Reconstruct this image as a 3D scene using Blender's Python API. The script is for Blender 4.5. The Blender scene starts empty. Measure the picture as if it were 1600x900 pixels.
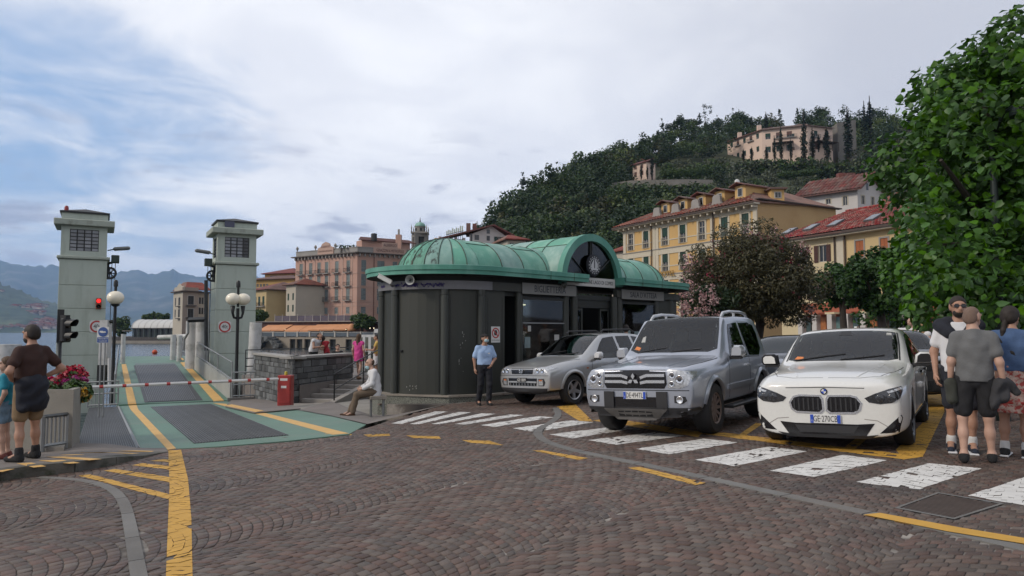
import bpy,bmesh,math,random
import numpy as np
from mathutils import Vector,Matrix,noise as mnoise
from mathutils.bvhtree import BVHTree
R=math.radians
PI=math.pi
rnd=random.Random(7)
nrs=np.random.RandomState(11)
scene=bpy.context.scene
COL=scene.collection
# camera
CAMZ,FPX,PITCH=1.5,1130.0,R(3.44)
cam_data=bpy.data.cameras.new("camera")
cam=bpy.data.objects.new("camera",cam_data)
COL.objects.link(cam)
cam.location=(0,0,CAMZ)
cam.rotation_euler=(R(90)+PITCH,0,0)
cam_data.sensor_width=36.0
cam_data.lens=36.0*FPX/1600.0
cam_data.clip_start,cam_data.clip_end=0.1,60000
scene.camera=cam
scene.view_settings.view_transform='Standard'
scene.view_settings.look='None'
scene.view_settings.exposure=0.3
scene.view_settings.gamma=1.0
scene.cycles.max_bounces=6
scene.cycles.volume_bounces=1
def ray(px,py):
 X,Z=(px-800)/FPX,(450-py)/FPX
 c,s=math.cos(PITCH),math.sin(PITCH)
 d=Vector((X,c-Z*s,s+Z*c))
 return d/d.y
def P(px,py,Y):
 d=ray(px,py)
 return Vector((d.x*Y,Y,CAMZ+d.z*Y))
GA,GB,GC=.033,-.014,.015
def plane_z(x,y):return GC+GA*x+GB*y
def G(px,py):
 d=ray(px,py)
 t=(CAMZ-GC)/(GA*d.x+GB-d.z)
 return Vector((d.x*t,t,CAMZ+d.z*t))
def HZ(px,py,z):
 d=ray(px,py)
 t=(z-CAMZ)/d.z
 return Vector((d.x*t,t,z))
 # sky and sun
SUN_EL,SUN_AZ=R(34),R(248)
world=bpy.data.worlds.new("World")
scene.world=world
world.use_nodes=True
wt=world.node_tree
wt.nodes.clear()
def wn(kind,**kw):
 n=wt.nodes.new(kind)
 for k,v in kw.items():setattr(n,k,v)
 return n
def wlink(a,b):wt.links.new(a,b)
def wmath(op,a,b=None,clamp=False):
 n=wn('ShaderNodeMath',operation=op);n.use_clamp=clamp
 for i,q in enumerate((a,b)):
  if q is None:continue
  if isinstance(q,(int,float)):n.inputs[i].default_value=q
  else:wlink(q,n.inputs[i])
 return n.outputs[0]
def wrange(v,a,b,c=0.0,d=1.0):
 n=wn('ShaderNodeMapRange',interpolation_type='SMOOTHSTEP')
 wlink(v,n.inputs[0])
 for i,q in enumerate((a,b,c,d)):n.inputs[i+1].default_value=q
 return n.outputs[0]
def wmix(f,a,b):
 n=wn('ShaderNodeMix',data_type='RGBA')
 if isinstance(f,(int,float)):n.inputs[0].default_value=f
 else:wlink(f,n.inputs[0])
 for i,q in((6,a),(7,b)):
  if isinstance(q,tuple):n.inputs[i].default_value=(*q,1)
  else:wlink(q,n.inputs[i])
 return n.outputs[2]
def wnoise(vec,scale,detail,rough,dist=0.0):
 n=wn('ShaderNodeTexNoise')
 wlink(vec,n.inputs['Vector'])
 n.inputs['Scale'].default_value=scale;n.inputs['Detail'].default_value=detail
 n.inputs['Roughness'].default_value=rough;n.inputs['Distortion'].default_value=dist
 return n.outputs['Fac']
sky=wn('ShaderNodeTexSky',sky_type='NISHITA',sun_disc=False,sun_elevation=SUN_EL,sun_rotation=SUN_AZ,altitude=200,air_density=1.0,dust_density=0.7,ozone_density=2.0)
tc=wn('ShaderNodeTexCoord')
sep=wn('ShaderNodeSeparateXYZ');wlink(tc.outputs['Generated'],sep.inputs[0])
zc=wmath('ADD',wmath('MAXIMUM',sep.outputs[2],0.0),0.16)
cmb=wn('ShaderNodeCombineXYZ')
wlink(wmath('DIVIDE',sep.outputs[0],zc),cmb.inputs[0])
wlink(wmath('DIVIDE',sep.outputs[1],zc),cmb.inputs[1])
flat=cmb.outputs[0]
def toward(px,py):
 d=ray(px,py).normalized()
 n=wn('ShaderNodeVectorMath',operation='DOT_PRODUCT')
 wlink(tc.outputs['Generated'],n.inputs[0]);n.inputs[1].default_value=d
 return n.outputs['Value']
n_big=wnoise(flat,0.9,6,.55,.4)
n_mid=wnoise(flat,2.3,7,.58,.6)
n_fine=wnoise(flat,5.5,7,.6,.3)
gap=wrange(toward(140,250),.955,.999)
gap2=wmath('MULTIPLY',wrange(toward(330,395),.972,.998),.55)
cover=wmath('ADD',wmath('MULTIPLY',n_big,.55),wmath('MULTIPLY',n_mid,.75))
cover=wmath('SUBTRACT',wmath('ADD',cover,.42),wmath('MULTIPLY',wmath('MAXIMUM',gap,gap2),.50))
cmask=wrange(cover,.40,.80)
bright=wrange(toward(470,300),.72,.995)
shade=wrange(wmath('ADD',wmath('MULTIPLY',n_big,.5),wmath('MULTIPLY',n_mid,.5)),.38,.66)
base=wmix(bright,(5.7,5.8,6.2),(8.3,8.35,8.6))
dim=wmix(bright,(4.9,5.0,5.5),(6.8,6.95,7.5))
ccol=wmix(shade,dim,base)
blue=wmix(.62,sky.outputs[0],(2.9,4.3,6.6))
col=wmix(cmask,blue,ccol)
st=wn('ShaderNodeCombineXYZ')
az=wmath('ARCTAN2',sep.outputs[0],sep.outputs[1])
wlink(wmath('MULTIPLY',az,7.0),st.inputs[0]);wlink(wmath('MULTIPLY',sep.outputs[2],26.0),st.inputs[1])
n_low=wnoise(st.outputs[0],1.0,6,.55,.2)
band=wmath('MULTIPLY',wrange(sep.outputs[2],.03,.09),wrange(sep.outputs[2],.30,.17))
lowm=wmath('MULTIPLY',wrange(n_low,.53,.65),band)
col=wmix(wmath('MULTIPLY',lowm,.8),col,(3.3,3.5,4.4))
hor=wrange(sep.outputs[2],.16,.0)
col=wmix(wmath('MULTIPLY',hor,.45),col,(6.0,6.3,7.0))
bg=wn('ShaderNodeBackground');bg.inputs[1].default_value=0.11
wlink(col,bg.inputs[0])
wo=wn('ShaderNodeOutputWorld');wlink(bg.outputs[0],wo.inputs[0])
sun_data=bpy.data.lights.new("sun",'SUN')
sun_data.energy,sun_data.angle,sun_data.color=1.7,R(12),(1.0,.90,.78)
sun=bpy.data.objects.new("sun",sun_data)
COL.objects.link(sun)
sd=Vector((math.sin(SUN_AZ)*math.cos(SUN_EL),math.cos(SUN_AZ)*math.cos(SUN_EL),math.sin(SUN_EL)))
sun.rotation_euler=sd.to_track_quat('Z','Y').to_euler()
sun.location=(-30,-10,40)
# materials
MATS={}
def mat(name,col,rough=.6,metal=0.0,var=.12,scale=3.0,bump=0.0,bscale=40.0,rand=0.0,coat=0.0,spec=.5,tint=None,tscale=1.0,tcut=(.5,.65),emit=0.0,stretch=None,alpha=1.0,trans=0.0):
 if name in MATS:return MATS[name]
 m=bpy.data.materials.new(name);m.use_nodes=True
 nt=m.node_tree;N=nt.nodes;L=nt.links
 b=N['Principled BSDF']
 b.inputs['Roughness'].default_value=rough;b.inputs['Metallic'].default_value=metal
 b.inputs['Specular IOR Level'].default_value=spec
 if coat:b.inputs['Coat Weight'].default_value=coat;b.inputs['Coat Roughness'].default_value=.05
 if trans:b.inputs['Transmission Weight'].default_value=trans
 if alpha<1:b.inputs['Alpha'].default_value=alpha
 t=N.new('ShaderNodeTexCoord');vec=t.outputs['Object']
 if stretch:
  mp=N.new('ShaderNodeMapping');mp.inputs['Scale'].default_value=stretch
  L.new(vec,mp.inputs[0]);vec=mp.outputs[0]
 def nz(s,d=5,r=.6):
  n=N.new('ShaderNodeTexNoise');L.new(vec,n.inputs['Vector'])
  n.inputs['Scale'].default_value=s;n.inputs['Detail'].default_value=d;n.inputs['Roughness'].default_value=r
  return n.outputs['Fac']
 def rng(v,a,b_,c,d):
  n=N.new('ShaderNodeMapRange');L.new(v,n.inputs[0])
  for i,q in enumerate((a,b_,c,d)):n.inputs[i+1].default_value=q
  return n.outputs[0]
 c=None
 if tint:
  mx=N.new('ShaderNodeMix');mx.data_type='RGBA'
  L.new(rng(nz(tscale,6,.65),tcut[0],tcut[1],0,1),mx.inputs[0])
  mx.inputs[6].default_value=(*col,1);mx.inputs[7].default_value=(*tint,1)
  c=mx.outputs[2]
 val=None
 if var:val=rng(nz(scale),.3,.7,1-var,1+var)
 if rand:
  oi=N.new('ShaderNodeObjectInfo');ge=N.new('ShaderNodeNewGeometry')
  ad=N.new('ShaderNodeMath');ad.operation='ADD'
  L.new(oi.outputs['Random'],ad.inputs[0]);L.new(ge.outputs['Random Per Island'],ad.inputs[1])
  fr=N.new('ShaderNodeMath');fr.operation='FRACT';L.new(ad.outputs[0],fr.inputs[0])
  rv=rng(fr.outputs[0],0,1,1-rand,1+rand)
  if val is None:val=rv
  else:
   mm=N.new('ShaderNodeMath');mm.operation='MULTIPLY'
   L.new(val,mm.inputs[0]);L.new(rv,mm.inputs[1]);val=mm.outputs[0]
 if val is not None:
  hs=N.new('ShaderNodeHueSaturation');L.new(val,hs.inputs['Value'])
  if rand:
   f2=N.new('ShaderNodeMath');f2.operation='MULTIPLY';L.new(fr.outputs[0],f2.inputs[0]);f2.inputs[1].default_value=7.31
   f3=N.new('ShaderNodeMath');f3.operation='FRACT';L.new(f2.outputs[0],f3.inputs[0])
   L.new(rng(f3.outputs[0],0,1,.485,.515),hs.inputs['Hue'])
   L.new(rng(f3.outputs[0],0,1,1.25,.7),hs.inputs['Saturation'])
  if c is None:hs.inputs['Color'].default_value=(*col,1)
  else:L.new(c,hs.inputs['Color'])
  c=hs.outputs[0]
 if c is None:b.inputs['Base Color'].default_value=(*col,1)
 else:L.new(c,b.inputs['Base Color'])
 if bump:
  bp=N.new('ShaderNodeBump');bp.inputs['Strength'].default_value=bump;bp.inputs['Distance'].default_value=.02
  L.new(nz(bscale,6,.6),bp.inputs['Height']);L.new(bp.outputs[0],b.inputs['Normal'])
 if emit:
  b.inputs['Emission Color'].default_value=(*col,1);b.inputs['Emission Strength'].default_value=emit
 MATS[name]=m
 return m
 # mesh building
ROOTM={}
class MB:
 def __init__(s):s.v,s.f,s.m=[],[],[]
 def add(s,vs,fs,m=0,M=None):
  n=len(s.v)
  s.v.extend([tuple(M@Vector(v))for v in vs]if M is not None else[tuple(v)for v in vs])
  s.f.extend([tuple(i+n for i in f)for f in fs]);s.m.extend([m]*len(fs));return s
 def box(s,x0,y0,z0,x1,y1,z1,m=0,M=None):
  vs=[(x0,y0,z0),(x1,y0,z0),(x1,y1,z0),(x0,y1,z0),(x0,y0,z1),(x1,y0,z1),(x1,y1,z1),(x0,y1,z1)]
  return s.add(vs,[(0,3,2,1),(4,5,6,7),(0,1,5,4),(1,2,6,5),(2,3,7,6),(3,0,4,7)],m,M)
 def bbox(s,x0,y0,z0,x1,y1,z1,b=.01,m=0,M=None):
  vs,idx=[],{}
  for i,x in enumerate((x0,x1)):
   for j,y in enumerate((y0,y1)):
    for k,z in enumerate((z0,z1)):
     sx,sy,sz=(1-2*i)*b,(1-2*j)*b,(1-2*k)*b
     idx[i,j,k,0]=len(vs);vs.append((x,y+sy,z+sz))
     idx[i,j,k,1]=len(vs);vs.append((x+sx,y,z+sz))
     idx[i,j,k,2]=len(vs);vs.append((x+sx,y+sy,z))
  bm=bmesh.new();bv=[bm.verts.new(v)for v in vs]
  bmesh.ops.convex_hull(bm,input=bv)
  bm.verts.index_update()
  V=[tuple(v.co)for v in bm.verts];F=[tuple(q.index for q in f.verts)for f in bm.faces]
  bm.free()
  return s.add(V,F,m,M)
 def prism(s,poly,z0,z1,m=0,M=None,top=None):
  n=len(poly)
  vs=[(p[0],p[1],z0)for p in poly]+[(p[0],p[1],z1)for p in poly]
  fs=[tuple(range(n-1,-1,-1))]
  fs+=[(i,(i+1)%n,n+(i+1)%n,n+i)for i in range(n)]
  s.add(vs,fs,m,M)
  return s.add(vs[n:],[tuple(range(n))],m if top is None else top,M)
 def quad(s,a,b,c,d,m=0,M=None):return s.add([a,b,c,d],[(0,1,2,3)],m,M)
 def lathe(s,prof,n=16,m=0,M=None,a0=0,a1=2*PI,cap=True):
  full=abs(a1-a0-2*PI)<1e-6
  k=n if full else n+1
  vs=[(r*math.cos(a0+(a1-a0)*i/n),r*math.sin(a0+(a1-a0)*i/n),z)for r,z in prof for i in range(k)]
  fs=[]
  for j in range(len(prof)-1):
   for i in range(n):
    i2=(i+1)%k
    fs.append((j*k+i,j*k+i2,(j+1)*k+i2,(j+1)*k+i))
  ringy=not cap or abs(prof[0][0]-prof[-1][0])<1e-6 and abs(prof[0][1]-prof[-1][1])<.02
  if full and not ringy and prof[0][0]>1e-4:fs.append(tuple(range(k-1,-1,-1)))
  if full and not ringy and prof[-1][0]>1e-4:fs.append(tuple((len(prof)-1)*k+i for i in range(k)))
  return s.add(vs,fs,m,M)
 def cyl(s,p,q,r,n=10,m=0,r2=None):return s.tube([p,q],[r,r if r2 is None else r2],n,m)
 def tube(s,pts,r,n=8,m=0,cap=True):
  pts=[Vector(p)for p in pts]
  rs=r if isinstance(r,(list,tuple))else[r]*len(pts)
  d0=(pts[1]-pts[0]).normalized()
  up=Vector((0,0,1))if abs(d0.z)<.9 else Vector((1,0,0))
  a=d0.cross(up).normalized()
  vs,fs=[],[]
  for i,p in enumerate(pts):
   if i==0:d=pts[1]-pts[0]
   elif i==len(pts)-1:d=pts[-1]-pts[-2]
   else:d=(pts[i+1]-p).normalized()+(p-pts[i-1]).normalized()
   d=d.normalized()if d.length>1e-9 else d0
   a=(a-d*a.dot(d)).normalized();b=d.cross(a)
   for k in range(n):
    t=2*PI*k/n
    vs.append(p+(a*math.cos(t)+b*math.sin(t))*rs[i])
  for i in range(len(pts)-1):
   for k in range(n):
    k2=(k+1)%n
    fs.append((i*n+k,i*n+k2,(i+1)*n+k2,(i+1)*n+k))
  if cap:fs+=[tuple(range(n-1,-1,-1)),tuple((len(pts)-1)*n+k for k in range(n))]
  return s.add(vs,fs,m)
 def ball(s,c,r,nu=12,nv=8,m=0,M=None):
  r=r if isinstance(r,(list,tuple))else(r,r,r)
  vs=[(c[0],c[1],c[2]-r[2])]
  for j in range(1,nv):
   t=-PI/2+PI*j/nv
   for i in range(nu):
    a=2*PI*i/nu
    vs.append((c[0]+r[0]*math.cos(t)*math.cos(a),c[1]+r[1]*math.cos(t)*math.sin(a),c[2]+r[2]*math.sin(t)))
  vs.append((c[0],c[1],c[2]+r[2]))
  fs=[(0,1+(i+1)%nu,1+i)for i in range(nu)]
  for j in range(nv-2):
   for i in range(nu):
    i2=(i+1)%nu
    fs.append((1+j*nu+i,1+j*nu+i2,1+(j+1)*nu+i2,1+(j+1)*nu+i))
  e=len(vs)-1
  fs+=[(1+(nv-2)*nu+i,1+(nv-2)*nu+(i+1)%nu,e)for i in range(nu)]
  return s.add(vs,fs,m,M)
 def build(s,name,mats,parent=None,smooth=False,world=False,**tags):
  if not isinstance(mats,(list,tuple)):mats=[mats]
  vs=s.v
  if world and parent is not None:
   Mi=ROOTM[parent.name].inverted();vs=[tuple(Mi@Vector(v))for v in vs]
  me=bpy.data.meshes.new(name)
  me.from_pydata(vs,[],s.f)
  for q in mats:me.materials.append(q)
  if len(mats)>1:me.polygons.foreach_set('material_index',s.m)
  if smooth=='auto':auto_smooth(me)
  elif smooth:me.polygons.foreach_set('use_smooth',[True]*len(me.polygons))
  return link(name,me,parent,**tags)
def auto_smooth(me,ang=40):
 me.polygons.foreach_set('use_smooth',[True]*len(me.polygons))
 bm=bmesh.new();bm.from_mesh(me)
 for e in bm.edges:
  if len(e.link_faces)==2 and e.calc_face_angle(0)>R(ang):e.smooth=False
 bm.to_mesh(me);bm.free()
def tag(o,label=None,cat=None,group=None,kind=None):
 if label:o['label']=label
 if cat:o['category']=cat
 if group:o['group']=group
 if kind:o['kind']=kind
 return o
def link(name,me,parent=None,loc=None,rot=None,scl=None,**tags):
 o=bpy.data.objects.new(name,me);COL.objects.link(o)
 if parent is not None:
  o.parent=parent
  ROOTM[o.name]=ROOTM[parent.name]
 else:ROOTM[o.name]=Matrix.Identity(4)
 if loc is not None:o.location=loc
 if rot is not None:o.rotation_euler=rot
 if scl is not None:o.scale=scl
 return tag(o,**tags)
def thing(name,label,cat,loc=(0,0,0),rz=0.0,group=None,rot=None):
 o=bpy.data.objects.new(name,None);COL.objects.link(o)
 o.empty_display_size=.3
 M=Matrix.Translation(Vector(loc))@(rot.to_4x4()if rot is not None else Matrix.Rotation(rz,4,'Z'))
 o.matrix_basis=M
 ROOTM[o.name]=M
 return tag(o,label,cat,group)
def np_mesh(name,V,F,mats,parent=None,smooth=False,midx=None,**tags):
 me=bpy.data.meshes.new(name)
 V=np.ascontiguousarray(V,dtype=np.float32);F=np.ascontiguousarray(F,dtype=np.int32)
 k=F.shape[1]
 me.vertices.add(len(V));me.vertices.foreach_set('co',V.ravel())
 me.loops.add(F.size);me.loops.foreach_set('vertex_index',F.ravel())
 me.polygons.add(len(F));me.polygons.foreach_set('loop_start',np.arange(0,F.size,k,dtype=np.int32))
 for q in(mats if isinstance(mats,(list,tuple))else[mats]):me.materials.append(q)
 if midx is not None:me.polygons.foreach_set('material_index',np.ascontiguousarray(midx,dtype=np.int32))
 if smooth:me.polygons.foreach_set('use_smooth',np.ones(len(F),dtype=bool))
 me.update(calc_edges=True)
 return link(name,me,parent,**tags)
def copy_tree(o,parent=None,matrix=None):
 c=o.copy();COL.objects.link(c)
 if parent is not None:c.parent=parent
 if matrix is not None:c.matrix_basis=matrix;ROOTM[c.name]=matrix
 else:ROOTM[c.name]=ROOTM.get(parent.name,Matrix.Identity(4))if parent else Matrix.Identity(4)
 for ch in list(o.children):copy_tree(ch,c)
 return c
def text_mesh(name,body,size,M,material,parent,extrude=.004,align='CENTER',sx=1.0):
 cu=bpy.data.curves.new(name,'FONT');cu.body=body;cu.size=size;cu.extrude=extrude
 cu.align_x=align;cu.align_y='CENTER';cu.resolution_u=2
 ob=bpy.data.objects.new(name,cu);COL.objects.link(ob)
 dg=bpy.context.evaluated_depsgraph_get()
 me=bpy.data.meshes.new_from_object(ob.evaluated_get(dg))
 bpy.data.objects.remove(ob);bpy.data.curves.remove(cu)
 me.transform(M@Matrix.Diagonal((sx,1,1,1)))
 me.materials.clear();me.materials.append(material)
 return link(name,me,parent)
def frame_xz(o,xdir,zdir=Vector((0,0,1))):
 x=Vector(xdir).normalized();y=Vector(zdir).normalized();z=x.cross(y).normalized()
 M=Matrix.Identity(4)
 for i in range(3):M[i][0],M[i][1],M[i][2],M[i][3]=x[i],y[i],z[i],o[i]
 return M
def basis(o,x,y,z=Vector((0,0,1))):
 M=Matrix.Identity(4)
 for i in range(3):M[i][0],M[i][1],M[i][2],M[i][3]=x[i],y[i],z[i],o[i]
 return M
 # ground, lake, mountains
WATER_Z=-2.2
AXD=Vector((-.48,.877,0)).normalized()
AXR=Vector((AXD.y,-AXD.x,0))
apA,apB=G(262,702),G(560,672)
apH=P(275,628,29.0)
_n=(apB-apA).cross(apH-apA).normalized()
def apron_z(x,y):return apA.z-(_n.x*(x-apA.x)+_n.y*(y-apA.y))/_n.z
def AP(px,py,lift=0.0):
 d=ray(px,py);o=Vector((0,0,CAMZ))
 t=(apA+Vector((0,0,lift))-o).dot(_n)/d.dot(_n)
 return o+d*t
def sstep(a,b,x):
 t=min(1,max(0,(x-a)/(b-a)));return t*t*(3-2*t)
def gz(x,y):
 t=sstep(24,45,y)
 far=-.25+.012*max(0,x-5)
 return plane_z(x,min(y,45))*(1-t)+far*t
def in_poly(px,py,poly):
 c=np.zeros(np.shape(px),dtype=bool);n=len(poly);j=n-1
 for i in range(n):
  xi,yi,xj,yj=poly[i][0],poly[i][1],poly[j][0],poly[j][1]
  if yi!=yj:
   c^=((yi>py)!=(yj>py))&(px<(xj-xi)*(py-yi)/(yj-yi)+xi)
  j=i
 return c
def cut_sheet(poly,zf,step,skirt=None):
 """A polygon laid as a sheet, cut into a grid so it can follow zf(x, y)."""
 bm=bmesh.new()
 f=bm.faces.new([bm.verts.new((p[0],p[1],0))for p in poly])
 if f.normal.z<0:f.normal_flip()
 xs=[p[0]for p in poly];ys=[p[1]for p in poly]
 for ax,lo,hi in((0,min(xs),max(xs)),(1,min(ys),max(ys))):
  q=lo+step
  while q<hi:
   co=[0,0,0];no=[0,0,0];co[ax]=q;no[ax]=1
   bmesh.ops.bisect_plane(bm,geom=bm.verts[:]+bm.edges[:]+bm.faces[:],plane_co=co,plane_no=no,dist=1e-5);q+=step
 bmesh.ops.triangulate(bm,faces=[f for f in bm.faces if len(f.verts)>4])
 for v in bm.verts:v.co.z=zf(v.co.x,v.co.y)
 if skirt is not None:
  be=[e for e in bm.edges if e.is_boundary]
  r=bmesh.ops.extrude_edge_only(bm,edges=be)
  for v in[g for g in r['geom']if isinstance(g,bmesh.types.BMVert)]:v.co.z=skirt
 bmesh.ops.recalc_face_normals(bm,faces=bm.faces[:])
 up=sum(f.normal.z*f.calc_area()for f in bm.faces)
 if up<0:
  for f in bm.faces:f.normal_flip()
 bm.verts.index_update()
 mb=MB();mb.add([tuple(v.co)for v in bm.verts],[tuple(v.index for v in f.verts)for f in bm.faces]);bm.free()
 return mb
m_mortar=mat('joint_mortar',(.085,.074,.065),.95,var=.25,scale=1.3,tint=(.29,.265,.235),tscale=.9,tcut=(.49,.62))
m_cobble=mat('porphyry',(.110,.078,.062),.62,var=.22,scale=.22,tint=(.066,.052,.046),tscale=.45,tcut=(.5,.66),rand=.30,bump=.35,bscale=60,spec=.4)
m_asphalt=mat('asphalt',(.075,.068,.066),.85,var=.2,scale=.4,bump=.3,bscale=30)
m_kerb=mat('kerb_granite',(.145,.138,.127),.8,var=.15,scale=2.5,bump=.3,bscale=80,rand=.1)
m_white=mat('white_road_paint',(.62,.61,.58),.7,var=.10,scale=4,tint=(.34,.32,.30),tscale=9,tcut=(.60,.72))
m_yellow=mat('yellow_road_paint',(.52,.29,.045),.7,var=.12,scale=3,tint=(.28,.17,.06),tscale=8,tcut=(.60,.74))
m_yellow2=mat('yellow_ramp_paint',(.60,.36,.11),.65,var=.10,scale=3,tint=(.42,.28,.13),tscale=6,tcut=(.55,.75))
m_green=mat('green_deck_paint',(.090,.180,.128),.55,var=.10,scale=.7,tint=(.12,.17,.13),tscale=.9,tcut=(.5,.72),bump=.2,bscale=50)
m_concrete=mat('concrete',(.24,.225,.20),.85,var=.14,scale=1.2,tint=(.15,.14,.125),tscale=1.5,tcut=(.5,.75),bump=.3,bscale=60)
m_paving=mat('stone_paving',(.17,.15,.135),.8,var=.15,scale=1.4,bump=.35,bscale=45)
m_steel=mat('galvanised_steel',(.28,.29,.29),.45,.6,var=.1)
m_grate=mat('dark_grating',(.060,.062,.064),.55,.5,var=.15,scale=2)
m_grate2=mat('grating_bar',(.105,.108,.11),.5,.5,var=.15,scale=2,rand=.15)
m_blackm=mat('black_metal',(.012,.013,.013),.4,.2,var=.0)
m_rust=mat('rusty_iron',(.085,.062,.052),.7,.3,var=.2,scale=6)
mw=bpy.data.materials.new('lake_water');mw.use_nodes=True
nt=mw.node_tree;b=nt.nodes['Principled BSDF']
b.inputs['Base Color'].default_value=(.018,.032,.040,1);b.inputs['Roughness'].default_value=.16;b.inputs['IOR'].default_value=1.33
t=nt.nodes.new('ShaderNodeTexCoord');mp=nt.nodes.new('ShaderNodeMapping');mp.inputs['Scale'].default_value=(1,2.2,1)
nt.links.new(t.outputs['Object'],mp.inputs[0])
hs=[]
for sc_,dt in((.9,4),(.12,3)):
 nz=nt.nodes.new('ShaderNodeTexNoise');nz.inputs['Scale'].default_value=sc_;nz.inputs['Detail'].default_value=dt
 nt.links.new(mp.outputs[0],nz.inputs['Vector']);hs.append(nz.outputs['Fac'])
ad=nt.nodes.new('ShaderNodeMath');ad.operation='MULTIPLY_ADD';nt.links.new(hs[1],ad.inputs[0]);ad.inputs[1].default_value=3.0;nt.links.new(hs[0],ad.inputs[2])
bp=nt.nodes.new('ShaderNodeBump');bp.inputs['Strength'].default_value=.5;bp.inputs['Distance'].default_value=.25
nt.links.new(ad.outputs[0],bp.inputs['Height']);nt.links.new(bp.outputs[0],b.inputs['Normal'])
mb=MB();mb.quad((-14000,-300,WATER_Z-.02),(9000,-300,WATER_Z-.02),(9000,12000,WATER_Z-.02),(-14000,12000,WATER_Z-.02))
mb.build('lake',mw,kind='structure')
L0=AP(114,707)
hingeL,hingeR=AP(183,633),AP(362,625.5)
plA,plB=Vector((-1.62,17.85,-.29)),Vector((-3.35,18.35,-.575))
wall_c,wall_l,wall_r=P(457,557,23.5),P(397,551,27.8),P(552,551.5,27.6)
land=[(-16,-60),(-16,8.6),(-9.2,11.9),(L0.x,L0.y),(apA.x,apA.y),(apB.x,apB.y),(plA.x,plA.y),(-3.2,18.6),(-3.4,21.5),(-4.6,26.0),(-6.5,27.9),(-9.7,28.6),(-11.2,30),(-9.5,33),(-4,40),(0,60),(-6,110),(-23,150),(-27,153.5),(-57,164),(-70,182),(-100,226),(-140,232),(-160,330),(-120,460),(40,900),(60,6000),(9000,6000),(9000,-60)]
cut_sheet(land,lambda x,y:gz(x,y)-.016,3.0 if False else 60.0).build('tmp',m_asphalt)
bpy.data.objects.remove(bpy.data.objects['tmp'])
near=[p for p in land[:13]]+[(-9.5,33),(-4,40),(40,40),(40,-10),(-16,-10)]
near[0]=(-16,-10);near=near[:-1]
cut_sheet(near,lambda x,y:gz(x,y)-.0075,2.0,skirt=-3.2).build('ground',m_mortar,kind='structure')
farl=[(-4,40.0)]+land[15:]+[(9000,-10),(40,-10),(40,40)]
cut_sheet(farl,lambda x,y:gz(x,y)-.02,150.0,skirt=-3.2).build('town_ground',m_asphalt,kind='structure')
back=[(-16,-60),(-16,-10),(9000,-10),(9000,-60)]
cut_sheet(back,lambda x,y:gz(x,y)-.02,400.0).build('street_ground',m_asphalt,kind='structure')
# painted markings (outlines on the paving)
WHITE=[[(611,661.8),(628,662.2),(700,643.2),(680,643)],[(640,662.5),(654,663),(736,644.5),(716,643.8)],[(674,662.5),(687,663),(775,646.8),(752.5,646)],[(710,662.5),(727.5,663.3),(819,648.8),(796,647.8)],[(750,664.5),(775,667),(866,652),(840,650.5)],[(801,669.5),(837,675),(927,660),(892,657)],[(858,679),(894,685),(990.6,670),(950,668)],[(919,688),(962.5,695),(1069,681),(1023,675.5)],[(994,701.5),(1045,710),(1153,691.5),(1098,685.6)],[(1086,718.4),(1147,728.7),(1261,705.5),(1203,698)],[(1202.5,735.6),(1272,745.5),(1386,719.5),(1317,711)],[(1337.5,753.6),(1435,765),(1534,732),(1452,724)],[(1512,774.5),(1640,797),(1720,762),(1600,746)]]
YELLOW=[[(495,675.2),(548,677),(550,679.8),(503,678.6)],[(568,679.4),(608,678.2),(610,681),(575,682.4)],[(634,680.5),(686,682),(689,685.7),(647,684.5)],[(722,687.5),(765,689),(787,695.8),(735,692)],[(831,703.7),(847,703.7),(919,716),(903,718.9)],[(981,731),(1000,729.6),(1103,755),(1087,758.4)],[(1349,805.7),(1375,803),(1500,826),(1480,832)],[(1480,832),(1500,826),(1640,849),(1640,858)],[(263,704),(283,703),(294,750),(265,760)],[(265,760),(294,750),(299,810),(262,830)],[(262,830),(299,810),(301,905),(259,905)],[(122.7,743.4),(141.6,741.5),(270,774),(270,782)],[(162,735.5),(179,733),(269,746),(269,754.5)],[(206,727),(223,724),(269,729),(269,734.5)],[(234,720),(255,717.5),(268,718.5),(268,722.5)],[(870,636),(897,630),(927,659),(905,658)],[(1085,676.5),(1130,676),(1412,710),(1412,718)],[(925,657),(960,654),(1100,676),(1090,683)],[(1412,718),(1400,703),(1452,650),(1475,640)],[(1412,718),(1475,640),(1476,643),(1442,714)],[(1452,650),(1448,600),(1472,598),(1475,641)],[(1148,684),(1160,684),(1192,662),(1181,661)],[(1318,700),(1336,702),(1408,640),(1396,640)]]
def ground_poly(pts):
 q=[G(*p)for p in pts];q=[(p.x,p.y)for p in q]
 a=sum(q[i-1][0]*q[i][1]-q[i][0]*q[i-1][1]for i in range(len(q)))
 return q if a>0 else q[::-1]
WHITE=[ground_poly(p)for p in WHITE];YELLOW=[ground_poly(p)for p in YELLOW]
def strip_outline(px,w):
 c=[Vector((*G(*p)[:2],))for p in px]
 out,acc=[],0
 pts=[c[0]]
 for a_,b_ in zip(c[:-1],c[1:]):
  n=max(1,int((b_-a_).length/.25))
  pts+=[a_+(b_-a_)*(i+1)/n for i in range(n)]
 for it in range(3):pts=[pts[0]]+[(pts[i-1]+pts[i]*2+pts[i+1])/4 for i in range(1,len(pts)-1)]+[pts[-1]]
 L_,R_=[],[]
 for i,p in enumerate(pts):
  d=(pts[min(i+1,len(pts)-1)]-pts[max(0,i-1)]).normalized();nrm=Vector((-d.y,d.x))
  L_.append(p+nrm*w/2);R_.append(p-nrm*w/2)
 return L_,R_
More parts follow.
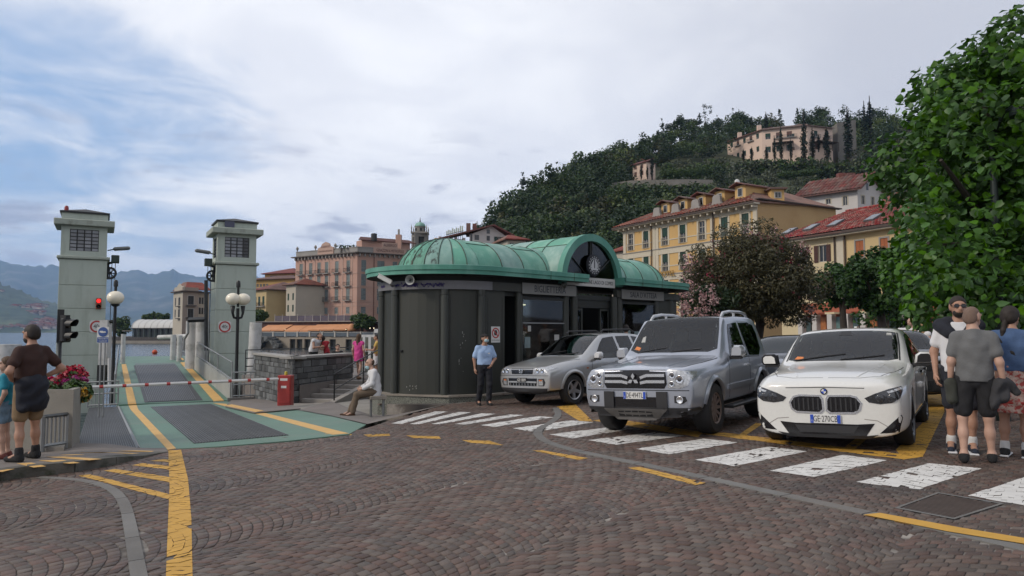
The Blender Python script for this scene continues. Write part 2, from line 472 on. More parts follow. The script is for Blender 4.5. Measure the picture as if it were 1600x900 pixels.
STRIPS=[strip_outline([(60,745.5),(110,747.5),(150,752.5),(180,764),(196,787),(205,830),(218,905),(235,1000)],.105),strip_outline([(868,637),(873,645),(870,654),(853,664),(839,671),(838,680),(856,692),(905,706),(1000,724.5),(1130,752.5),(1350,800.5),(1480,828),(1640,866)],.14)]
MANHOLE=ground_poly([(1397,794),(1465,769.5),(1570,787),(1491,812)])
ISLAND=ground_poly([(-300,800),(-60,762),(0,752),(41,745.5),(117,737.5),(181,726),(262,706),(262,699),(215,703.5),(114,706),(-20,690),(-300,690)])
# cobbled square: porphyry setts in rows of arches
plaza=thing('cobbled_square',None,None,(0,0,0));plaza['kind']='structure'
LAN=Vector((.62,.785)).normalized();LAU=Vector((LAN.y,-LAN.x))
WL,PITCHC=2.1,.098
RAD=WL/(2*math.sin(R(46)))
NS=int(round(RAD*R(92)/.108))
th=np.radians(np.linspace(-46,46,NS+1))
lanes=range(-14,8);rows=range(-90,380)
quads=[]
for ln in lanes:
 jit=nrs.uniform(-.10,.10,(len(rows),NS+1))*(th[1]-th[0])
 for k_,rw in enumerate(rows):
  off=rw*PITCHC+(.3 if ln%2 else 0)
  dth=th[1]-th[0]
  tt=th+jit[k_]+(rw%2)*.5*dth
  tt[0]=th[0]+nrs.uniform(-.55,.55)*dth;tt[-1]=th[-1]+nrs.uniform(-.55,.55)*dth
  u=ln*WL+RAD*np.sin(tt);v1=RAD*np.cos(tt)+off;v0=v1-PITCHC
  quads.append(np.stack([np.stack([u[:-1],v0[:-1]],1),np.stack([u[1:],v0[1:]],1),np.stack([u[1:],v1[1:]],1),np.stack([u[:-1],v1[:-1]],1)],1))
Q=np.concatenate(quads)
wdt=Q[:,1,0]-Q[:,0,0]
Q=Q[wdt>.035]
W2=np.empty_like(Q)
W2[...,0]=Q[...,0]*LAU.x+Q[...,1]*LAN.x;W2[...,1]=Q[...,0]*LAU.y+Q[...,1]*LAN.y
c=W2.mean(1)
keep=(c[:,1]>3.3)&(c[:,1]<31)&(c[:,0]>-10.5)&(c[:,0]<17)&(np.abs(c[:,0])<.80*c[:,1]+1.2)
kiosk_foot=[(plA.x,plA.y),(9.5,28.9),(4,34),(-3.4,21.5),(-3.4,18.4)]
apron_ex=[(L0.x,L0.y),(apA.x,apA.y),(apB.x,apB.y),(plA.x,plA.y),(-3.4,18.4),(-4,30),(-30,30),(-30,11)]
for ex in(apron_ex,ISLAND,kiosk_foot,MANHOLE):keep&=~in_poly(c[:,0],c[:,1],ex)
for L_,R_ in STRIPS:
 keep&=~in_poly(c[:,0],c[:,1],[tuple(p)for p in L_]+[tuple(p)for p in reversed(R_)])
W2,c=W2[keep],c[keep]
n=len(W2)
gap=.915
top=c[:,None,:]+(W2-c[:,None,:])*gap+nrs.uniform(-.004,.004,W2.shape)
tin=c[:,None,:]+(top-c[:,None,:])*.92
zc_=GC+GA*top[...,0]+GB*top[...,1]
hz=nrs.uniform(-.0025,.0025,(n,1))+nrs.uniform(-.002,.002,(n,4))
zt=GC+GA*tin[...,0]+GB*tin[...,1]+hz
zmid=zc_+hz-.0035
V12=np.concatenate([np.concatenate([top,(zc_-.03)[...,None]],2),np.concatenate([top,zmid[...,None]],2),np.concatenate([tin,zt[...,None]],2)],1)
FQ=[]
for a_ in(0,4):
 for i in range(4):FQ.append((a_+i,a_+(i+1)%4,a_+4+(i+1)%4,a_+4+i))
FQ.append((8,9,10,11));FQ=np.array(FQ)
sx=800+FPX*c[:,0]/c[:,1]
score=c[:,1]+np.where((sx<20)|(sx>1580)|(c[:,1]<4.35),100,0)
order=np.argsort(score)
single=order[:300];rest=order[300:]
for i in single:
 v=V12[i]-np.array([c[i,0],c[i,1],plane_z(*c[i])])
 np_mesh('cobblestone',v,FQ,m_cobble,plaza,loc=(c[i,0],c[i,1],plane_z(*c[i])))
V=V12[rest].reshape(-1,3)
F=(FQ[None]+(np.arange(len(rest))*12)[:,None,None]).reshape(-1,4)
np_mesh('cobblestones',V,F,m_cobble,plaza,kind='stuff')
def clip(poly,cl):
 out=poly
 for i in range(len(cl)):
  a_,b_=cl[i],cl[(i+1)%len(cl)]
  ex,ey=b_[0]-a_[0],b_[1]-a_[1]
  src,out=out,[]
  if not src:return[]
  def side(p):return ex*(p[1]-a_[1])-ey*(p[0]-a_[0])
  for j in range(len(src)):
   p,q=src[j-1],src[j];sp,sq=side(p),side(q)
   if(sp<0)!=(sq<0):
    t=sp/(sp-sq);out.append(tuple(p[k]+(q[k]-p[k])*t for k in range(len(p))))
   if sq>=0:out.append(q)
 return out
def paint(name,poly,material,wear,parent):
 """A coat of paint over the setts: a skin on each stone's own top, broken at the joints."""
 xs=[p[0]for p in poly];ys=[p[1]for p in poly]
 sel=np.where((c[:,0]>min(xs)-.15)&(c[:,0]<max(xs)+.15)&(c[:,1]>min(ys)-.15)&(c[:,1]<max(ys)+.15))[0]
 mb=MB()
 for i in sel:
  if rnd.random()<wear:continue
  g_=1.105 if rnd.random()<.85 else 1.03
  quad=[]
  for k in range(4):
   x,y=c[i,0]+(top[i,k,0]-c[i,0])*g_*.985,c[i,1]+(top[i,k,1]-c[i,1])*g_*.985
   quad.append((x,y,plane_z(x,y)+hz[i,k]+.0025))
  if sum(quad[k-1][0]*quad[k][1]-quad[k][0]*quad[k-1][1]for k in range(4))<0:quad.reverse()
  r=clip(quad,poly)
  if len(r)>2:mb.add(r,[tuple(range(len(r)))])
 if mb.f:mb.build(name,material,parent)
cross=thing('zebra_crossing',None,None);cross['kind']='structure'
for k,p in enumerate(WHITE):paint('crossing_stripe',p,m_white,.04 if k in(11,)else .012,cross)
ymk=thing('yellow_road_markings',None,None);ymk['kind']='structure'
for i_,p in enumerate(YELLOW):
 paint('yellow_line',p,m_yellow,.012,ymk)
 if i_ in(6,7):MB().add([(q[0],q[1],plane_z(*q)+.0095)for q in p],[tuple(range(len(p)))]).build('yellow_line',m_yellow,ymk)
for L_,R_ in STRIPS:
 st=thing('granite_edging',None,None);st['kind']='structure'
 i=0
 while i<len(L_)-1:
  j=min(len(L_)-1,i+rnd.choice((3,4,4)))
  pts_l,pts_r=L_[i:j+1],R_[i:j+1]
  mb=MB();sh=.006
  ol=[p for p in pts_r]+[p for p in reversed(pts_l)]
  cen=sum(ol,Vector((0,0)))/len(ol)
  ol=[cen+(p-cen)*.985 for p in ol]
  nn=len(ol)
  vs=[(p.x,p.y,plane_z(p.x,p.y)-.02)for p in ol]+[(p.x,p.y,plane_z(p.x,p.y)+.004)for p in ol]
  mb.add(vs,[(k,(k+1)%nn,nn+(k+1)%nn,nn+k)for k in range(nn)]+[tuple(range(nn,2*nn))])
  mb.build('edging_stone',m_kerb,st)
  i=j
mh=thing('manhole_cover','square rusty iron drain cover set flush in the cobbles beside the white crossing stripe','manhole cover')
mb=MB();mi=MB()
def shrink(poly,s):
 cx,cy=sum(p[0]for p in poly)/len(poly),sum(p[1]for p in poly)/len(poly)
 return[(cx+(p[0]-cx)*s,cy+(p[1]-cy)*s)for p in poly]
def sheet(mb,poly,lift):
 mb.add([(p[0],p[1],plane_z(*p)+lift)for p in poly],[tuple(range(len(poly)))])
o_,i_=MANHOLE,shrink(MANHOLE,.9)
for k in range(4):
 k2=(k+1)%4
 mb.add([(*q,plane_z(*q)+.004)for q in(o_[k],o_[k2],i_[k2],i_[k])],[(0,1,2,3)])
mb.build('frame',m_kerb,mh)
mi=MB();sheet(mi,i_,-.004);mi.build('plate',m_rust,mh)
ribs=MB()
pa,pb,pc,pd=[Vector((*q,plane_z(*q)+.001))for q in shrink(MANHOLE,.86)]
for k in range(17):
 t=(k+.3)/17;t2=(k+.7)/17
 ribs.quad(pa.lerp(pb,t),pa.lerp(pb,t2),pd.lerp(pc,t2),pd.lerp(pc,t))
ribs.build('rib',mat('iron_rib',(.13,.10,.085),.6,.3,var=.2,scale=8),mh,kind='stuff')
# mountains across the lake
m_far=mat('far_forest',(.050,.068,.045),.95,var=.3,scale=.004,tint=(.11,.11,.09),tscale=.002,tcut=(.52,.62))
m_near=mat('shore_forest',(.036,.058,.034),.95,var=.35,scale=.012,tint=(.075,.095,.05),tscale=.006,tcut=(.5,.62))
def range_mesh(name,sky_pts,dist,depth,mm,foot=WATER_Z-1,nx=260,ny=22,rough=.10,seed=0):
 xs=np.linspace(sky_pts[0][0],sky_pts[-1][0],nx)
 ysk=np.interp(xs,[p[0]for p in sky_pts],[p[1]for p in sky_pts])
 V=[]
 for j in range(ny):
  t=j/(ny-1)
  for i,px in enumerate(xs):
   top_=P(px,ysk[i],dist)
   Y=dist-depth*(1-t)
   X=ray(px,500).x*Y
   h=(top_.z-foot)
   f=t**.82
   nzv=mnoise.fractal(Vector((px*.012+seed,t*2.3,seed)),.9,2.1,5)
   ridge=mnoise.noise(Vector((px*.028+seed*3,t*.8,4)))
   z=foot+h*(f+(nzv*.10+ridge*.14)*(5*t*(1-t)**2.2)+(rough*.55*mnoise.fractal(Vector((px*.11,seed,2)),.7,2.3,5)if t>.999 else rough*.1*mnoise.fractal(Vector((px*.06,t*7,3)),.8,2.2,3)*min(1,t*4)))
   V.append((X,Y,z))
 F=[(j*nx+i,j*nx+i+1,(j+1)*nx+i+1,(j+1)*nx+i)for j in range(ny-1)for i in range(nx-1)]
 return np_mesh(name,np.array(V),np.array(F),mm,smooth=True,kind='structure')
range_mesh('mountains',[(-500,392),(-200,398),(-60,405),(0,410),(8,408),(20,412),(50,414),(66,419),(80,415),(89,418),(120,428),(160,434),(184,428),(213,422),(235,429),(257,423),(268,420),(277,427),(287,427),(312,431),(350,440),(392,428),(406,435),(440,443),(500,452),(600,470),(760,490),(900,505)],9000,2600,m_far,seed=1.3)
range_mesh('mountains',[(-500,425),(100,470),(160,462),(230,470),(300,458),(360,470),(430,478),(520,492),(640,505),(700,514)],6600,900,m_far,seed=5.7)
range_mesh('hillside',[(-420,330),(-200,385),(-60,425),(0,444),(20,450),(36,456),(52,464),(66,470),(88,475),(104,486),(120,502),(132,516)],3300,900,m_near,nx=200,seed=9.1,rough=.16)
m_village=mat('village_walls',(.40,.34,.30),.9,rand=.35,var=0)
m_vroof=mat('village_roof',(.24,.12,.09),.9,rand=.3,var=0)
mb=MB()
for(cx,cy,sx_,sy_,nn)in((70,508,42,6,70),(40,513,60,3,60),(52,480,16,3,34),(55,490,14,2,22),(22,480,6,2,8),(75,502,20,4,30),(20,512,30,3,30),(4,456,6,1,4)):
 for k in range(nn):
  px,py=rnd.gauss(cx,sx_*.45),min(515.5,rnd.gauss(cy,sy_*.45))
  if px>98:continue
  d=2430+(516-py)*11
  p=P(px,py,d);s_=rnd.uniform(4,9);hh=rnd.uniform(5,9)
  mb.box(p.x-s_,p.y-4,p.z-3,p.x+s_,p.y+6,p.z+hh,0)
  mb.box(p.x-s_-1,p.y-5,p.z+hh,p.x+s_+1,p.y+7,p.z+hh+2.2,1)
mb.build('village',[m_village,m_vroof],kind='stuff')
# ferry ramp
def apz(p,lift=0.0):return Vector((p[0],p[1],apron_z(p[0],p[1])+lift))
S_base=AP(512,640)
apron_poly=[L0,apA,apB,Vector((-3.4,18.3,0)),Vector((-3.9,22.5,0)),Vector((wall_c.x+2.2,wall_c.y+1.2,0)),Vector((wall_c.x,wall_c.y,0)),Vector((wall_l.x,wall_l.y,0)),hingeR,hingeL]
apron_poly=[(p.x,p.y)for p in apron_poly]
cut_sheet(apron_poly,lambda x,y:apron_z(x,y)-.03-.35*math.exp(-((x+3.2)**2+(y-18.3)**2)/2.2),.8,skirt=-3.2).build('quay_apron',m_concrete,kind='structure')
def apq(name,px,lift,material,parent=None,**kw):
 mb=MB();pts=[AP(*p)+Vector((0,0,lift))for p in px]
 n=len(pts);mb.add(pts+[p-Vector((0,0,.02))for p in pts],[tuple(range(n))]+[(i+n,(i+1)%n+n,(i+1)%n,i)for i in range(n)])
 return mb.build(name,material,parent,**kw)
deck_px=[(214,704),(262,702),(345,697.5),(450,689),(545,678.5),(572,663.5),(520,651),(462,640.5),(396,633),(361,627),(183,635),(160,668),(186,668)]
deck_px=[(214,704),(262,702),(345,697.5),(450,689),(545,678.5),(572,663.5),(520,651),(462,640.5),(396,633),(361,626.5),(185,633)]
apq('green_apron',deck_px,.002,m_green,kind='structure')
yl=thing('yellow_ramp_lines',None,None);yl['kind']='structure'
for q in([(262,703),(275,701),(216,640),(204,640)],[(204,640),(216,640),(213,632),(200,632.5)],[(520,679.5),(545,677.5),(420,647),(404,648)],[(404,648),(420,647),(352,631),(333,630)]):
 apq('yellow_line',q,.006,m_yellow2,yl)
apq('yellow_line',[(352,636),(362,634),(412,644.5),(400,646.5)],.05,m_yellow2,yl)
apq('sidewalk',[(352,637),(398,647),(470,640.5),(456,634.5),(398,622.5),(362,626)],.04,m_paving,kind='structure')
def grating(name,label,px,nbar,lift,parent=None,along=True,mats_=(m_grate,m_grate2)):
 t=thing(name,label,'grating',AP(*px[0]))
 a_,b_,c_,d_=[AP(*p)+Vector((0,0,lift))for p in px]
 mb=MB();dn=Vector((0,0,.012))
 mb.quad(a_,b_,c_,d_);mb.build('tray',mats_[0],t,world=True)
 up=Vector((0,0,.012))
 for k in range(nbar):
  u0,u1=(k+.22)/nbar,(k+.62)/nbar
  mb=MB()
  p=[a_.lerp(b_,u0),a_.lerp(b_,u1),d_.lerp(c_,u1),d_.lerp(c_,u0)]if along else[a_.lerp(d_,u0),b_.lerp(c_,u0),b_.lerp(c_,u1),a_.lerp(d_,u1)]
  mb.add(p+[q+up for q in p],[(4,5,6,7),(0,1,5,4),(1,2,6,5),(2,3,7,6),(3,0,4,7)])
  mb.build('bar',mats_[1],t,world=True)
 return t
g1=grating('road_grating','large dark rectangular steel grating across the green apron behind the striped barrier',[(303,693.5),(452,680.5),(330,631.5),(235,636)],34,.006)
fr=MB()
g2=grating('road_grating','dark ribbed steel grating beside the concrete flower planter',[(118,706),(216,702.5),(184,637),(139,637.5)],26,.02)
mb=MB();mb.tube([AP(216,703)+Vector((0,0,.03)),AP(185,636)+Vector((0,0,.03))],.03,4);mb.build('edge_bar',m_steel,g2,world=True)
def LP(px,py,Y):return P(px,py,Y)
rl0,rr0=P(183,632.5,hingeL.y),P(361,625.3,hingeR.y)
RNEAR=(rl0+rr0)/2
slope_top=P(240,556,43.5)
dxy=Vector((AXD.x,AXD.y));
def deck_z(x,y):
 s_=(x-RNEAR.x)*AXD.x+(y-RNEAR.y)*AXD.y
 s1=(slope_top.x-RNEAR.x)*AXD.x+(slope_top.y-RNEAR.y)*AXD.y
 k=(slope_top.z-RNEAR.z)/s1
 return RNEAR.z+k*s_ if s_<s1 else slope_top.z-.06*(s_-s1)
def DK(px,py,lift=0.0):
 d=ray(px,py);lo,hi=20.0,60.0
 f=lambda Y:CAMZ+d.z*Y-deck_z(d.x*Y,Y)-lift
 for _ in range(50):
  m_=(lo+hi)/2
  if f(m_)*f(lo)>0:lo=m_
  else:hi=m_
 return Vector((d.x*lo,lo,CAMZ+d.z*lo))
ramp=thing('ferry_ramp','green steel ferry loading ramp rising to the water between the two pale towers','ramp',RNEAR)
def dkq(name,px,lift,material,parent,th_=.03):
 mb=MB();pts=[DK(*p)+Vector((0,0,lift))for p in px];n=len(pts)
 mb.add(pts+[p-Vector((0,0,th_))for p in pts],[tuple(range(n)),tuple(range(2*n-1,n-1,-1))]+[(i+n,(i+1)%n+n,(i+1)%n,i)for i in range(n)])
 return mb.build(name,material,parent,world=True)
dkq('deck',[(184,632),(361,625.3),(300,570),(289,556),(188,557),(178,592)],0,m_green,ramp,.35)
mb=MB()
e0,e1=DK(188,557.2),DK(289,556.2)
back_=AXD*3.0+Vector((0,0,-.45))
mb.add([e0,e1,e1+back_,e0+back_]+[q-Vector((0,0,.3))for q in(e0,e1,e1+back_,e0+back_)],[(0,1,2,3),(4,7,6,5),(1,5,6,2),(3,2,6,7),(0,3,7,4)])
mb.build('landing_flap',m_green,ramp,world=True)
m_yr=m_yellow2
dkq('yellow_line',[(200,631.5),(213,631),(197,569),(190,569.5)],.012,m_yr,ramp)
dkq('yellow_line',[(334,627),(350,626),(290,566),(282,566.5)],.012,m_yr,ramp)
dkq('rail_edge',[(285,563),(288,563),(279,554),(276,554)],.03,m_yr,ramp)
mb=MB()
for k in range(60):
 u0,u1=(k+.2)/60,(k+.75)/60
 a_,b_=AP(186,633.6)+Vector((0,0,.012)),AP(360,626.8)+Vector((0,0,.012))
 w_=AXD*-.16
 mb.quad(a_.lerp(b_,u0),a_.lerp(b_,u1),a_.lerp(b_,u1)+w_,a_.lerp(b_,u0)+w_)
mb.build('hinge_grille',m_grate,ramp,world=True,kind='stuff')
dkq('plate_tray',[(226,629),(317,625.5),(274,569),(209,571)],.008,m_grate,ramp)
a_,b_,c_,d_=[DK(*p)+Vector((0,0,.012))for p in((231,628.5),(308,625.5),(273,567.5),(211,568.5))]
up=Vector((0,0,.02))
for k in range(26):
 u0,u1=(k+.15)/26,(k+.65)/26
 p=[a_.lerp(b_,u0),a_.lerp(b_,u1),d_.lerp(c_,u1),d_.lerp(c_,u0)]
 mb=MB();mb.add(p+[q+up for q in p],[(4,5,6,7),(0,1,5,4),(1,2,6,5),(2,3,7,6),(3,0,4,7)])
 mb.build('rib',mat('ramp_rib',(.12,.125,.135),.5,.4,var=.1),ramp,world=True)
def railing(parent,pts,h,npost,rail_r=.03,mid=(.5,),post_r=.025,material=None,post_name='post',rail_name='rail'):
 material=material or m_steel
 tot=[0]
 for p,q in zip(pts[:-1],pts[1:]):tot.append(tot[-1]+(q-p).length)
 def at_(s_):
  for i in range(len(pts)-1):
   if s_<=tot[i+1]+1e-6:return pts[i].lerp(pts[i+1],(s_-tot[i])/max(1e-6,tot[i+1]-tot[i]))
  return pts[-1]
 for k in range(npost):
  p=at_(tot[-1]*k/(npost-1))
  MB().cyl(p,p+Vector((0,0,h)),post_r,6).build(post_name,material,parent,world=True)
 for m_ in(1.0,)+tuple(mid):
  MB().tube([p+Vector((0,0,h*m_))for p in pts],rail_r,6).build(rail_name,material,parent,world=True)
gr0,gr1=DK(359,626),DK(297,571)
mb=MB()
th_=AXR*.12
H0,H1=.78,.70
q=[gr0+Vector((0,0,-.2)),gr1+Vector((0,0,-.2)),gr1+Vector((0,0,H1)),gr0+Vector((0,0,H0))]
mb.add(q+[p+th_ for p in q],[(0,1,2,3),(7,6,5,4),(0,4,5,1),(1,5,6,2),(2,6,7,3),(3,7,4,0)])
mb.build('side_girder',mat('ramp_side',(.30,.315,.30),.6,var=.1,scale=1.5),ramp,world=True)
railing(ramp,[gr0+th_*.5+Vector((0,0,H0)),gr1+th_*.5+Vector((0,0,H1)),DK(281,556)+Vector((0,0,.3))],.75,11,mid=(.1,),post_r=.022)
gl0,gl1=DK(183,631),DK(187,560)
railing(ramp,[gl0+Vector((0,0,.05))-AXR*.1,gl1+Vector((0,0,.05))-AXR*.1],1.05,8,mid=(.5,),post_r=.03)
# towers
m_tower=mat('sage_tower_paint',(.42,.47,.41),.75,var=.05,scale=.5,tint=(.31,.345,.29),tscale=1.6,tcut=(.50,.74),bump=.15,bscale=30,stretch=(1,1,.22))
m_towtrim=mat('sage_trim',(.34,.375,.32),.8,var=.08,scale=1.0,tint=(.15,.16,.125),tscale=1.6,tcut=(.52,.72))
m_slate=mat('tower_roof',(.018,.020,.021),.6,var=.2)
m_glassb=mat('glass_block',(.24,.25,.27),.25,var=.10,rand=.22)
m_dkwin=mat('dark_window',(.015,.017,.02),.12,var=0,spec=.6)
m_lampglass=mat('lamp_glass',(.80,.74,.60),.25,var=.04,scale=2)
def tower(centre,rz,label,light_side,solar):
 t=thing('tower',label,'tower',(centre.x,centre.y,WATER_Z),rz,group='pale green ferry ramp towers')
 w=.95
 zt=[0,1.55,2.62,3.69,4.76,5.83,7.02]
 for k in range(6):
  MB().bbox(-w,-w,zt[k]-.002 if k else-.8,w,w,zt[k+1]-.018,.014).build('wall_course',m_tower,t)
 MB().box(-w+.03,-w+.03,0,w-.03,w-.03,7.0).build('core',m_towtrim,t)
 MB().bbox(-w-.11,-w-.11,7.02,w+.11,w+.11,7.16,.03).build('string_course',m_towtrim,t)
 z0,z1,o0,o1,ow=7.16,8.55,7.40,8.40,.58
 mb=MB()
 c=w-.03
 for r_ in range(4):
  M=Matrix.Rotation(r_*PI/2,4,'Z')
  xs=[-c,-ow,ow,c];zs=[z0,o0,o1,z1]
  for i in range(3):
   for j in range(3):
    if i==1 and j==1:continue
    mb.quad((xs[i],-c,zs[j]),(xs[i+1],-c,zs[j]),(xs[i+1],-c,zs[j+1]),(xs[i],-c,zs[j+1]),0,M)
  d_=.16
  mb.quad((-ow,-c,o0),(-ow,-c+d_,o0),(ow,-c+d_,o0),(ow,-c,o0),0,M);mb.quad((-ow,-c,o1),(ow,-c,o1),(ow,-c+d_,o1),(-ow,-c+d_,o1),0,M)
  mb.quad((-ow,-c,o0),(-ow,-c,o1),(-ow,-c+d_,o1),(-ow,-c+d_,o0),0,M);mb.quad((ow,-c,o0),(ow,-c+d_,o0),(ow,-c+d_,o1),(ow,-c,o1),0,M)
 mb.build('cabin_wall',m_tower,t)
 for r_ in range(4):
  M=Matrix.Rotation(r_*PI/2,4,'Z')
  fr=MB()
  y=-c+.07
  for k in range(5):fr.box(-ow+k*2*ow/4-.022,y-.02,o0,-ow+k*2*ow/4+.022,y+.03,o1,0,M)
  for k in range(7):fr.box(-ow,y-.022,o0+k*(o1-o0)/6-.016,ow,y+.028,o0+k*(o1-o0)/6+.016,0,M)
  f=fr.build('window',m_blackm,t)
  for i in range(4):
   for j in range(6):
    if r_==0:
     MB().box(-ow+i*ow/2+.024,y+.004,o0+j*(o1-o0)/6+.018,-ow+(i+1)*ow/2-.024,y+.02,o0+(j+1)*(o1-o0)/6-.018,0,M).build('pane',m_glassb if(i<3 or not solar)else m_dkwin,f)
  if r_:MB().box(-ow,y+.004,o0,ow,y+.02,o1,0,M).build('pane',m_glassb,f)
 MB().bbox(-w-.26,-w-.26,8.55,w+.26,w+.26,8.84,.03).build('eave_slab',m_towtrim,t)
 MB().box(-w+.02,-w+.02,8.84,w-.02,w-.02,9.14).build('parapet',m_tower,t)
 mb=MB();e=w+.05
 mb.add([(-e,-e,9.14),(e,-e,9.14),(e,e,9.14),(-e,e,9.14),(-e,-e,9.22),(e,-e,9.22),(e,e,9.22),(-e,e,9.22),(0,0,9.48)],[(0,3,2,1),(0,1,5,4),(1,2,6,5),(2,3,7,6),(3,0,4,7),(4,5,8),(5,6,8),(6,7,8),(7,4,8)])
 mb.build('roof',m_slate,t)
 if solar:
  MB().box(-.62,-w-.08,8.88,-.16,-w-.03,9.17).build('solar_panel',mat('solar',(.05,.055,.10),.2,var=.05),t)
 else:
  MB().lathe([(.09,9.15),(.09,9.38),(.06,9.46),(0,9.47)],10,M=Matrix.Translation((-.75,-.8,0))).build('warning_lamp',mat('red_lens',(.25,.02,.02),.3,var=0),t,smooth='auto')
 sx=light_side
 L=MB();L.tube([(sx*w,-.5,7.52),(sx*(w+.3),-.5,7.60)],.03,6);L.build('lamp_arm',m_blackm,t)
 fl=MB();fl.bbox(sx*(w+.22)if sx>0 else sx*(w+.95),-.68,7.56,sx*(w+.95)if sx>0 else sx*(w+.22),-.32,7.72,.06)
 M_=Matrix.Translation((sx*(w+.55),0,7.64))@Matrix.Rotation(-sx*R(7),4,'Y')@Matrix.Translation((-sx*(w+.55),0,-7.64))
 fl.v=[tuple(M_@Vector(v))for v in fl.v]
 fl.build('floodlight',mat('lamp_body',(.16,.17,.17),.5,.3),t)
 x0,x1=sorted((sx*(w+.16),sx*(w+.5)))
 MB().bbox(x0,-.75,6.93,x1,-.4,7.30,.02).build('winch_box',mat('winch_green',(.018,.035,.026),.5),t)
 mb=MB()
 mb.tube([(sx*(w+.02),-.55,6.15),(sx*(w+.05),-.55,6.9),(sx*(w+.3),-.55,7.0)],.07,6)
 Mx=Matrix.Translation((sx*(w+.12),-.55,6.45))@Matrix.Rotation(PI/2,4,'X')
 for r_ in(.30,):mb.lathe([(r_-.1,-.05),(r_,-.05),(r_,.05),(r_-.1,.05),(r_-.1,-.05)],18,0,Mx)
 for a in range(4):
  ca,sa=math.cos(a*PI/4),math.sin(a*PI/4)
  mb.tube([(sx*(w+.12)-ca*.28,-.55,6.45-sa*.28),(sx*(w+.12)+ca*.28,-.55,6.45+sa*.28)],.028,5)
 mb.build('pulley_wheel',m_blackm,t,smooth='auto')
 for dx in(.20,.34):
  MB().cyl((sx*(w+dx),-.55,1.8),(sx*(w+dx),-.55,6.95),.016,5).build('cable',m_blackm,t)
 return t
TRZ=R(3)
t_left=P(126,560,34.0);t_right=P(362,560,36.8)
towL=tower(t_left,R(29.5),'pale green tower with a red roof lamp and red traffic light on its wall',1,False)
towR=tower(t_right,R(29.5),'pale green concrete tower with a small solar panel under its roof',-1,True)
m_sign_w=mat('sign_white',(.62,.62,.60),.5,var=.05)
m_sign_r=mat('sign_red',(.42,.045,.04),.5,var=.05)
m_sign_k=mat('sign_black',(.02,.02,.02),.5,var=0)
m_sign_b=mat('sign_blue',(.035,.085,.27),.45,var=.05)
def limit_sign(tw,lx,lz,label):
 M=ROOTM[tw.name]@Matrix.Translation((lx,-.965,lz))@Matrix.Rotation(PI/2,4,'X')
 t=thing('weight_limit_sign',label,'sign',M.translation,rot=M.to_3x3())
 MB().prism([(-.30,-.2),(-.22,-.28),(.22,-.28),(.30,-.2),(.30,.2),(.22,.28),(-.22,.28),(-.30,.2)],0,.012).build('back_plate',m_sign_w,t)
 MB().lathe([(.205,.013),(.205,.02),(.275,.02),(.275,.013)],28,cap=False).build('red_ring',m_sign_r,t)
 MB().lathe([(0,.013),(.2,.013),(.2,.017),(0,.017)],28).build('disc',m_sign_w,t)
 text_mesh('lettering','40t',.26,Matrix.Translation((0,0,.022)),m_sign_k,t,.002,sx=.8)
 return t
limit_sign(towL,.62,3.93,'round red and white forty tonne limit sign on the tower with the red traffic light')
limit_sign(towR,-.50,3.93,'round red and white forty tonne limit sign on the tower with the solar panel')
# traffic lights
m_tl_case=mat('signal_case',(.014,.015,.016),.45,var=.05)
m_red_on=mat('red_signal_glow',(1.0,.03,.03),.4,var=0,emit=1.3)
m_lens_off=mat('dark_lens',(.02,.012,.01),.25,var=0)
def signal(name,label,M,s,lit,case,pole=None):
 t=thing(name,label,'traffic light',M.translation,rot=M.to_3x3())
 c=MB();c.bbox(-.16*s,-.05*s,-.36*s,.16*s,.12*s,.36*s,.04*s);c.build('housing',case,t)
 for k,z in enumerate((.18*s,-.18*s)):
  lens=MB();lens.lathe([(0,.06*s),(.09*s,.05*s),(.125*s,.02*s),(.125*s,0)],18,0,Matrix.Translation((0,-.05*s,z))@Matrix.Rotation(PI/2,4,'X'))
  lens.build('lens',m_red_on if(k==0 and lit)else m_lens_off,t,smooth=True)
  hood=MB()
  pr=[]
  n=14
  for i in range(n+1):
   a=R(-25)+R(230)*i/n
   pr.append((.145*s*math.cos(a),.145*s*math.sin(a)))
  for i in range(n):
   (xa,za),(xb,zb)=pr[i],pr[i+1]
   la,lb=[(.10+.20*max(0,q/.145/s*.5+.5))*s for q in(za,zb)]
   hood.quad((xa,-.05*s,z+za),(xb,-.05*s,z+zb),(xb,-.05*s-lb,z+zb),(xa,-.05*s-la,z+za))
   hood.quad((xa*.93,-.05*s,z+za*.93),(xa*.93,-.05*s-la,z+za*.93),(xb*.93,-.05*s-lb,z+zb*.93),(xb*.93,-.05*s,z+zb*.93))
   hood.quad((xa,-.05*s-la,z+za),(xb,-.05*s-lb,z+zb),(xb*.93,-.05*s-lb,z+zb*.93),(xa*.93,-.05*s-la,z+za*.93))
  hood.build('visor',case if lit else m_tl_case,t)
 return t
M=ROOTM[towL.name]@Matrix.Translation((.66,-1.12,4.98))
signal('traffic_light','small orange cased traffic light showing red on the pale tower wall',M,.72,True,mat('orange_case',(.22,.055,.02),.5))
tl_base=P(94,640,12.9)
M=Matrix.Translation(P(104,516,12.9))@Matrix.Rotation(R(78),4,'Z')
s1=signal('traffic_light','black two lamp traffic light seen from the side on a pole by the flower planter',M,.60,False,m_tl_case)
mb=MB();Mi=ROOTM[s1.name].inverted()
pt=P(94.5,500,12.98);pb=Vector((pt.x,pt.y,-.6))
MB().tube([Mi@pb,Mi@Vector((pt.x,pt.y,1.32))],.038,10).build('pole',mat('dark_pole',(.03,.034,.036),.4,.4),s1,smooth=True)
MB().tube([Mi@(pt+Vector((-.01,.02,.19))),Mi@Vector((pt.x-.01,pt.y+.02,1.30))],.075,4).build('back_board',m_tl_case,s1)
MB().box(-.05,-.02,.21,.05,.1,.27).build('top_bracket',m_tl_case,s1)
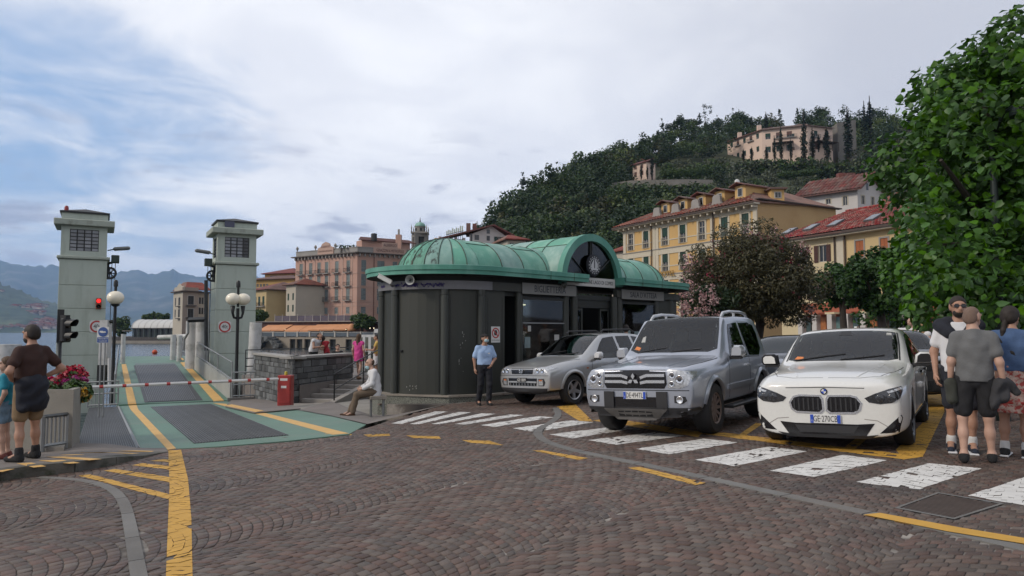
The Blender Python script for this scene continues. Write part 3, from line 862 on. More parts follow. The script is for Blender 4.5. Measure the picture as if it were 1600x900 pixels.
sg=thing('information_sign','blue and white ferry information sign on thin posts beside the globe lamp','sign',P(162,640,20.5))
c0=P(162,523,20.5)
def sq(a,mm,name,y=0.0,parent=sg,th_=.012):
 (x0,y0),(x1,y1)=a
 p=P(x0,y1,20.5);q=P(x1,y0,20.5)
 mb=MB();mb.box(p.x,20.5+y-th_,p.z,q.x,20.5+y,q.z);return mb.build(name,mm,parent,world=True)
sq(((151.5,511),(170.5,536)),m_sign_w,'panel')
sq(((152.2,527),(169.8,535.2)),m_sign_b,'blue_band',-.013,th_=.004)
cc=P(161,518.6,20.48)
d_=MB();d_.lathe([(0,0),(.135,0),(.135,.008),(0,.008)],26,0,Matrix.Translation(cc-Vector((0,-.003,0)))@Matrix.Rotation(PI/2,4,'X'));d_.build('disc',m_sign_b,sg,world=True)
MB().prism([(-.10,-.005),(-.03,-.03),(.09,-.02),(.07,.02),(.02,.012),(.0,.03),(-.08,.03)],0,.004,M=Matrix.Translation(cc-Vector((0,.008,0)))@Matrix.Rotation(PI/2,4,'X')).build('ferry_emblem',m_sign_w,sg,world=True)
Mi=ROOTM[sg.name].inverted()
text_mesh('lettering','TRAGHETTI',.055,Mi@frame_xz(P(161,529.4,20.48),(1,0,0)),m_sign_w,sg,.001)
text_mesh('lettering','E ALISCAFI',.05,Mi@frame_xz(P(161,533,20.48),(1,0,0)),m_sign_w,sg,.001)
for px in(158.5,165):
 p=P(px,520,20.53);MB().cyl(Vector((p.x,p.y,-1.3)),p,.02,6).build('post',m_steel,sg,world=True)
 # globe lamps
def globe_lamp(name,label,base,h,globes,gr_):
 t=thing(name,label,'street lamp',base,group='black globe lamps by the ramp')
 MB().lathe([(.11,0),(.11,.5),(.075,.62),(.065,h*.45),(.06,h-.35)],12).build('post',m_blackm,t,smooth='auto')
 if len(globes)==1:
  MB().lathe([(.06,h-.36),(.16,h-.30),(.18,h-.25),(.1,h-.24)],14).build('collar',m_blackm,t)
 MB().lathe([(.05,h-.3),(.05,h+.47),(.085,h+.5),(.085,h+.68),(.05,h+.76),(0,h+.77)],10).build('finial',m_blackm,t,smooth='auto')
 for gx in globes:
  if len(globes)>1:
   MB().tube([(gx*.15,0,h-.75),(gx*.75,0,h-.72),(gx,0,h-.55),(gx,0,h-.25)],[.05,.05,.05,.10],8).build('arm',m_blackm,t,smooth=True)
  MB().lathe([(gr_*math.sin(a_),h+gr_*.06-gr_*math.cos(a_)*.86)for a_ in[PI*i/14 for i in range(15)]],20,0,Matrix.Translation((gx,0,0))).build('globe',m_lampglass,t,smooth=True)
 return t
lb=P(176,600,30.0);lb.z=apron_z(lb.x,lb.y)
globe_lamp('street_lamp','black lamp post with one cream globe beside the blue information sign',lb,P(177,466,30.0).z-lb.z,[0],.33)
lb=P(369,600,29.0);lb.z=-1.3
l2=globe_lamp('street_lamp','black lamp post with two cream globes in front of the solar panel tower',lb,P(370,468,29.0).z-lb.z,[-.20,.20],.28)
l2.rotation_euler.z=R(38);ROOTM[l2.name]=l2.matrix_basis.copy()
# barrier
bt=AP(446,635)
bar=thing('barrier','red barrier cabinet with a lowered red and white striped boom across the ramp','barrier',bt)
m_redcab=mat('red_cabinet',(.33,.035,.03),.45,var=.12,scale=5,tint=(.25,.03,.03),tscale=4)
MB().bbox(-.20,-.16,0,.20,.16,.94,.015).build('cabinet',m_redcab,bar)
MB().bbox(-.165,-.172,.10,.165,-.158,.86,.004).build('door',m_redcab,bar)
MB().box(-.12,-.176,.78,.1,-.171,.85).build('sticker',m_sign_w,bar)
MB().box(-.09,-.176,.56,.07,-.171,.63).build('sticker',m_sign_w,bar)
MB().lathe([(.05,.94),(.05,.99),(.04,1.05),(0,1.06)],10).build('beacon',mat('amber_beacon',(.45,.38,.05),.3,var=0),bar)
pa_,pb_=P(438,592,bt.y-.1),P(128,605.5,19.0)
nseg=19
for k in range(nseg):
 a_,b_=pa_.lerp(pb_,k/nseg),pa_.lerp(pb_,(k+1)/nseg)
 mid=a_.lerp(b_,.0)
 red=k%2==1
 if red:a2,b2=a_.lerp(b_,.2),a_.lerp(b_,.55)
 for q in([(a_,b_,0)]if not red else[(a_,a2,0),(a2,b2,1),(b2,b_,0)]):
  MB().tube([q[0],q[1]],.048,6).build('boom_red' if q[2]else 'boom',m_sign_r if q[2]else m_sign_w,bar,world=True)
def fence_panel(name,label,a,b,h,n,cat_='fence',zf=None,material=None):
 t=thing(name,label,cat_,a)
 material=material or m_steel
 for z in(.08,.5,h):
  MB().tube([a+Vector((0,0,z)),b+Vector((0,0,z))],.03,6).build('rail',material,t,world=True)
 for k in range(n):
  p=a.lerp(b,k/(n-1));MB().cyl(p,p+Vector((0,0,h)),.03 if k in(0,n-1)else .014,6).build('bar',material,t,world=True)
 return t
fa,fb=AP(362,627),AP(396,624);fb=fa+Vector((.9,.4,0))*1.1
fence_panel('steel_fence','low grey steel fence on a plinth between the ramp and the stone wall',fa+Vector((0,0,.12)),fb+Vector((0,0,.12)),.95,6)
mb=MB();mb.box(-.15,-.1,0,1.35,.12,.13,M=basis(fa,Vector((.914,.406,0)),Vector((-.406,.914,0))));tag(mb.build('fence_plinth',m_kerb),'pale concrete plinth under the low grey steel fence by the ramp','plinth')
f0,f1=AP(137,637),AP(184,634.5)
fence_panel('steel_fence','low grey steel fence behind the flower planter at the tower foot',f0,f1,.95,9)
m_pile=mat('white_pile',(.50,.50,.49),.6,var=.1,scale=1.5,tint=(.33,.33,.31),tscale=1.2)
def pile(px,pyt,Y,r,label,top=None,lean=None,grp='white mooring piles',foot=True):
 p=P(px,pyt,Y);t=thing('mooring_pile',label,'pile',(p.x,p.y,WATER_Z),group=grp)
 hh=p.z-WATER_Z
 lx=lean or 0
 MB().tube([(-lx*hh,0,.9 if foot else-1),(0,0,hh)],r,14).build('shaft',m_pile,t,smooth='auto')
 if foot:MB().tube([(-lx*hh,0,-2),(-lx*hh,0,.92)],r*.98,14).build('foot',m_blackm,t,smooth='auto')
 return t
pile(400,504,33,.27,'tall leaning white steel pile beside the stone wall',lean=.045,foot=False)
for px,py,Y,r,lb_ in((302,502,38.5,.36,'thick white pile cluster at the ramp side by the right tower, outer one'),(318,501.5,38.2,.38,'thick white pile at the ramp side touching the solar panel tower'),(193,522,48,.14,'slim white pile at the left corner of the ramp end'),(271,523,49,.18,'slim white pile at the right corner of the ramp end, nearer the middle'),(281,524,46,.16,'slim white pile against the ramp railing end'),(14,538,60,.9,'broad white mooring pile out in the lake beyond the brown shirted man')):
 pile(px,py,Y,r,lb_,foot=px>150)
mb=MB()
bm_=thing('steel_beam','white horizontal beam on piles behind the end of the ferry ramp','beam',P(260,527,52))
MB().tube([P(248,527,52),P(330,524,50)],.16,10).build('tube',m_pile,bm_,world=True,smooth='auto')
MB().tube([P(322,528,47),P(296,530.5,47)],.14,10).build('tube',m_pile,bm_,world=True,smooth='auto')
pf=thing('portal_frame','dark steel bracket frame fixed to the side of the solar panel tower','frame',P(322,540,37.2))
MB().tube([P(295,500,37.5),P(322,499,37.0)],.13,4).build('beam',m_blackm,pf,world=True)
MB().tube([P(322,438,37.0),P(322,548,37.0)],.09,6).build('pipe',m_grate,pf,world=True)
MB().tube([P(294,500,37.5),P(294,520,37.5),P(288,530,37.6),P(287,545,37.6)],.06,6).build('bent_pipe',m_steel,pf,world=True)
pf=thing('winch_frame','white and black winch cabinet frame beside the red lamp tower','frame',P(168,560,32.5))
MB().box(-.25,-.2,.0,.1,.2,2.0,M=Matrix.Translation(P(166,570,32.5))).build('cabinet',m_pile,pf,world=True)
MB().box(-.35,-.2,-.9,-.1,.2,.0,M=Matrix.Translation(P(168,570,32.5))).build('post',m_blackm,pf,world=True)
MB().tube([P(159,502.5,32.5),P(176,502.5,32.5)],.08,4).build('beam',m_blackm,pf,world=True)
MB().tube([P(172,560,31.5),P(172,600,31.5)],.10,8).build('pipe',m_pile,pf,world=True)
# raised island with the planter
isl=thing('raised_island',None,None);isl['kind']='structure'
KZ={0:.13}
def isl_h(x,y):
 px=800+FPX*x/(y*math.cos(PITCH))if y>.1 else 0
 return .13*sstep(266,150,800+FPX*x/y)
ip=[(p[0],p[1])for p in ISLAND]
mbi=cut_sheet(ip,lambda x,y:plane_z(x,y)+isl_h(x,y)-.002,.35,skirt=None)
mbi.build('island_top',m_paving,isl)
pxk=[(-300,800),(-60,762),(0,752),(41,745.5),(117,737.5),(181,726),(262,706)]
kp=[G(*p)for p in pxk]
kk=[]
for a_,b_ in zip(kp[:-1],kp[1:]):
 n_=max(1,int(round((b_-a_).length/.7)))
 for k in range(n_):kk.append((a_.lerp(b_,k/n_),a_.lerp(b_,(k+.985)/n_)))
for a_,b_ in kk:
 d_=(b_-a_).normalized();nn_=Vector((-d_.y,d_.x,0))*.16
 o_=-Vector((-d_.y,d_.x,0))*.012
 q=[a_+o_,b_+o_,b_+nn_,a_+nn_]
 mb=MB()
 lo=[Vector((p.x,p.y,plane_z(p.x,p.y)-.1))for p in q];hi=[Vector((p.x,p.y,plane_z(p.x,p.y)+isl_h(p.x,p.y)+.006))for p in q]
 mb.add(lo+hi,[(4,5,6,7),(0,1,5,4),(1,2,6,5),(2,3,7,6),(3,0,4,7)]);mb.build('kerb_stone',mat('old_kerb',(.11,.105,.09),.9,var=.2,scale=3,tint=(.05,.055,.035),tscale=5,bump=.4,rand=.12),isl)
for zq in([(70,435),(130,432),(190,447),(140,452)],[(160,423),(260,421),(330,433),(290,436)],[(190,408),(270,407),(420,417),(370,422)],[(250,400),(320,398),(520,403),(480,407)],[(330,391),(420,389),(580,393),(560,397)],[(490,384),(560,382),(650,384),(630,387)],[(-60,466),(0,462),(60,458),(10,470)]):
 q=[(a_/2.648,560+b_/2.648)for a_,b_ in zq]
 d3=[ray(*p)for p in q]
 pts=[]
 for d_ in d3:
  t_=8.0
  for _ in range(12):t_=(CAMZ-plane_z(d_.x*t_,t_)-isl_h(d_.x*t_,t_))/(-d_.z)
  pts.append(Vector((d_.x*t_,t_,CAMZ+d_.z*t_+.004)))
 MB().add(pts+[p-Vector((0,0,.003))for p in pts],[(0,1,2,3),(4,5,1,0),(5,6,2,1),(6,7,3,2),(7,4,0,3)]).build('yellow_line',m_yellow2,isl)
def ISL(px,py):
 d_=ray(px,py);t_=8.0
 for _ in range(12):t_=(CAMZ-plane_z(d_.x*t_,t_)-isl_h(d_.x*t_,t_))/(-d_.z)
 return Vector((d_.x*t_,t_,CAMZ+d_.z*t_))
p0=ISL(112,700);pz=p0.z-.05
pl=thing('planter','big grey concrete planter overflowing with red and yellow flowers by the ramp','planter',p0)
ux=Vector((1,-.08,0)).normalized()
Mp=basis(Vector((0,0,0)),ux,AXD)
h_=.86
outer=[(-1.2,0),(0,0),(.06,1.2),(.0,3.0),(-1.2,3.0)]
inner=[(-1.1,.1),(-.1,.1),(-.04,1.2),(-.1,2.9),(-1.1,2.9)]
mb=MB();n=len(outer)
top_=[(*p,h_-.12*(p[1]/3.0))for p in outer];tin_=[(*p,h_-.12*(p[1]/3.0))for p in inner]
mb.add([(*p,-.3)for p in outer]+top_+tin_+[(*p,h_-.2)for p in inner],[(i,(i+1)%n,n+(i+1)%n,n+i)for i in range(n)]+[(n+i,n+(i+1)%n,2*n+(i+1)%n,2*n+i)for i in range(n)]+[(2*n+i,2*n+(i+1)%n,3*n+(i+1)%n,3*n+i)for i in range(n)],0,Mp)
mb.build('trough',mat('planter_concrete',(.25,.235,.205),.85,var=.12,scale=2,tint=(.13,.125,.10),tscale=2.2,tcut=(.55,.75),bump=.35,bscale=50),pl)
MB().prism(inner,h_-.22,h_-.2,M=Mp).build('soil',mat('soil',(.03,.022,.016),.95),pl)
mb=MB();mb.box(.0,.0,0,.35,.8,.12,M=Mp@Matrix.Translation((-1.35+.9,-.35,-.06)));mb.build('foot_step',m_concrete,pl)
def leaf_cloud(centers,n,size,flat=.5,rs=None):
 """n small folded leaves scattered round the given (centre, radius) blobs: vertices and quads."""
 rs=rs or nrs
 C=np.array([c_[0]for c_ in centers],dtype=float);Rr=np.array([c_[1]if np.ndim(c_[1])else(c_[1],)*3 for c_ in centers],dtype=float)
 w=np.prod(Rr,1)**(2/3);k=rs.choice(len(C),n,p=w/w.sum())
 d=rs.normal(size=(n,3));d/=np.linalg.norm(d,axis=1)[:,None]
 r=rs.uniform(.45,1.0,n)**.5
 p=C[k]+d*Rr[k]*r[:,None]
 nr=d*.7+rs.normal(size=(n,3))*.6+np.array([0,0,.5]);nr/=np.linalg.norm(nr,axis=1)[:,None]
 t=np.cross(nr,rs.normal(size=(n,3)));t/=np.linalg.norm(t,axis=1)[:,None]
 b_=np.cross(nr,t)
 s=size*rs.uniform(.6,1.3,n)[:,None]
 V=np.stack([p-t*s,p-b_*s*flat-nr*s*.12,p+t*s-nr*s*.25,p+b_*s*flat-nr*s*.12],1).reshape(-1,3)
 F=(np.arange(n)[:,None]*4+np.arange(4)[None])
 return V,F
def cloud_obj(name,centers,n,size,m_,parent=None,flat=.5,smooth=False,**kw):
 V,F=leaf_cloud(centers,n,size,flat)
 if parent is not None:
  Mi=np.array(ROOTM[parent.name].inverted());V=V@Mi[:3,:3].T+Mi[:3,3]
 return np_mesh(name,V,F,m_,parent,**kw)
def leafmat(name,col,rand=.35,rough=.55,trans=True):
 m_=mat(name,col,rough,var=0,rand=rand,spec=.35)
 return m_
m_leaf=leafmat('planter_leaf',(.055,.105,.028));m_gera=leafmat('geranium_red',(.42,.015,.035),.25);m_mari=leafmat('marigold',(.55,.30,.02),.25)
m_pink=leafmat('flower_magenta',(.30,.03,.14),.3);m_viol=leafmat('flower_violet',(.10,.06,.16),.3)
def wpos(px,py,Y):return tuple(P(px,py,Y))
def flowers(name,label,blobs,n,size,m_,leaf_blobs,nl,cat_='flower'):
 t=thing(name,label,cat_,P(*blobs[0][0]),group=None)
 cloud_obj('foliage',[(wpos(*b_[0]),b_[1])for b_ in leaf_blobs],nl,.045,m_leaf,t,kind='stuff')
 cloud_obj('blossom',[(wpos(*b_[0]),b_[1])for b_ in blobs],n,size,m_,t,.9,kind='stuff')
 return t
flowers('geranium','bright red geraniums at the back of the concrete planter',[((108,583,12.3),.13),((120,581,12.4),.13),((128,586,12.4),.11),((89,596,12.0),.10),((80,598,11.9),.10),((98,590,12.1),.08),((69,601,11.8),.07)],680,.030,m_gera,[((85,606,12.0),.16),((110,596,12.3),.2),((75,610,11.8),.16)],900)
flowers('marigold','yellow and orange flowers spilling over the planter side by the grating',[((127,613,11.9),.10),((131,618,12.2),.12),((114,624,11.7),.06),((135,605,12.3),.07)],460,.024,m_mari,[((126,612,12.0),.18),((116,608,11.9),.16),((133,612,12.3),.12)],700)
flowers('petunia','magenta and violet flowers between the red and yellow ones in the planter',[((117,598,12.1),.12),((105,599,12.0),.10),((128,597,12.2),.10)],420,.028,m_pink,[((112,606,12.0),.15)],400)
flowers('salvia','thin violet flower spikes standing up in the concrete planter',[((102,598,12.2),.09),((107,580,12.4),(.03,.03,.1)),((131,583,12.4),(.03,.03,.13)),((96,586,12.2),(.03,.03,.12)),((72,592,12),(.04,.04,.1))],260,.016,m_viol,[((102,606,12.1),.12)],300)
fence_panel('low_railing','low grey tube railing behind the legs of the brown shirted man',ISL(66,706),ISL(104,700),.5,7,'railing')
# ticket office pavilion
KU,KV=Vector((.7071,.7071,0)),Vector((-.7071,.7071,0))
KC=Vector((-1.84,20.23,-.10))
kio=thing('ticket_kiosk','dark ticket pavilion with a vaulted green copper roof and an arched emblem window','pavilion',KC,rz=PI/4)
KM=ROOTM[kio.name]
m_copper=mat('copper_patina',(.155,.335,.272),.62,var=.16,scale=1.1,tint=(.25,.42,.35),tscale=2.6,tcut=(.46,.64),rand=.07,stretch=(1,1,.5))
m_copper_d=mat('copper_stained',(.135,.30,.245),.65,var=.2,scale=2.0,tint=(.030,.055,.045),tscale=3.2,tcut=(.50,.60),rand=.1,stretch=(2.4,2.4,.6))
m_fascia=mat('copper_fascia',(.070,.250,.190),.55,var=.14,scale=1.3,tint=(.13,.31,.25),tscale=2.5,tcut=(.45,.7),stretch=(1,1,.25))
m_seam=mat('copper_seam',(.045,.085,.065),.7,var=.3,scale=5,tint=(.10,.075,.05),tscale=3)
m_kwall=mat('kiosk_panel',(.030,.033,.027),.55,var=.10,scale=.8,tint=(.040,.040,.031),tscale=.7,tcut=(.45,.7),stretch=(1,1,.35),bump=.08,bscale=8)
m_kdark=mat('kiosk_dark',(.014,.016,.014),.5,var=.1)
m_kcol=mat('kiosk_column',(.040,.044,.038),.45,var=.08,scale=1.2)
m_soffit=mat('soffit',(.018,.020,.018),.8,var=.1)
m_terr=mat('terrazzo',(.22,.225,.19),.8,var=.06,scale=2,tint=(.055,.06,.05),tscale=55,tcut=(.46,.56),bump=.2,bscale=60)
m_slab=mat('plinth_slab',(.24,.215,.18),.75,var=.15,scale=2,tint=(.16,.11,.08),tscale=3,tcut=(.55,.7))
m_frieze_lit=mat('frieze_band_lit',(.145,.145,.155),.6,var=.12,scale=1.5)  # lighter frieze grey for the lit curved end, light put into the colour
m_graf=mat('graffiti_ink',(.035,.025,.13),.6,var=.1)
m_board=mat('sign_board',(.18,.18,.17),.6,var=.06)
m_ltr=mat('sign_letters',(.022,.028,.035),.6,var=0)
UL=8.48
def gl(name,tint,rough=.03,add=.03):
 m_=bpy.data.materials.new(name);m_.use_nodes=True
 nt=m_.node_tree;nt.nodes.clear()
 o=nt.nodes.new('ShaderNodeOutputMaterial');mx=nt.nodes.new('ShaderNodeMixShader');tr=nt.nodes.new('ShaderNodeBsdfTransparent')
 gs=nt.nodes.new('ShaderNodeBsdfGlossy');fr=nt.nodes.new('ShaderNodeFresnel');fr.inputs[0].default_value=1.38
 ad=nt.nodes.new('ShaderNodeMath');ad.operation='ADD';ad.inputs[1].default_value=add;nt.links.new(fr.outputs[0],ad.inputs[0])
 gs.inputs['Roughness'].default_value=rough;tr.inputs[0].default_value=(*tint,1)
 nt.links.new(ad.outputs[0],mx.inputs[0]);nt.links.new(tr.outputs[0],mx.inputs[1]);nt.links.new(gs.outputs[0],mx.inputs[2]);nt.links.new(mx.outputs[0],o.inputs[0])
 MATS[name]=m_
 return m_
m_glass=gl('window_glass',(.60,.64,.62))
m_amber=gl('amber_glass',(.55,.42,.25),.06)
pp=[(UL+.3,-1.98),(UL+.3,1.9),(0,1.9),(-1.5,1.45),(-2.09,.2),(-1.17,-1.50),(-.2,-1.98)]
pp=[(UL+.3,1.9),(0,1.9),(-1.5,1.45),(-2.12,.2),(-1.19,-1.55),(-.25,-2.0),(UL+.3,-2.0)]
MB().prism(pp,-.75,-.05).build('plinth',m_terr,kio)
MB().prism([(x*1.0+(.03 if x>0 else-.035),y+(.035 if y>0 else-.035))for x,y in pp],-.05,0).build('plinth_slab',m_slab,kio)
M_=Matrix.Translation((-1.88,-.28,-.36))@Matrix.Rotation(R(-62),4,'Z')
MB().box(-.13,-.02,-.07,.13,.02,.07,M=M_).build('vent',m_kdark,kio)
MB().quad((-.07,-.024,-.3),(.03,-.024,-.3),(.05,-.024,-.07),(-.06,-.024,-.07),M=M_).build('rust_stain',mat('rust',(.20,.11,.05),.9,var=.3,scale=12),kio)
RW=1.78
angs=[92,124,158,183,229,260]
def pol(r,a):return(r*math.cos(R(a)),r*math.sin(R(a)))
for i in range(len(angs)-1):
 a0,a1=angs[i],angs[i+1]
 mb=MB();n=6
 for k in range(n):
  p,q=pol(RW,a0+(a1-a0)*k/n),pol(RW,a0+(a1-a0)*(k+1)/n)
  p2,q2=pol(RW-.06,a0+(a1-a0)*k/n),pol(RW-.06,a0+(a1-a0)*(k+1)/n)
  mb.prism([p,p2,q2,q][::-1],0,2.68)
 mb.build('wall_panel',m_kwall,kio,smooth='auto')
 for a in(a0+4.5,a1-4.5):
  p=pol(RW+.004,a);MB().cyl((*p,.06),(*p,2.55),.012,4).build('door_seam',m_kdark,kio)
for a in(158,183,229,260):
 p=pol(RW+.03,a)
 MB().lathe([(.105,0),(.105,2.5),(.092,2.51),(.092,2.54),(.105,2.55),(.105,2.68)],14,M=Matrix.Translation((*p,0))).build('column',m_kcol,kio,smooth='auto')
p=pol(RW+.02,190);MB().box(-.02,-.05,1.08,.03,.05,1.12,M=Matrix.Translation((*p,0))@Matrix.Rotation(R(190),4,'Z')).build('door_handle',m_blackm,kio)
ch=MB()
for k in range(12):
 a=rnd.uniform(240,247);z=rnd.uniform(.5,1.6);p=pol(RW+.004,a)
 ch.box(-.004,-rnd.uniform(.004,.014),-rnd.uniform(.005,.05),.004,rnd.uniform(.003,.008),rnd.uniform(.005,.02),M=Matrix.Translation((*p,z))@Matrix.Rotation(R(a),4,'Z'))
for k in range(8):
 a=rnd.uniform(196,206);p=pol(RW+.004,a)
 ch.box(-.004,-.01,-.015,.004,rnd.uniform(.0,.01),.02,M=Matrix.Translation((*p,.1+rnd.uniform(0,.12)))@Matrix.Rotation(R(a),4,'Z'))
ch.build('chipped_paint',mat('chip_white',(.27,.27,.25),.8),kio,kind='stuff')
YF=-1.80
def fbox(name,u0,u1,z0,z1,y0,y1,mm,parent=kio,**kw):
 return MB().box(u0,min(y0,y1),z0,u1,max(y0,y1),z1).build(name,mm,parent,**kw)
MB().box(-.32,-1.80,0,.52,-1.72,2.68).build('wall_panel',m_kwall,kio)
for u in(-.1,.42):fbox('door_seam',u,u+.018,.06,2.5,YF-.004,YF,m_kdark)
fbox('recess_back',.52,1.12,0,2.68,-1.1,-1.05,m_kdark)
fbox('recess_side',.50,.53,0,2.68,-1.72,-1.05,m_kdark);fbox('recess_side',1.13,1.155,0,2.68,-1.72,-1.05,m_kdark)
for u in(1.12,3.06,3.46,5.40,5.66,7.72,8.6):
 MB().lathe([(.11,0),(.11,2.68)],14,M=Matrix.Translation((u,-1.74,0))).build('column',m_kcol,kio,smooth='auto')
def bay(u0,u1,z0,label_parts):
 b_=MB();b_.box(u0,-1.80,0,u1,-1.72,z0);b_.build('sill_wall',m_kwall,kio)
 fr=MB();
 for a,bb in((u0,u0+.07),(u1-.07,u1)):fr.box(a,-1.80,z0,bb,-1.70,2.55)
 fr.box(u0+.07,-1.80,z0,u1-.07,-1.70,z0+.07);fr.box(u0+.07,-1.80,2.48,u1-.07,-1.70,2.55)
 f=fr.build('window',m_kdark,kio)
 MB().box(u0+.07,-1.765,z0+.07,u1-.07,-1.755,2.48).build('pane',m_glass,f)
 return f
w1=bay(1.16,3.04,.78,None)
w2=bay(5.72,7.68,.78,None)
fbox('transom_bar',1.23,2.97,1.82,1.85,-1.79,-1.73,m_steel,w1)
m_paper=mat('paper',(.42,.42,.40),.8);m_poster=mat('poster_blue',(.20,.26,.27),.7,var=.2,scale=6)
for(u,z,w,h,mm)in((1.32,1.15,.22,.30,m_poster),(2.55,1.35,.2,.16,m_paper),(2.5,.95,.3,.18,m_poster),(1.45,1.6,.12,.16,m_paper)):
 fbox('notice',u,u+w,z,z+h,-1.775,-1.77,mm,w1)
for(u,z,w,h)in((5.85,1.0,.16,.65),(6.08,1.0,.16,.65),(6.45,.9,.8,.7)):
 fbox('notice',u,u+w,z,z+h,-1.775,-1.77,m_poster,w2)
fbox('back_wall',1.0,8.4,0,2.7,1.55,1.6,mat('interior',(.16,.16,.145),.8,var=.2))
fbox('floor_slab',.5,8.5,-.01,.012,-1.7,1.55,m_kdark)
fbox('counter',1.2,3.1,0,1.05,-.9,-.5,mat('counter',(.10,.10,.09),.5))
fbox('partition',3.2,3.26,0,2.7,-1.6,1.5,m_kdark);fbox('partition',5.5,5.56,0,2.7,-1.6,1.5,m_kdark)
m_tube=mat('fluorescent',(1.0,.90,.62),.5,var=0,emit=3.0)
for(u,z)in((1.75,2.38),(2.2,2.38),(1.85,1.98)):
 fbox('ceiling_lamp',u,u+.36,z,z+.035,-.62,-.54,m_tube)
m_shelf=mat('brown_cabinet',(.17,.09,.04),.6,var=.2)
fbox('cabinet',2.5,2.95,1.1,2.1,.8,1.2,m_shelf);fbox('cabinet',6.6,7.2,.8,1.3,-.6,-.2,m_shelf)
fbox('screen',1.8,2.1,1.05,1.35,-.75,-.7,m_poster);fbox('screen',2.3,2.55,1.05,1.3,-.75,-.7,m_kdark)
for(a,bb)in((3.56,4.0),(4.86,5.32)):
 fr=MB()
 for x in(a,bb-.05):fr.box(x,-1.62,0,x+.05,-1.56,2.3)
 fr.box(a+.05,-1.62,2.24,bb-.05,-1.56,2.3);fr.box(a+.05,-1.62,0,bb-.05,-1.56,.1);fr.box(a+.05,-1.62,1.0,bb-.05,-1.56,1.06)
 f=fr.build('door',m_kcol,kio);MB().box(a+.05,-1.595,.1,bb-.05,-1.585,2.24).build('pane',m_glass,f)
fbox('lintel',3.5,5.36,2.32,2.68,-1.66,-1.5,m_kdark)
fbox('lintel',-.3,8.7,2.56,2.70,-1.70,-1.5,m_kdark)
fbox('wall_panel',7.72,8.6,0,2.68,-1.79,-1.72,m_kwall)
mb=MB()
for k in range(8):
 p,q=pol(RW,-90+180*k/8),pol(RW,-90+180*(k+1)/8)
 mb.quad((p[0]+8.5,p[1],0),(q[0]+8.5,q[1],0),(q[0]+8.5,q[1],2.68),(p[0]+8.5,p[1],2.68))
mb.build('end_wall',m_kwall,kio,smooth='auto')
fbox('rear_wall',0,8.5,0,2.68,1.72,1.78,m_kwall)
def ring(r0,r1,z0,z1,a0=90,a1=270,n=28,cx=0.0):
 mb=MB();out=[(cx+r1*math.cos(R(a0+(a1-a0)*i/n)),r1*math.sin(R(a0+(a1-a0)*i/n)))for i in range(n+1)]
 inn=[(cx+r0*math.cos(R(a0+(a1-a0)*i/n)),r0*math.sin(R(a0+(a1-a0)*i/n)))for i in range(n+1)]
 for i in range(n):mb.prism([out[i],out[i+1],inn[i+1],inn[i]],z0,z1)
 return mb
ring(RW-.1,RW+.10,2.68,2.90).build('frieze',m_frieze_lit,kio,smooth='auto')
fbox('frieze',0,3.44,2.68,2.90,-1.72,-1.879,m_kwall);fbox('frieze',5.4,8.5,2.68,2.90,-1.72,-1.879,m_kwall)  # same band further right in the dark wall colour, its shade painted in
ring(RW-.1,RW+.10,2.68,2.90,-90,90,cx=8.48).build('frieze',m_kwall,kio,smooth='auto')
gf=MB()
for a0,a1,amp in((163,170,.02),(181,190,.02),(192,203,.055),(203,207,.04),(210,222,.05),(222,228,.04)):
 pts=[]
 n=26
 for i in range(n):
  a=a0+(a1-a0)*i/(n-1)+1.6*math.sin(i*1.7);z=2.79+amp*math.sin(i*2.1+a0)+.018*math.sin(i*.9)
  pts.append((*pol(RW+.103,a),z))
 gf.tube(pts,.011,4)
gf.build('graffiti',m_graf,kio)
RE=2.20
def eave_loop(y0,y1):return None
mb=MB()
def eave_piece(poly,name_f,zb=3.04,zt=3.27):
 pass
lft=[(3.64,-RE)]+[pol(RE,270-i*180/36)for i in range(37)]+[(3.64,RE)]
lft=[(3.60,-RE)]+[pol(RE,270-180*i/36)for i in range(37)]+[(3.60,RE)]
rgt=[(5.40,RE)]+[(UL+RE*math.cos(R(90-180*i/36)),RE*math.sin(R(90-180*i/36)))for i in range(37)]+[(5.40,-RE)]
def fascia(loop,nm):
 n=len(loop);mb=MB()
 prof=[(0,3.045),(0,3.15),(.03,3.155),(.03,3.27),(-.10,3.29),(-.14,3.22)]
 nor=[]
 for i in range(n):
  a_,b_=Vector((*loop[max(0,i-1)],0)),Vector((*loop[min(n-1,i+1)],0));d=(b_-a_).normalized();nor.append(Vector((-d.y,d.x,0)))
 sgn=1
 c0_=Vector((*loop[n//2],0));
 if nor[n//2].dot(c0_-Vector((4.2,0,0)))<0:sgn=-1
 vs=[(loop[i][0]+sgn*nor[i].x*o,loop[i][1]+sgn*nor[i].y*o,z)for i in range(n)for o,z in prof]
 m_=len(prof)
 mb.add(vs,[(i*m_+j,(i+1)*m_+j,(i+1)*m_+j+1,i*m_+j+1)for i in range(n-1)for j in range(m_-1)])
 mb.build('fascia',m_fascia,kio,smooth='auto')
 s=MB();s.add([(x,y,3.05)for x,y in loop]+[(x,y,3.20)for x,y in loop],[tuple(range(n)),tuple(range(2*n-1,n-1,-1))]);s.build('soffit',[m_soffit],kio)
fascia(lft,'l');fascia(rgt,'r')
for(u,y0)in((3.60,-RE),(5.40,-RE)):
 MB().box(u-.012,y0,3.045,u+.012,-1.74,3.28).build('fascia_return',m_fascia,kio)
for s_ in(1.9,2.9,6.3,7.4):fbox('fascia_joint',s_,s_+.012,3.05,3.275,-RE-.034,-RE-.02,m_seam)
ring(RW-.16,RW+.02,2.9,3.06).build('upper_wall',m_soffit,kio);fbox('upper_wall',0,3.5,2.9,3.06,-1.75,-1.6,m_soffit);fbox('upper_wall',5.4,8.5,2.9,3.06,-1.75,-1.6,m_soffit)
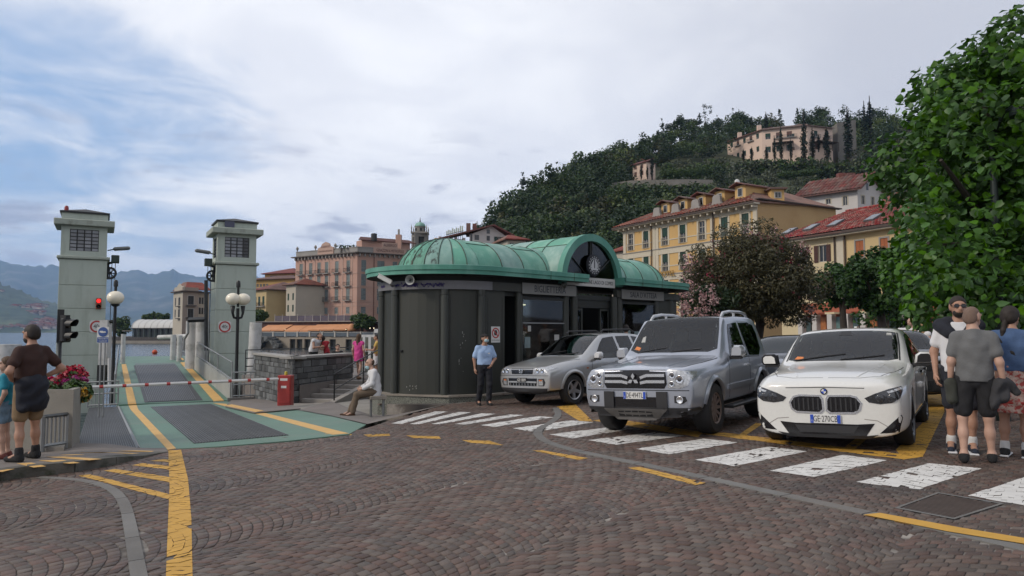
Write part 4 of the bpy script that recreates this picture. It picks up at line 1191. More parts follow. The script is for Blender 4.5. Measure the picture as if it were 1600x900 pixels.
RA,RB,ZB=1.38,.99,3.20
def dome_pt(a,t,cx=0.0,lift=0.0):return(cx+(RA+lift)*math.cos(t)*math.cos(R(a)),(RA+lift)*math.cos(t)*math.sin(R(a)),ZB+(RB+lift)*math.sin(t))
def patch(name,fn,nu,nv,mm):
 vs=[fn(i/nu,j/nv)for j in range(nv+1)for i in range(nu+1)]
 fs=[(j*(nu+1)+i,j*(nu+1)+i+1,(j+1)*(nu+1)+i+1,(j+1)*(nu+1)+i)for j in range(nv)for i in range(nu)]
 return MB().add(vs,fs).build(name,mm,kio,smooth=True)
NG=11
for cx,a_s in((0.0,90),(UL,-90)):
 for g in range(NG):
  a0,a1=a_s+180*g/NG,a_s+180*(g+1)/NG
  stained=cx==0 and g in(4,5,6,7)
  patch('copper_panel',lambda s,t,a0=a0,a1=a1,cx=cx:dome_pt(a0+(a1-a0)*(.012+.976*s),t*PI/2*.995,cx),4,10,m_copper_d if stained else m_copper)
  MB().tube([dome_pt(a0,t*PI/2/10,cx,.008)for t in range(11)],.014,5).build('standing_seam',m_seam,kio)
ARC_U,ARC_R,ARC_Z=4.2,1.43,3.10
us=[0,.86,1.72,2.70,4.2,5.70,6.6,7.55,UL]
for i in range(len(us)-1):
 for(t0,t1)in((0,.33),(.33,.5),(.5,.67),(.67,1.0)):
  patch('copper_panel',lambda s,t,i=i,t0=t0,t1=t1:(us[i]+(us[i+1]-us[i])*(.006+.988*s),-RA*math.cos(PI*(t0+(t1-t0)*t)),ZB+RB*math.sin(PI*(t0+(t1-t0)*t))),2,6,m_copper)
 if i:MB().tube([(us[i],-(RA+.008)*math.cos(PI*t/16),ZB+(RB+.008)*math.sin(PI*t/16))for t in range(17)],.014,5).build('standing_seam',m_seam,kio)
 if i not in(3,4):
  u0,u1=us[i],us[i+1]
  if i%2==0:MB().tube([(u0,-(RA+.006)*math.cos(PI*.30),ZB+(RB+.006)*math.sin(PI*.30)),(u1,-(RA+.006)*math.cos(PI*.30),ZB+(RB+.006)*math.sin(PI*.30))],.010,4).build('cross_seam',m_seam,kio)
vs_=[-1.72,-.8,.1,1.0,1.9]
for i in range(len(vs_)-1):
 for(t0,t1)in((0,.27),(.27,.73),(.73,1.0)):
  patch('copper_panel',lambda s,t,i=i,t0=t0,t1=t1:(ARC_U+ARC_R*math.cos(PI*(t0+(t1-t0)*t)),vs_[i]+(vs_[i+1]-vs_[i])*(.006+.988*s),ARC_Z+ARC_R*math.sin(PI*(t0+(t1-t0)*t))),2,8,m_copper)
 if i:MB().tube([(ARC_U+(ARC_R+.008)*math.cos(PI*t/20),vs_[i],ARC_Z+(ARC_R+.008)*math.sin(PI*t/20))for t in range(21)],.014,5).build('standing_seam',m_seam,kio)
for tt_ in(.27,.73):
 MB().tube([(ARC_U+(ARC_R+.008)*math.cos(PI*tt_),-1.72,ARC_Z+(ARC_R+.008)*math.sin(PI*tt_)),(ARC_U+(ARC_R+.008)*math.cos(PI*tt_),1.9,ARC_Z+(ARC_R+.008)*math.sin(PI*tt_))],.010,4).build('cross_seam',m_seam,kio)
mb=MB();n=28
prof=[(ARC_R+.03,-1.70),(ARC_R+.03,-1.90),(ARC_R-.19,-1.90),(ARC_R-.19,-1.74)]
vs=[(ARC_U+r*math.cos(PI*i/n),y,ARC_Z+r*math.sin(PI*i/n))for i in range(n+1)for r,y in prof]
mb.add(vs,[(i*4+j,i*4+j+1,(i+1)*4+j+1,(i+1)*4+j)for i in range(n)for j in range(3)])
for sx_ in(-1,1):mb.box(ARC_U+sx_*(ARC_R-.08)-.11,-1.90,3.0,ARC_U+sx_*(ARC_R-.08)+.11,-1.72,ARC_Z+.003)
mb.build('arch_frame',m_fascia,kio,smooth='auto')
RG=ARC_R-.19
aw=MB();
for a in(38,142):aw.tube([(ARC_U,-1.80,ARC_Z+.05),(ARC_U+RG*math.cos(R(a)),-1.80,ARC_Z+RG*math.sin(R(a)))],.02,4)
aw.box(ARC_U-.05,-1.82,ARC_Z+.05,ARC_U-.02,-1.78,ARC_Z+RG);aw.box(ARC_U+.02,-1.82,ARC_Z+.05,ARC_U+.05,-1.78,ARC_Z+RG)
awo=aw.build('arched_window',m_kdark,kio)
n=24
for a0,a1 in((0,38),(38,90),(90,142),(142,180)):
 mb=MB();pts=[(ARC_U,ARC_Z)]+[(ARC_U+RG*math.cos(R(a0+(a1-a0)*i/8)),ARC_Z+RG*math.sin(R(a0+(a1-a0)*i/8)))for i in range(9)]
 mb.add([(x,-1.775,z)for x,z in pts]+[(x,-1.765,z)for x,z in pts],[tuple(range(10)),tuple(range(19,9,-1))]);mb.build('pane',m_amber,awo)
mb=MB();m_tim=mat('timber_lining',(.16,.095,.04),.7,var=.25,scale=3)
mb.box(ARC_U-1.2,-.95,ARC_Z+.02,ARC_U+1.2,-.9,ARC_Z+.5);mb.box(ARC_U-.85,-.95,ARC_Z+.503,ARC_U+.85,-.9,ARC_Z+.95);mb.build('lining',m_tim,kio)
Me=Matrix.Translation((ARC_U,-1.86,ARC_Z+.50))@Matrix.Rotation(PI/2,4,'X')
em=MB().lathe([(0,0),(.31,0),(.33,.02),(.33,.06),(.30,.075),(0,.075)],32,0,Me).build('emblem',mat('emblem_black',(.012,.014,.02),.8,var=0),kio,smooth='auto')
m_emw=mat('emblem_white',(.50,.51,.52),.5)
MB().lathe([(.195,.077),(.195,.085),(.21,.085),(.21,.077)],32,0,Me,cap=False).build('ring',m_emw,em)
MB().prism([(-.03,-.13),(-.03,.18),(-.15,.02),(-.17,-.06)],.077,.086,0,Me).build('sail',m_emw,em)
MB().prism([(.02,-.13),(.15,-.06),(.15,.05),(.02,.2)],.077,.086,0,Me).build('sail',m_emw,em)
MB().prism([(-.15,-.15),(.13,-.15),(.17,-.09),(-.19,-.09)][::1],.077,.086,0,Me).build('hull',m_emw,em)
for k in range(16):
 a=2*PI*k/16;MB().box(-.018,-.012,.077,.018,.012,.085,M=Me@Matrix.Translation((.255*math.cos(a),.255*math.sin(a),0))@Matrix.Rotation(a+PI/2,4,'Z')).build('ring_letter',m_emw,em)
FX=Matrix.Rotation(PI/2,4,'X')
b1=fbox('name_board',1.10,3.36,2.63,2.93,-1.91,-1.885,m_board);text_mesh('lettering','BIGLIETTERIA',.27,Matrix.Translation((2.23,-1.912,2.775))@FX,m_ltr,b1,.003,sx=.82)
b2=fbox('name_board',5.62,7.98,2.63,2.93,-1.91,-1.885,m_board);text_mesh('lettering',"SALA D'ATTESA",.25,Matrix.Translation((6.8,-1.912,2.775))@FX,m_ltr,b2,.003,sx=.86)
b3=fbox('name_board',2.98,5.36,2.96,3.23,-1.83,-1.80,mat('white_board',(.50,.50,.48),.6,var=.05));text_mesh('lettering','NAVIGAZIONE LAGO DI COMO',.165,Matrix.Translation((4.30,-1.832,3.09))@FX,m_ltr,b3,.003,sx=.80)
mb=MB();mb.lathe([(.10,0),(.085,.03),(.03,.12)],14,0,Matrix.Translation((2.7,-2.0,2.93))@Matrix.Rotation(R(70),4,'X'));
tag(mb.build('alarm_horn',m_kcol,kio),None)
Mc=KM@Matrix.Translation((*pol(2.06,172),2.86))@Matrix.Rotation(R(255-45),4,'Z')
cc_=thing('security_camera','white boxy security camera under the curved left end of the green roof','camera',P(604,438,18.6))
mb=MB();Mr=Matrix.Rotation(R(28),4,'Y')
MB().bbox(-.24,-.06,-.05,.15,.06,.06,.012,M=Mr).build('housing',m_sign_w,cc_)
MB().bbox(-.27,-.07,.055,.13,.07,.07,.003,M=Mr).build('sun_shield',m_sign_w,cc_)
MB().tube([(.06,0,-.04),(.10,.05,-.13),(.28,.3,-.14)],.022,6).build('bracket',m_steel,cc_)
MB().lathe([(0,0),(.045,0),(.045,.01),(0,.01)],12,0,Mr@Matrix.Translation((-.245,0,0))@Matrix.Rotation(-PI/2,4,'Y')).build('lens',m_blackm,cc_)
hs_=thing('horn_speaker','round grey horn loudspeaker under the edge of the green roof','loudspeaker',P(641,437.5,18.25))
Mh=Matrix.Rotation(R(92),4,'X')@Matrix.Rotation(R(-18),4,'Y')
MB().lathe([(.03,-.22),(.05,-.16),(.10,-.05),(.125,.02),(.125,.035),(.105,.02),(.08,-.04),(.03,-.10)],20,0,Mh).build('horn',mat('horn_grey',(.35,.36,.35),.5),hs_,smooth='auto')
MB().ball((0,0,0),(.04,.04,.045),10,6,0,Mh).build('driver',m_blackm,hs_,smooth=True)
MB().cyl((0,.1,0),(.12,.4,.1),.02,6).build('bracket',m_blackm,hs_)
Mn=KM@Matrix.Translation((.18,-1.806,1.52))@FX
pn=thing('prohibition_sign','white notice with a red no entry ring and black hand on the dark kiosk wall','sign',Mn.translation,rot=Mn.to_3x3())
MB().box(-.16,-.21,0,.16,.21,.008).build('plate',m_sign_w,pn)
Mr_=Matrix.Translation((0,.04,0))
MB().lathe([(.105,.0085),(.105,.012),(.138,.012),(.138,.0085)],26,0,Mr_,cap=False).build('red_ring',m_sign_r,pn)
MB().prism([(-.05,-.06),(.045,-.06),(.06,.02),(.03,.08),(-.03,.07),(-.06,.0)],.0085,.011,0,Mr_).build('black_hand',m_sign_k,pn)
MB().box(-.115,-.016,.0115,.115,.016,.0135,M=Mr_@Matrix.Rotation(R(-45),4,'Z')).build('red_slash',m_sign_r,pn)
text_mesh('lettering','VIETATO ENTRARE',.032,Matrix.Translation((0,-.15,.009)),m_sign_k,pn,.001)
def PX3(px,py,Y):return P(px,py,Y)
sw=[AP(574,663)+Vector((0,0,.006)),Vector((-1.62,17.85,plane_z(-1.62,17.85)+.006)),P(667,638,18.25),P(631,646.5,18.3),P(593,648.5,18.45),P(575,646,20.0),apz((wall_c.x+1.3,wall_c.y-.2),.03),AP(468,641)+Vector((0,0,.01)),AP(520,650.5)+Vector((0,0,.008))]
ctr=P(585,655,16.2)
mb=MB();mb.add(sw+[ctr],[(i,(i+1)%len(sw),len(sw))for i in range(len(sw))]);mb.build('sidewalk',m_paving,kind='structure')
# terrace with stone parapet and steps
TZ=-.26
m_stone=mat('grey_ashlar',(.105,.110,.110),.75,var=.22,scale=3.0,rand=.55,bump=.5,bscale=18)
m_stone_b=mat('stone_joint',(.10,.098,.09),.9,var=.2,scale=3)
m_coping=mat('coping_stone',(.30,.29,.27),.75,var=.12,scale=2,bump=.2,bscale=40)
wl=thing('stone_parapet','rough grey stone parapet wall with pale coping beside the steps','wall',(wall_c.x,wall_c.y,-1.2))
def ashlar(a,b,zb_a,zb_b,ztop,thick,cw,chh):
 d=Vector((b.x-a.x,b.y-a.y,0));Ln=d.length;d.normalize();nrm=Vector((d.y,-d.x,0))
 if nrm.dot(Vector((-a.x,-a.y,0)))<0:nrm=-nrm
 z=min(zb_a,zb_b)-.15;row=0
 M=basis(Vector((a.x,a.y,0)),d,-nrm)
 while z<ztop-.02:
  hh=min(chh*rnd.uniform(.8,1.25),ztop-z)
  x=0
  while x<Ln-.01:
   ww=min(cw*rnd.uniform(.5,1.6),Ln-x)
   if Ln-x-ww<.12:ww=Ln-x
   zb=zb_a+(zb_b-zb_a)*(x/Ln)
   if z+hh>zb-.1:
    j=.008;pr=rnd.uniform(0,.03)
    MB().bbox(x+j,-pr,z+j,x+ww-j,.08,z+hh-j,.012,0,M).build('stone',m_stone,wl,world=True)
   x+=ww
  z+=hh;row+=1
 MB().box(.34,.02,min(zb_a,zb_b)-.3,Ln,thick,ztop,0,M).build('core',m_stone_b,wl,world=True)
 n=max(2,int(Ln/1.2))
 for k in range(n):
  MB().bbox(Ln*k/n+.004-(.06 if k==0 else 0),-.07,ztop,Ln*(k+1)/n-.004,thick+.05,ztop+.09,.012,0,M).build('coping',m_coping,wl,world=True)
wz=wall_c.z-.09
ashlar(wall_c,wall_l,-1.05,-1.30,wz,.4,.33,.19)
ashlar(wall_c,wall_r,-1.05,-.45,wz,.4,.55,.20)
wd=Vector((wall_r.x-wall_c.x,wall_r.y-wall_c.y,0)).normalized();wr=Vector((wd.y,-wd.x,0))
st0=Vector((wall_c.x,wall_c.y,0))+wr*.05-wd*.1
m_step=mat('step_stone',(.27,.25,.225),.8,var=.14,scale=1.6,bump=.25,bscale=40)
m_tread=mat('step_tread',(.13,.105,.09),.8,var=.2,scale=4)
stp=thing('steps','six worn stone steps climbing to the terrace beside the grey parapet','steps',(st0.x,st0.y,-.95))
Mst=basis(st0,wr,wd)
nst=6;zb=-.93;rise=(TZ-zb)/nst;run=.60
SWD=1.28
for k in range(nst):
 MB().box(0,k*run+.02,-1.5,SWD,nst*run+.4,zb+(k+1)*rise-.012,0,Mst).build('step',m_tread,stp,world=True)
 MB().bbox(-.0,k*run-.012,zb+k*rise-.05,SWD,k*run+.26,zb+(k+1)*rise,.012,0,Mst).build('nosing',m_step,stp,world=True)
mb=MB()
mb.prism([(-.35,zb-.3),(nst*run+.9,zb-.3),(nst*run+.9,TZ+.12),(nst*run,TZ+.12),(.15,zb+.22),(-.35,zb+.10)],SWD+.005,SWD+.22,0,Mst@Matrix(((0,0,1,0),(1,0,0,0),(0,1,0,0),(0,0,0,1))))
mb.build('cheek_wall',m_step,stp,world=True)
hr=thing('handrail','black tubular handrail running up beside the stone steps','handrail',st0+wr*SWD)
def SP(y,z):return Mst@Vector((SWD+.1,y,z))
ztop=lambda y:zb+.14+(TZ+.08-zb)*max(0,y)/(nst*run)
y0_,y1_,y2_=.25,2.3,4.6
for k,y in enumerate((y0_,y1_,y2_)):
 MB().cyl(SP(y,ztop(min(y,3.6))-.05),SP(y,ztop(min(y,3.6))+.88),.024,8).build('post',m_blackm,hr,world=True)
MB().tube([SP(y0_,ztop(y0_)+.80),SP(y0_+.04,ztop(y0_)+.88),SP(y0_+.15,ztop(y0_)+.92),SP(3.6,ztop(3.6)+.90),SP(4.6,ztop(3.6)+.90)],.024,8).build('rail',m_blackm,hr,world=True,smooth='auto')
MB().tube([SP(y0_,ztop(y0_)+.38),SP(3.6,ztop(3.6)+.40),SP(4.6,ztop(3.6)+.40)],.020,8).build('mid_rail',m_blackm,hr,world=True)
tpoly=[tuple((st0+wd*3.4)[:2]),tuple((st0+wd*3.4+wr*3.2)[:2]),(-2.2,22.6),(3.5,31),(1,36),(-4,39.5),(-9.6,32.8),(-11.0,29.6),(wall_l.x-.1,wall_l.y+.1),(wall_c.x+.15,wall_c.y+.35)]
cut_sheet(tpoly,lambda x,y:TZ,2.5,skirt=-3.2).build('terrace',m_paving,kind='structure')
cab=thing('glass_cabin','white framed glass cabin on the terrace behind the woman in yellow','cabin',P(578,590,29.5))
mb=MB()
a_,b_=P(560,523,29.5),P(596,523,29.5)
for px in(562,569,578,596):
 p=P(px,523,29.5);mb.box(p.x-.05,29.45,TZ,p.x+.05,29.55,p.z)
for z in(TZ+.05,TZ+1.0,a_.z-.05):mb.box(a_.x,29.46,z-.05,b_.x,29.54,z+.05)
f=mb.build('frame',m_sign_w,cab,world=True)
MB().box(a_.x+.05,29.49,TZ+.1,b_.x,29.5,a_.z-.1).build('pane',m_glass,cab,world=True)
ws=thing('white_sign','small white rectangular sign on a mast above the glass cabin','sign',P(588,517,31))
p=P(584.5,520,31);q=P(594.5,514,31);MB().box(p.x,31,p.z,q.x,31.03,q.z).build('panel',m_sign_w,ws,world=True)
MB().cyl((p.x+.13,31.06,TZ),(p.x+.13,31.06,q.z),.025,6).build('post',m_steel,ws,world=True)
tr=thing('terrace_railing','thin dark railing along the lake edge of the terrace behind the couple','railing',(-9.6,32.5,TZ))
railing(tr,[Vector((-10.9,29.7,TZ)),Vector((-9.5,32.7,TZ)),Vector((-4.1,39.2,TZ)),Vector((0,36,TZ))],1.0,14,rail_r=.025,mid=(.33,.66),post_r=.02,material=m_grate)
# houses
class Front:
 """One straight house front between two corners, each given by where it is seen and how far off it stands."""
 def __init__(s,pxa,Ya,pxb,Yb):
  a,b=P(pxa,518,Ya),P(pxb,518,Yb)
  s.a,s.b=Vector((a.x,a.y,0)),Vector((b.x,b.y,0))
  s.u=(s.b-s.a).normalized();s.w=Vector((-s.u.y,s.u.x,0));s.L=(s.b-s.a).length
  if s.w.y<0:s.w=-s.w
  s.M=basis(s.a,s.u,s.w)
 def X(s,px):
  k=ray(px,518).x
  return(k*s.a.y-s.a.x)/(s.u.x-k*s.u.y)
 def Z(s,px,py):
  x=s.X(px);Y=s.a.y+s.u.y*x
  return CAMZ+ray(px,py).z*Y
 def rect(s,px0,px1,py0,py1):
  m=(px0+px1)/2
  return(s.X(px0),s.X(px1),s.Z(m,py1),s.Z(m,py0))
def wall_holes(name,parent,M,x0,x1,z0,z1,rects,mm,reveal=.18,mrev=None):
 xs=sorted({x0,x1,*[q for r in rects for q in r[:2]]});zs=sorted({z0,z1,*[q for r in rects for q in r[2:4]]})
 xs=[x for x in xs if x0<=x<=x1];zs=[z for z in zs if z0<=z<=z1]
 mb=MB()
 for i in range(len(xs)-1):
  for j in range(len(zs)-1):
   cx,cz=(xs[i]+xs[i+1])/2,(zs[j]+zs[j+1])/2
   if any(r[0]<cx<r[1]and r[2]<cz<r[3]for r in rects):continue
   mb.quad((xs[i],0,zs[j]),(xs[i+1],0,zs[j]),(xs[i+1],0,zs[j+1]),(xs[i],0,zs[j+1]),0,M)
 for a,b,c_,d in[r[:4]for r in rects]:
  v=reveal
  mb.quad((a,0,c_),(a,v,c_),(b,v,c_),(b,0,c_),0,M);mb.quad((a,0,d),(b,0,d),(b,v,d),(a,v,d),0,M)
  mb.quad((a,0,c_),(a,0,d),(a,v,d),(a,v,c_),0,M);mb.quad((b,0,c_),(b,v,c_),(b,v,d),(b,0,d),0,M)
 return mb.build(name,mm,parent,world=True)
m_wf=mat('window_frame',(.42,.40,.36),.6,var=.05);m_wdark=mat('window_pane',(.032,.035,.038),.14,var=.3,scale=.8,rand=.6,spec=.6)
m_gshut=mat('green_shutter',(.012,.045,.032),.6,var=.1,rand=.2);m_grey_shut=mat('grey_shutter',(.16,.19,.19),.7,var=.1,rand=.25)
m_bshut=mat('brown_shutter',(.055,.018,.012),.6,var=.1);m_oshut=mat('orange_shutter',(.34,.105,.035),.6,var=.1)
m_iron=mat('iron_rail',(.035,.035,.035),.6,.2,var=0)
MESHC={}
def shared(key,fn):
 if key not in MESHC:MESHC[key]=fn().build('tmp',MESHM[key[0]]).data;bpy.data.objects.remove(bpy.data.objects['tmp'])
 return MESHC[key]
def meshof(mb,mm):
 o=mb.build('tmpm',mm);me=o.data;bpy.data.objects.remove(o);return me
def window(root,M,r,style):
 """A window in the hole r = (x0, x1, z0, z1): frame, pane, shutters, sill, balcony."""
 x0,x1,z0,z1=r[:4];w,h=x1-x0,z1-z0
 Mi=ROOTM[root.name].inverted()@M@Matrix.Translation((x0,0,z0))
 key=(style.get('id'),round(w,1),round(h,1))
 if key not in MESHC:
  w,h=round(w+1e-9,2),round(h,2)
  d={}
  fr=MB();t=style.get('bar',.07)
  y0,y1=.10,.16
  for a,b in((0,t),(w/2-t/2,w/2+t/2),(w-t,w)):fr.box(a,y0,0,b,y1,h)
  for c_ in(0,h-t)+((h*.68,)if h>1.9 else()):fr.box(t,y0+.003,c_,w-t,y1-.003,c_+t)
  if style.get('trim'):
   tw=style['trim']
   for a,b in((-tw,0),(w,w+tw)):fr.box(a,-.05,-.0,b,.02,h+tw,1)
   fr.box(0,-.05,h,w,.02,h+tw,1)
   if style.get('arch'):fr.box(-tw*.4,-.052,h+tw,w+tw*.4,.02,h+tw*1.7,1)
  d['window']=meshof(fr,[style.get('frame',m_wf),style.get('trim_m',m_wf)])
  d['pane']=meshof(MB().box(0,.14,0,w,.15,h),m_wdark)
  sm=style.get('shutter')
  if sm:
   for nm,a,b in(('a',0,w/2-.01),('b',w/2+.01,w)):
    mb=MB();n=max(4,int(h/.22));y=.03
    if style.get('open'):a2,b2=(a-w/2,b-w/2)if nm=='a' else(a+w/2,b+w/2);y=-.07
    else:a2,b2=a,b
    zt0=h*style.get('blind',0)
    mb.box(a2,y,zt0,b2,y+.03,h)
    for k in range(n):
     zz=zt0+(h-zt0)*(k+.2)/n;mb.box(a2+.04,y-.02,zz,b2-.04,y,zz+(h-zt0)/n*.6)
    d['shutter_'+nm]=meshof(mb,sm)
  if style.get('sill'):d['sill']=meshof(MB().box(-.18,-.14,-.12,w+.18,.05,0),style.get('trim_m',m_wf))
  if style.get('balcony'):
   bw,dp=style['balcony'],.75
   d['balcony']=meshof(MB().box(-bw,-dp,-.2,w+bw,0,-.03),style.get('bal_m',m_coping))
   rl=MB()
   for z in(.08,.95):rl.tube([(-bw,0,z),(-bw,-dp,z),(w+bw,-dp,z),(w+bw,0,z)],.03,4)
   n=int((w+2*bw)/.16)
   for k in range(n+1):x=-bw+(w+2*bw)*k/n;rl.box(x-.013,-dp-.013,.08,x+.013,-dp+.013,.95)
   d['railing']=meshof(rl,m_iron)
  if style.get('rail'):
   rl=MB();rl.box(-.02,-.2,.0,w+.02,-.17,.06);rl.box(-.02,-.2,.92,w+.02,-.17,.98)
   for k in range(8):x=w*k/7;rl.box(x-.015,-.2,.05,x+.015,-.17,.93)
   d['railing']=meshof(rl,style['rail'])
  MESHC[key]=d
 d=MESHC[key]
 f=link('window',d['window'],root);f.matrix_local=Mi
 link('pane',d['pane'],f)
 for nm,me in d.items():
  if nm in('window','pane'):continue
  if nm in('balcony',):
   o=link('balcony',me,root);o.matrix_local=Mi
  else:link(nm.split('_')[0],me,f)
 return f
def solid(name,root,M,x0,y0,z0,x1,y1,z1,mm):return MB().box(x0,y0,z0,x1,y1,z1,0,M).build(name,mm,root,world=True)
m_tile=mat('roof_tile',(.20,.078,.052),.85,var=.22,scale=.6,rand=.25,tint=(.13,.062,.046),tscale=.5)
m_tile_d=mat('roof_tile_dark',(.135,.062,.050),.85,var=.25,scale=.7,rand=.2)
m_eave=mat('eave_timber',(.07,.05,.042),.8,var=.1)
def tiled_plane(name,root,a,b,c_,d,mm=None,cw=.5,rh=.9,world=True):
 """Pan tiles on a roof slope: a-b is the eave, d-c the ridge; rows of overlapping half-round tiles."""
 a,b,c_,d=[Vector(q)for q in(a,b,c_,d)]
 nrm=(b-a).cross(d-a).normalized()
 if nrm.z<0:nrm=-nrm
 nc=max(3,int((b-a).length/cw));nr_=max(2,int((d-a).length/rh))
 V,F=[],[]
 prof=[(0,0),(.22,.62),(.5,.85),(.78,.62),(1,0)]
 hgt=cw*.26
 for j in range(nr_):
  t0,t1=j/nr_,min(1,(j+1.12)/nr_)
  e0,e1=a.lerp(d,t0),b.lerp(c_,t0);f0,f1=a.lerp(d,t1),b.lerp(c_,t1)
  for i in range(nc):
   n0=len(V);jit=rnd.uniform(-.01,.012)
   for(s,k)in prof:
    u=(i+s)/nc
    V.append(e0.lerp(e1,u)+nrm*(k*hgt+.05+jit));V.append(f0.lerp(f1,u)+nrm*(k*hgt+jit))
   for q in range(4):F.append((n0+2*q,n0+2*q+2,n0+2*q+3,n0+2*q+1))
 mb=MB();mb.add(V,F)
 o=mb.build(name,mm or m_tile,root,world=world,kind='stuff')
 return o
def roof_slab(root,pts,mm=None,th_=.18,name='roof'):
 pts=[Vector(p)for p in pts];n=len(pts)
 mb=MB();mb.add(pts+[p-Vector((0,0,th_))for p in pts],[tuple(range(n)),tuple(range(2*n-1,n-1,-1))]+[(i+n,(i+1)%n+n,(i+1)%n,i)for i in range(n)])
 return mb.build(name,mm or m_tile,root,world=True)
 # pink lakeside hotel
m_pinkw=mat('pink_render',(.45,.275,.215),.85,var=.06,scale=.15,tint=(.48,.32,.26),tscale=.08,tcut=(.45,.65))
m_pinkt=mat('pink_trim',(.44,.30,.24),.8,var=.06)
m_greyt=mat('grey_cornice',(.27,.255,.235),.8,var=.12,scale=.5)
fl_=Front(460,198,557,185);fr_=Front(557,185,668,196)
ph=thing('hotel_building','pink four storey lakeside hotel with grey shutters, small balconies and a lettered parapet','building',(fl_.b.x,fl_.b.y,0))
ZE=21.6
rows=[(16.9,19.9),(13.3,16.3),(9.6,12.6),(6.1,7.8)]
colsL=[469,484,497,509,525,543]
hl,hr_=[],[]
for px in colsL:
 x=fl_.X(px)
 for z0,z1 in rows:hl.append((x-.65,x+.65,z0,z1))
for px,w in((567,.65),(594,1.0),(616,.65),(640,.65)):
 x=fr_.X(px)
 for z0,z1 in rows:hr_.append((x-w,x+w,z0,z1))
wall_holes('wall',ph,fl_.M,0,fl_.L,-.3,ZE,hl,m_pinkw);wall_holes('wall',ph,fr_.M,0,fr_.L,-.3,ZE,hr_,m_pinkw)
stA=dict(id='pinkA',shutter=m_grey_shut,open=False,blind=.0,trim=.16,trim_m=m_pinkt,balcony=.55,bal_m=m_greyt)
stA2=dict(id='pinkA2',trim=.16,trim_m=m_pinkt,shutter=m_grey_shut,blind=.45,balcony=.55,bal_m=m_greyt)
stB=dict(id='pinkB',shutter=m_grey_shut,trim=.16,trim_m=m_pinkt,sill=True)
for i,r in enumerate(hl):window(ph,fl_.M,r,stB if r[2]<7 else(stA if rnd.random()<.75 else stA2))
for r in hr_:window(ph,fr_.M,r,stB)
for F_ in(fl_,fr_):
 for zz in(16.55,12.95,9.2,8.2):solid('string_course',ph,F_.M,-.05,-.08,zz-.12,F_.L+.05,.0,zz+.06,m_pinkt)
 solid('cornice',ph,F_.M,-.9,-.95,ZE,F_.L+.9,.3,ZE+.28,mat('cornice_dark',(.09,.075,.065),.8))
 solid('frieze',ph,F_.M,0,-.06,20.7,F_.L,-.0,ZE,m_pinkt)
 for k in range(int(F_.L/1.35)):solid('bracket',ph,F_.M,.5+k*1.35-.14,-.75,ZE-.75,.5+k*1.35+.14,0,ZE-.003,m_greyt)
 solid('parapet',ph,F_.M,0,.1,ZE+.28,F_.L,.4,ZE+1.55,m_greyt)
 solid('parapet_rail',ph,F_.M,0,.0,ZE+1.55,F_.L,.5,ZE+1.75,m_greyt)
for px in(490.5,513,534,549):x=fl_.X(px);solid('pilaster',ph,fl_.M,x-.18,-.09,0,x+.18,.0,ZE-.9,m_pinkt)
MB().cyl(fl_.M@Vector((fl_.X(475.5),-.15,0)),fl_.M@Vector((fl_.X(475.5),-.15,ZE)),.09,6).build('drainpipe',mat('copper_pipe',(.12,.05,.03),.6),ph,world=True)
MB().cyl(fr_.M@Vector((fr_.X(583),-.15,0)),fr_.M@Vector((fr_.X(583),-.15,ZE)),.09,6).build('drainpipe',MATS['copper_pipe'],ph,world=True)
mb=MB();xp=fl_.X(507)
mb.prism([(xp-3.0,ZE+.3),(xp+3.0,ZE+.3),(xp+3.0,ZE+2.1),(xp+1.7,ZE+2.5),(xp+1.4,ZE+3.2),(xp,ZE+3.7),(xp-1.4,ZE+3.2),(xp-1.7,ZE+2.5),(xp-3.0,ZE+2.1)],-.12,.3,M=fl_.M@Matrix(((1,0,0,0),(0,0,1,0),(0,1,0,0),(0,0,0,1))))
mb.build('pediment',m_pinkt,ph,world=True)
Mi=ROOTM[ph.name].inverted()
m_bl=mat('brown_letters',(.10,.045,.035),.7)
text_mesh('lettering','ALBERGO',.8,Mi@frame_xz(fl_.M@Vector((xp,-.14,ZE+2.4)),fl_.u),m_bl,ph,.01)
text_mesh('lettering','GENAZZINI & METROPOLE',.62,Mi@frame_xz(fl_.M@Vector((xp,-.14,ZE+1.2)),fl_.u),m_bl,ph,.01,sx=.72)
solid('sign_panel',ph,fr_.M,fr_.X(582),-.02,ZE+.3,fr_.X(634),.09,ZE+1.9,m_pinkt);solid('sign_panel',ph,fr_.M,fr_.X(596),-.02,ZE+1.902,fr_.X(620),.09,ZE+3.3,m_pinkt)
xm=(fr_.X(582)+fr_.X(634))/2
text_mesh('lettering','GENAZZINI & METROPOLE',1.05,Mi@frame_xz(fr_.M@Vector((xm,-.05,ZE+1.1)),fr_.u),m_bl,ph,.01,sx=.62)
text_mesh('lettering','ALBERGO',1.05,Mi@frame_xz(fr_.M@Vector((xm,-.05,ZE+2.55)),fr_.u),m_bl,ph,.01,sx=.8)
for px in(461.5,490,521):
 p=fl_.M@Vector((fl_.X(px),.2,ZE+1.7));MB().lathe([(.25,0),(.12,.3),(.35,.7),(.42,1.0),(.2,1.3),(0,1.5)],8,M=Matrix.Translation(p)).build('urn',m_greyt,ph,world=True)
solid('attic',ph,fr_.M,fr_.X(575),5,ZE+.5,fr_.X(652),9,ZE+4.2,m_pinkw)
roof_slab(ph,[fr_.M@Vector((fr_.X(568),4.3,ZE+4.2)),fr_.M@Vector((fr_.X(660),4.3,ZE+4.2)),fr_.M@Vector((fr_.X(655),7,ZE+5.3)),fr_.M@Vector((fr_.X(577),7,ZE+5.3))],m_tile_d)
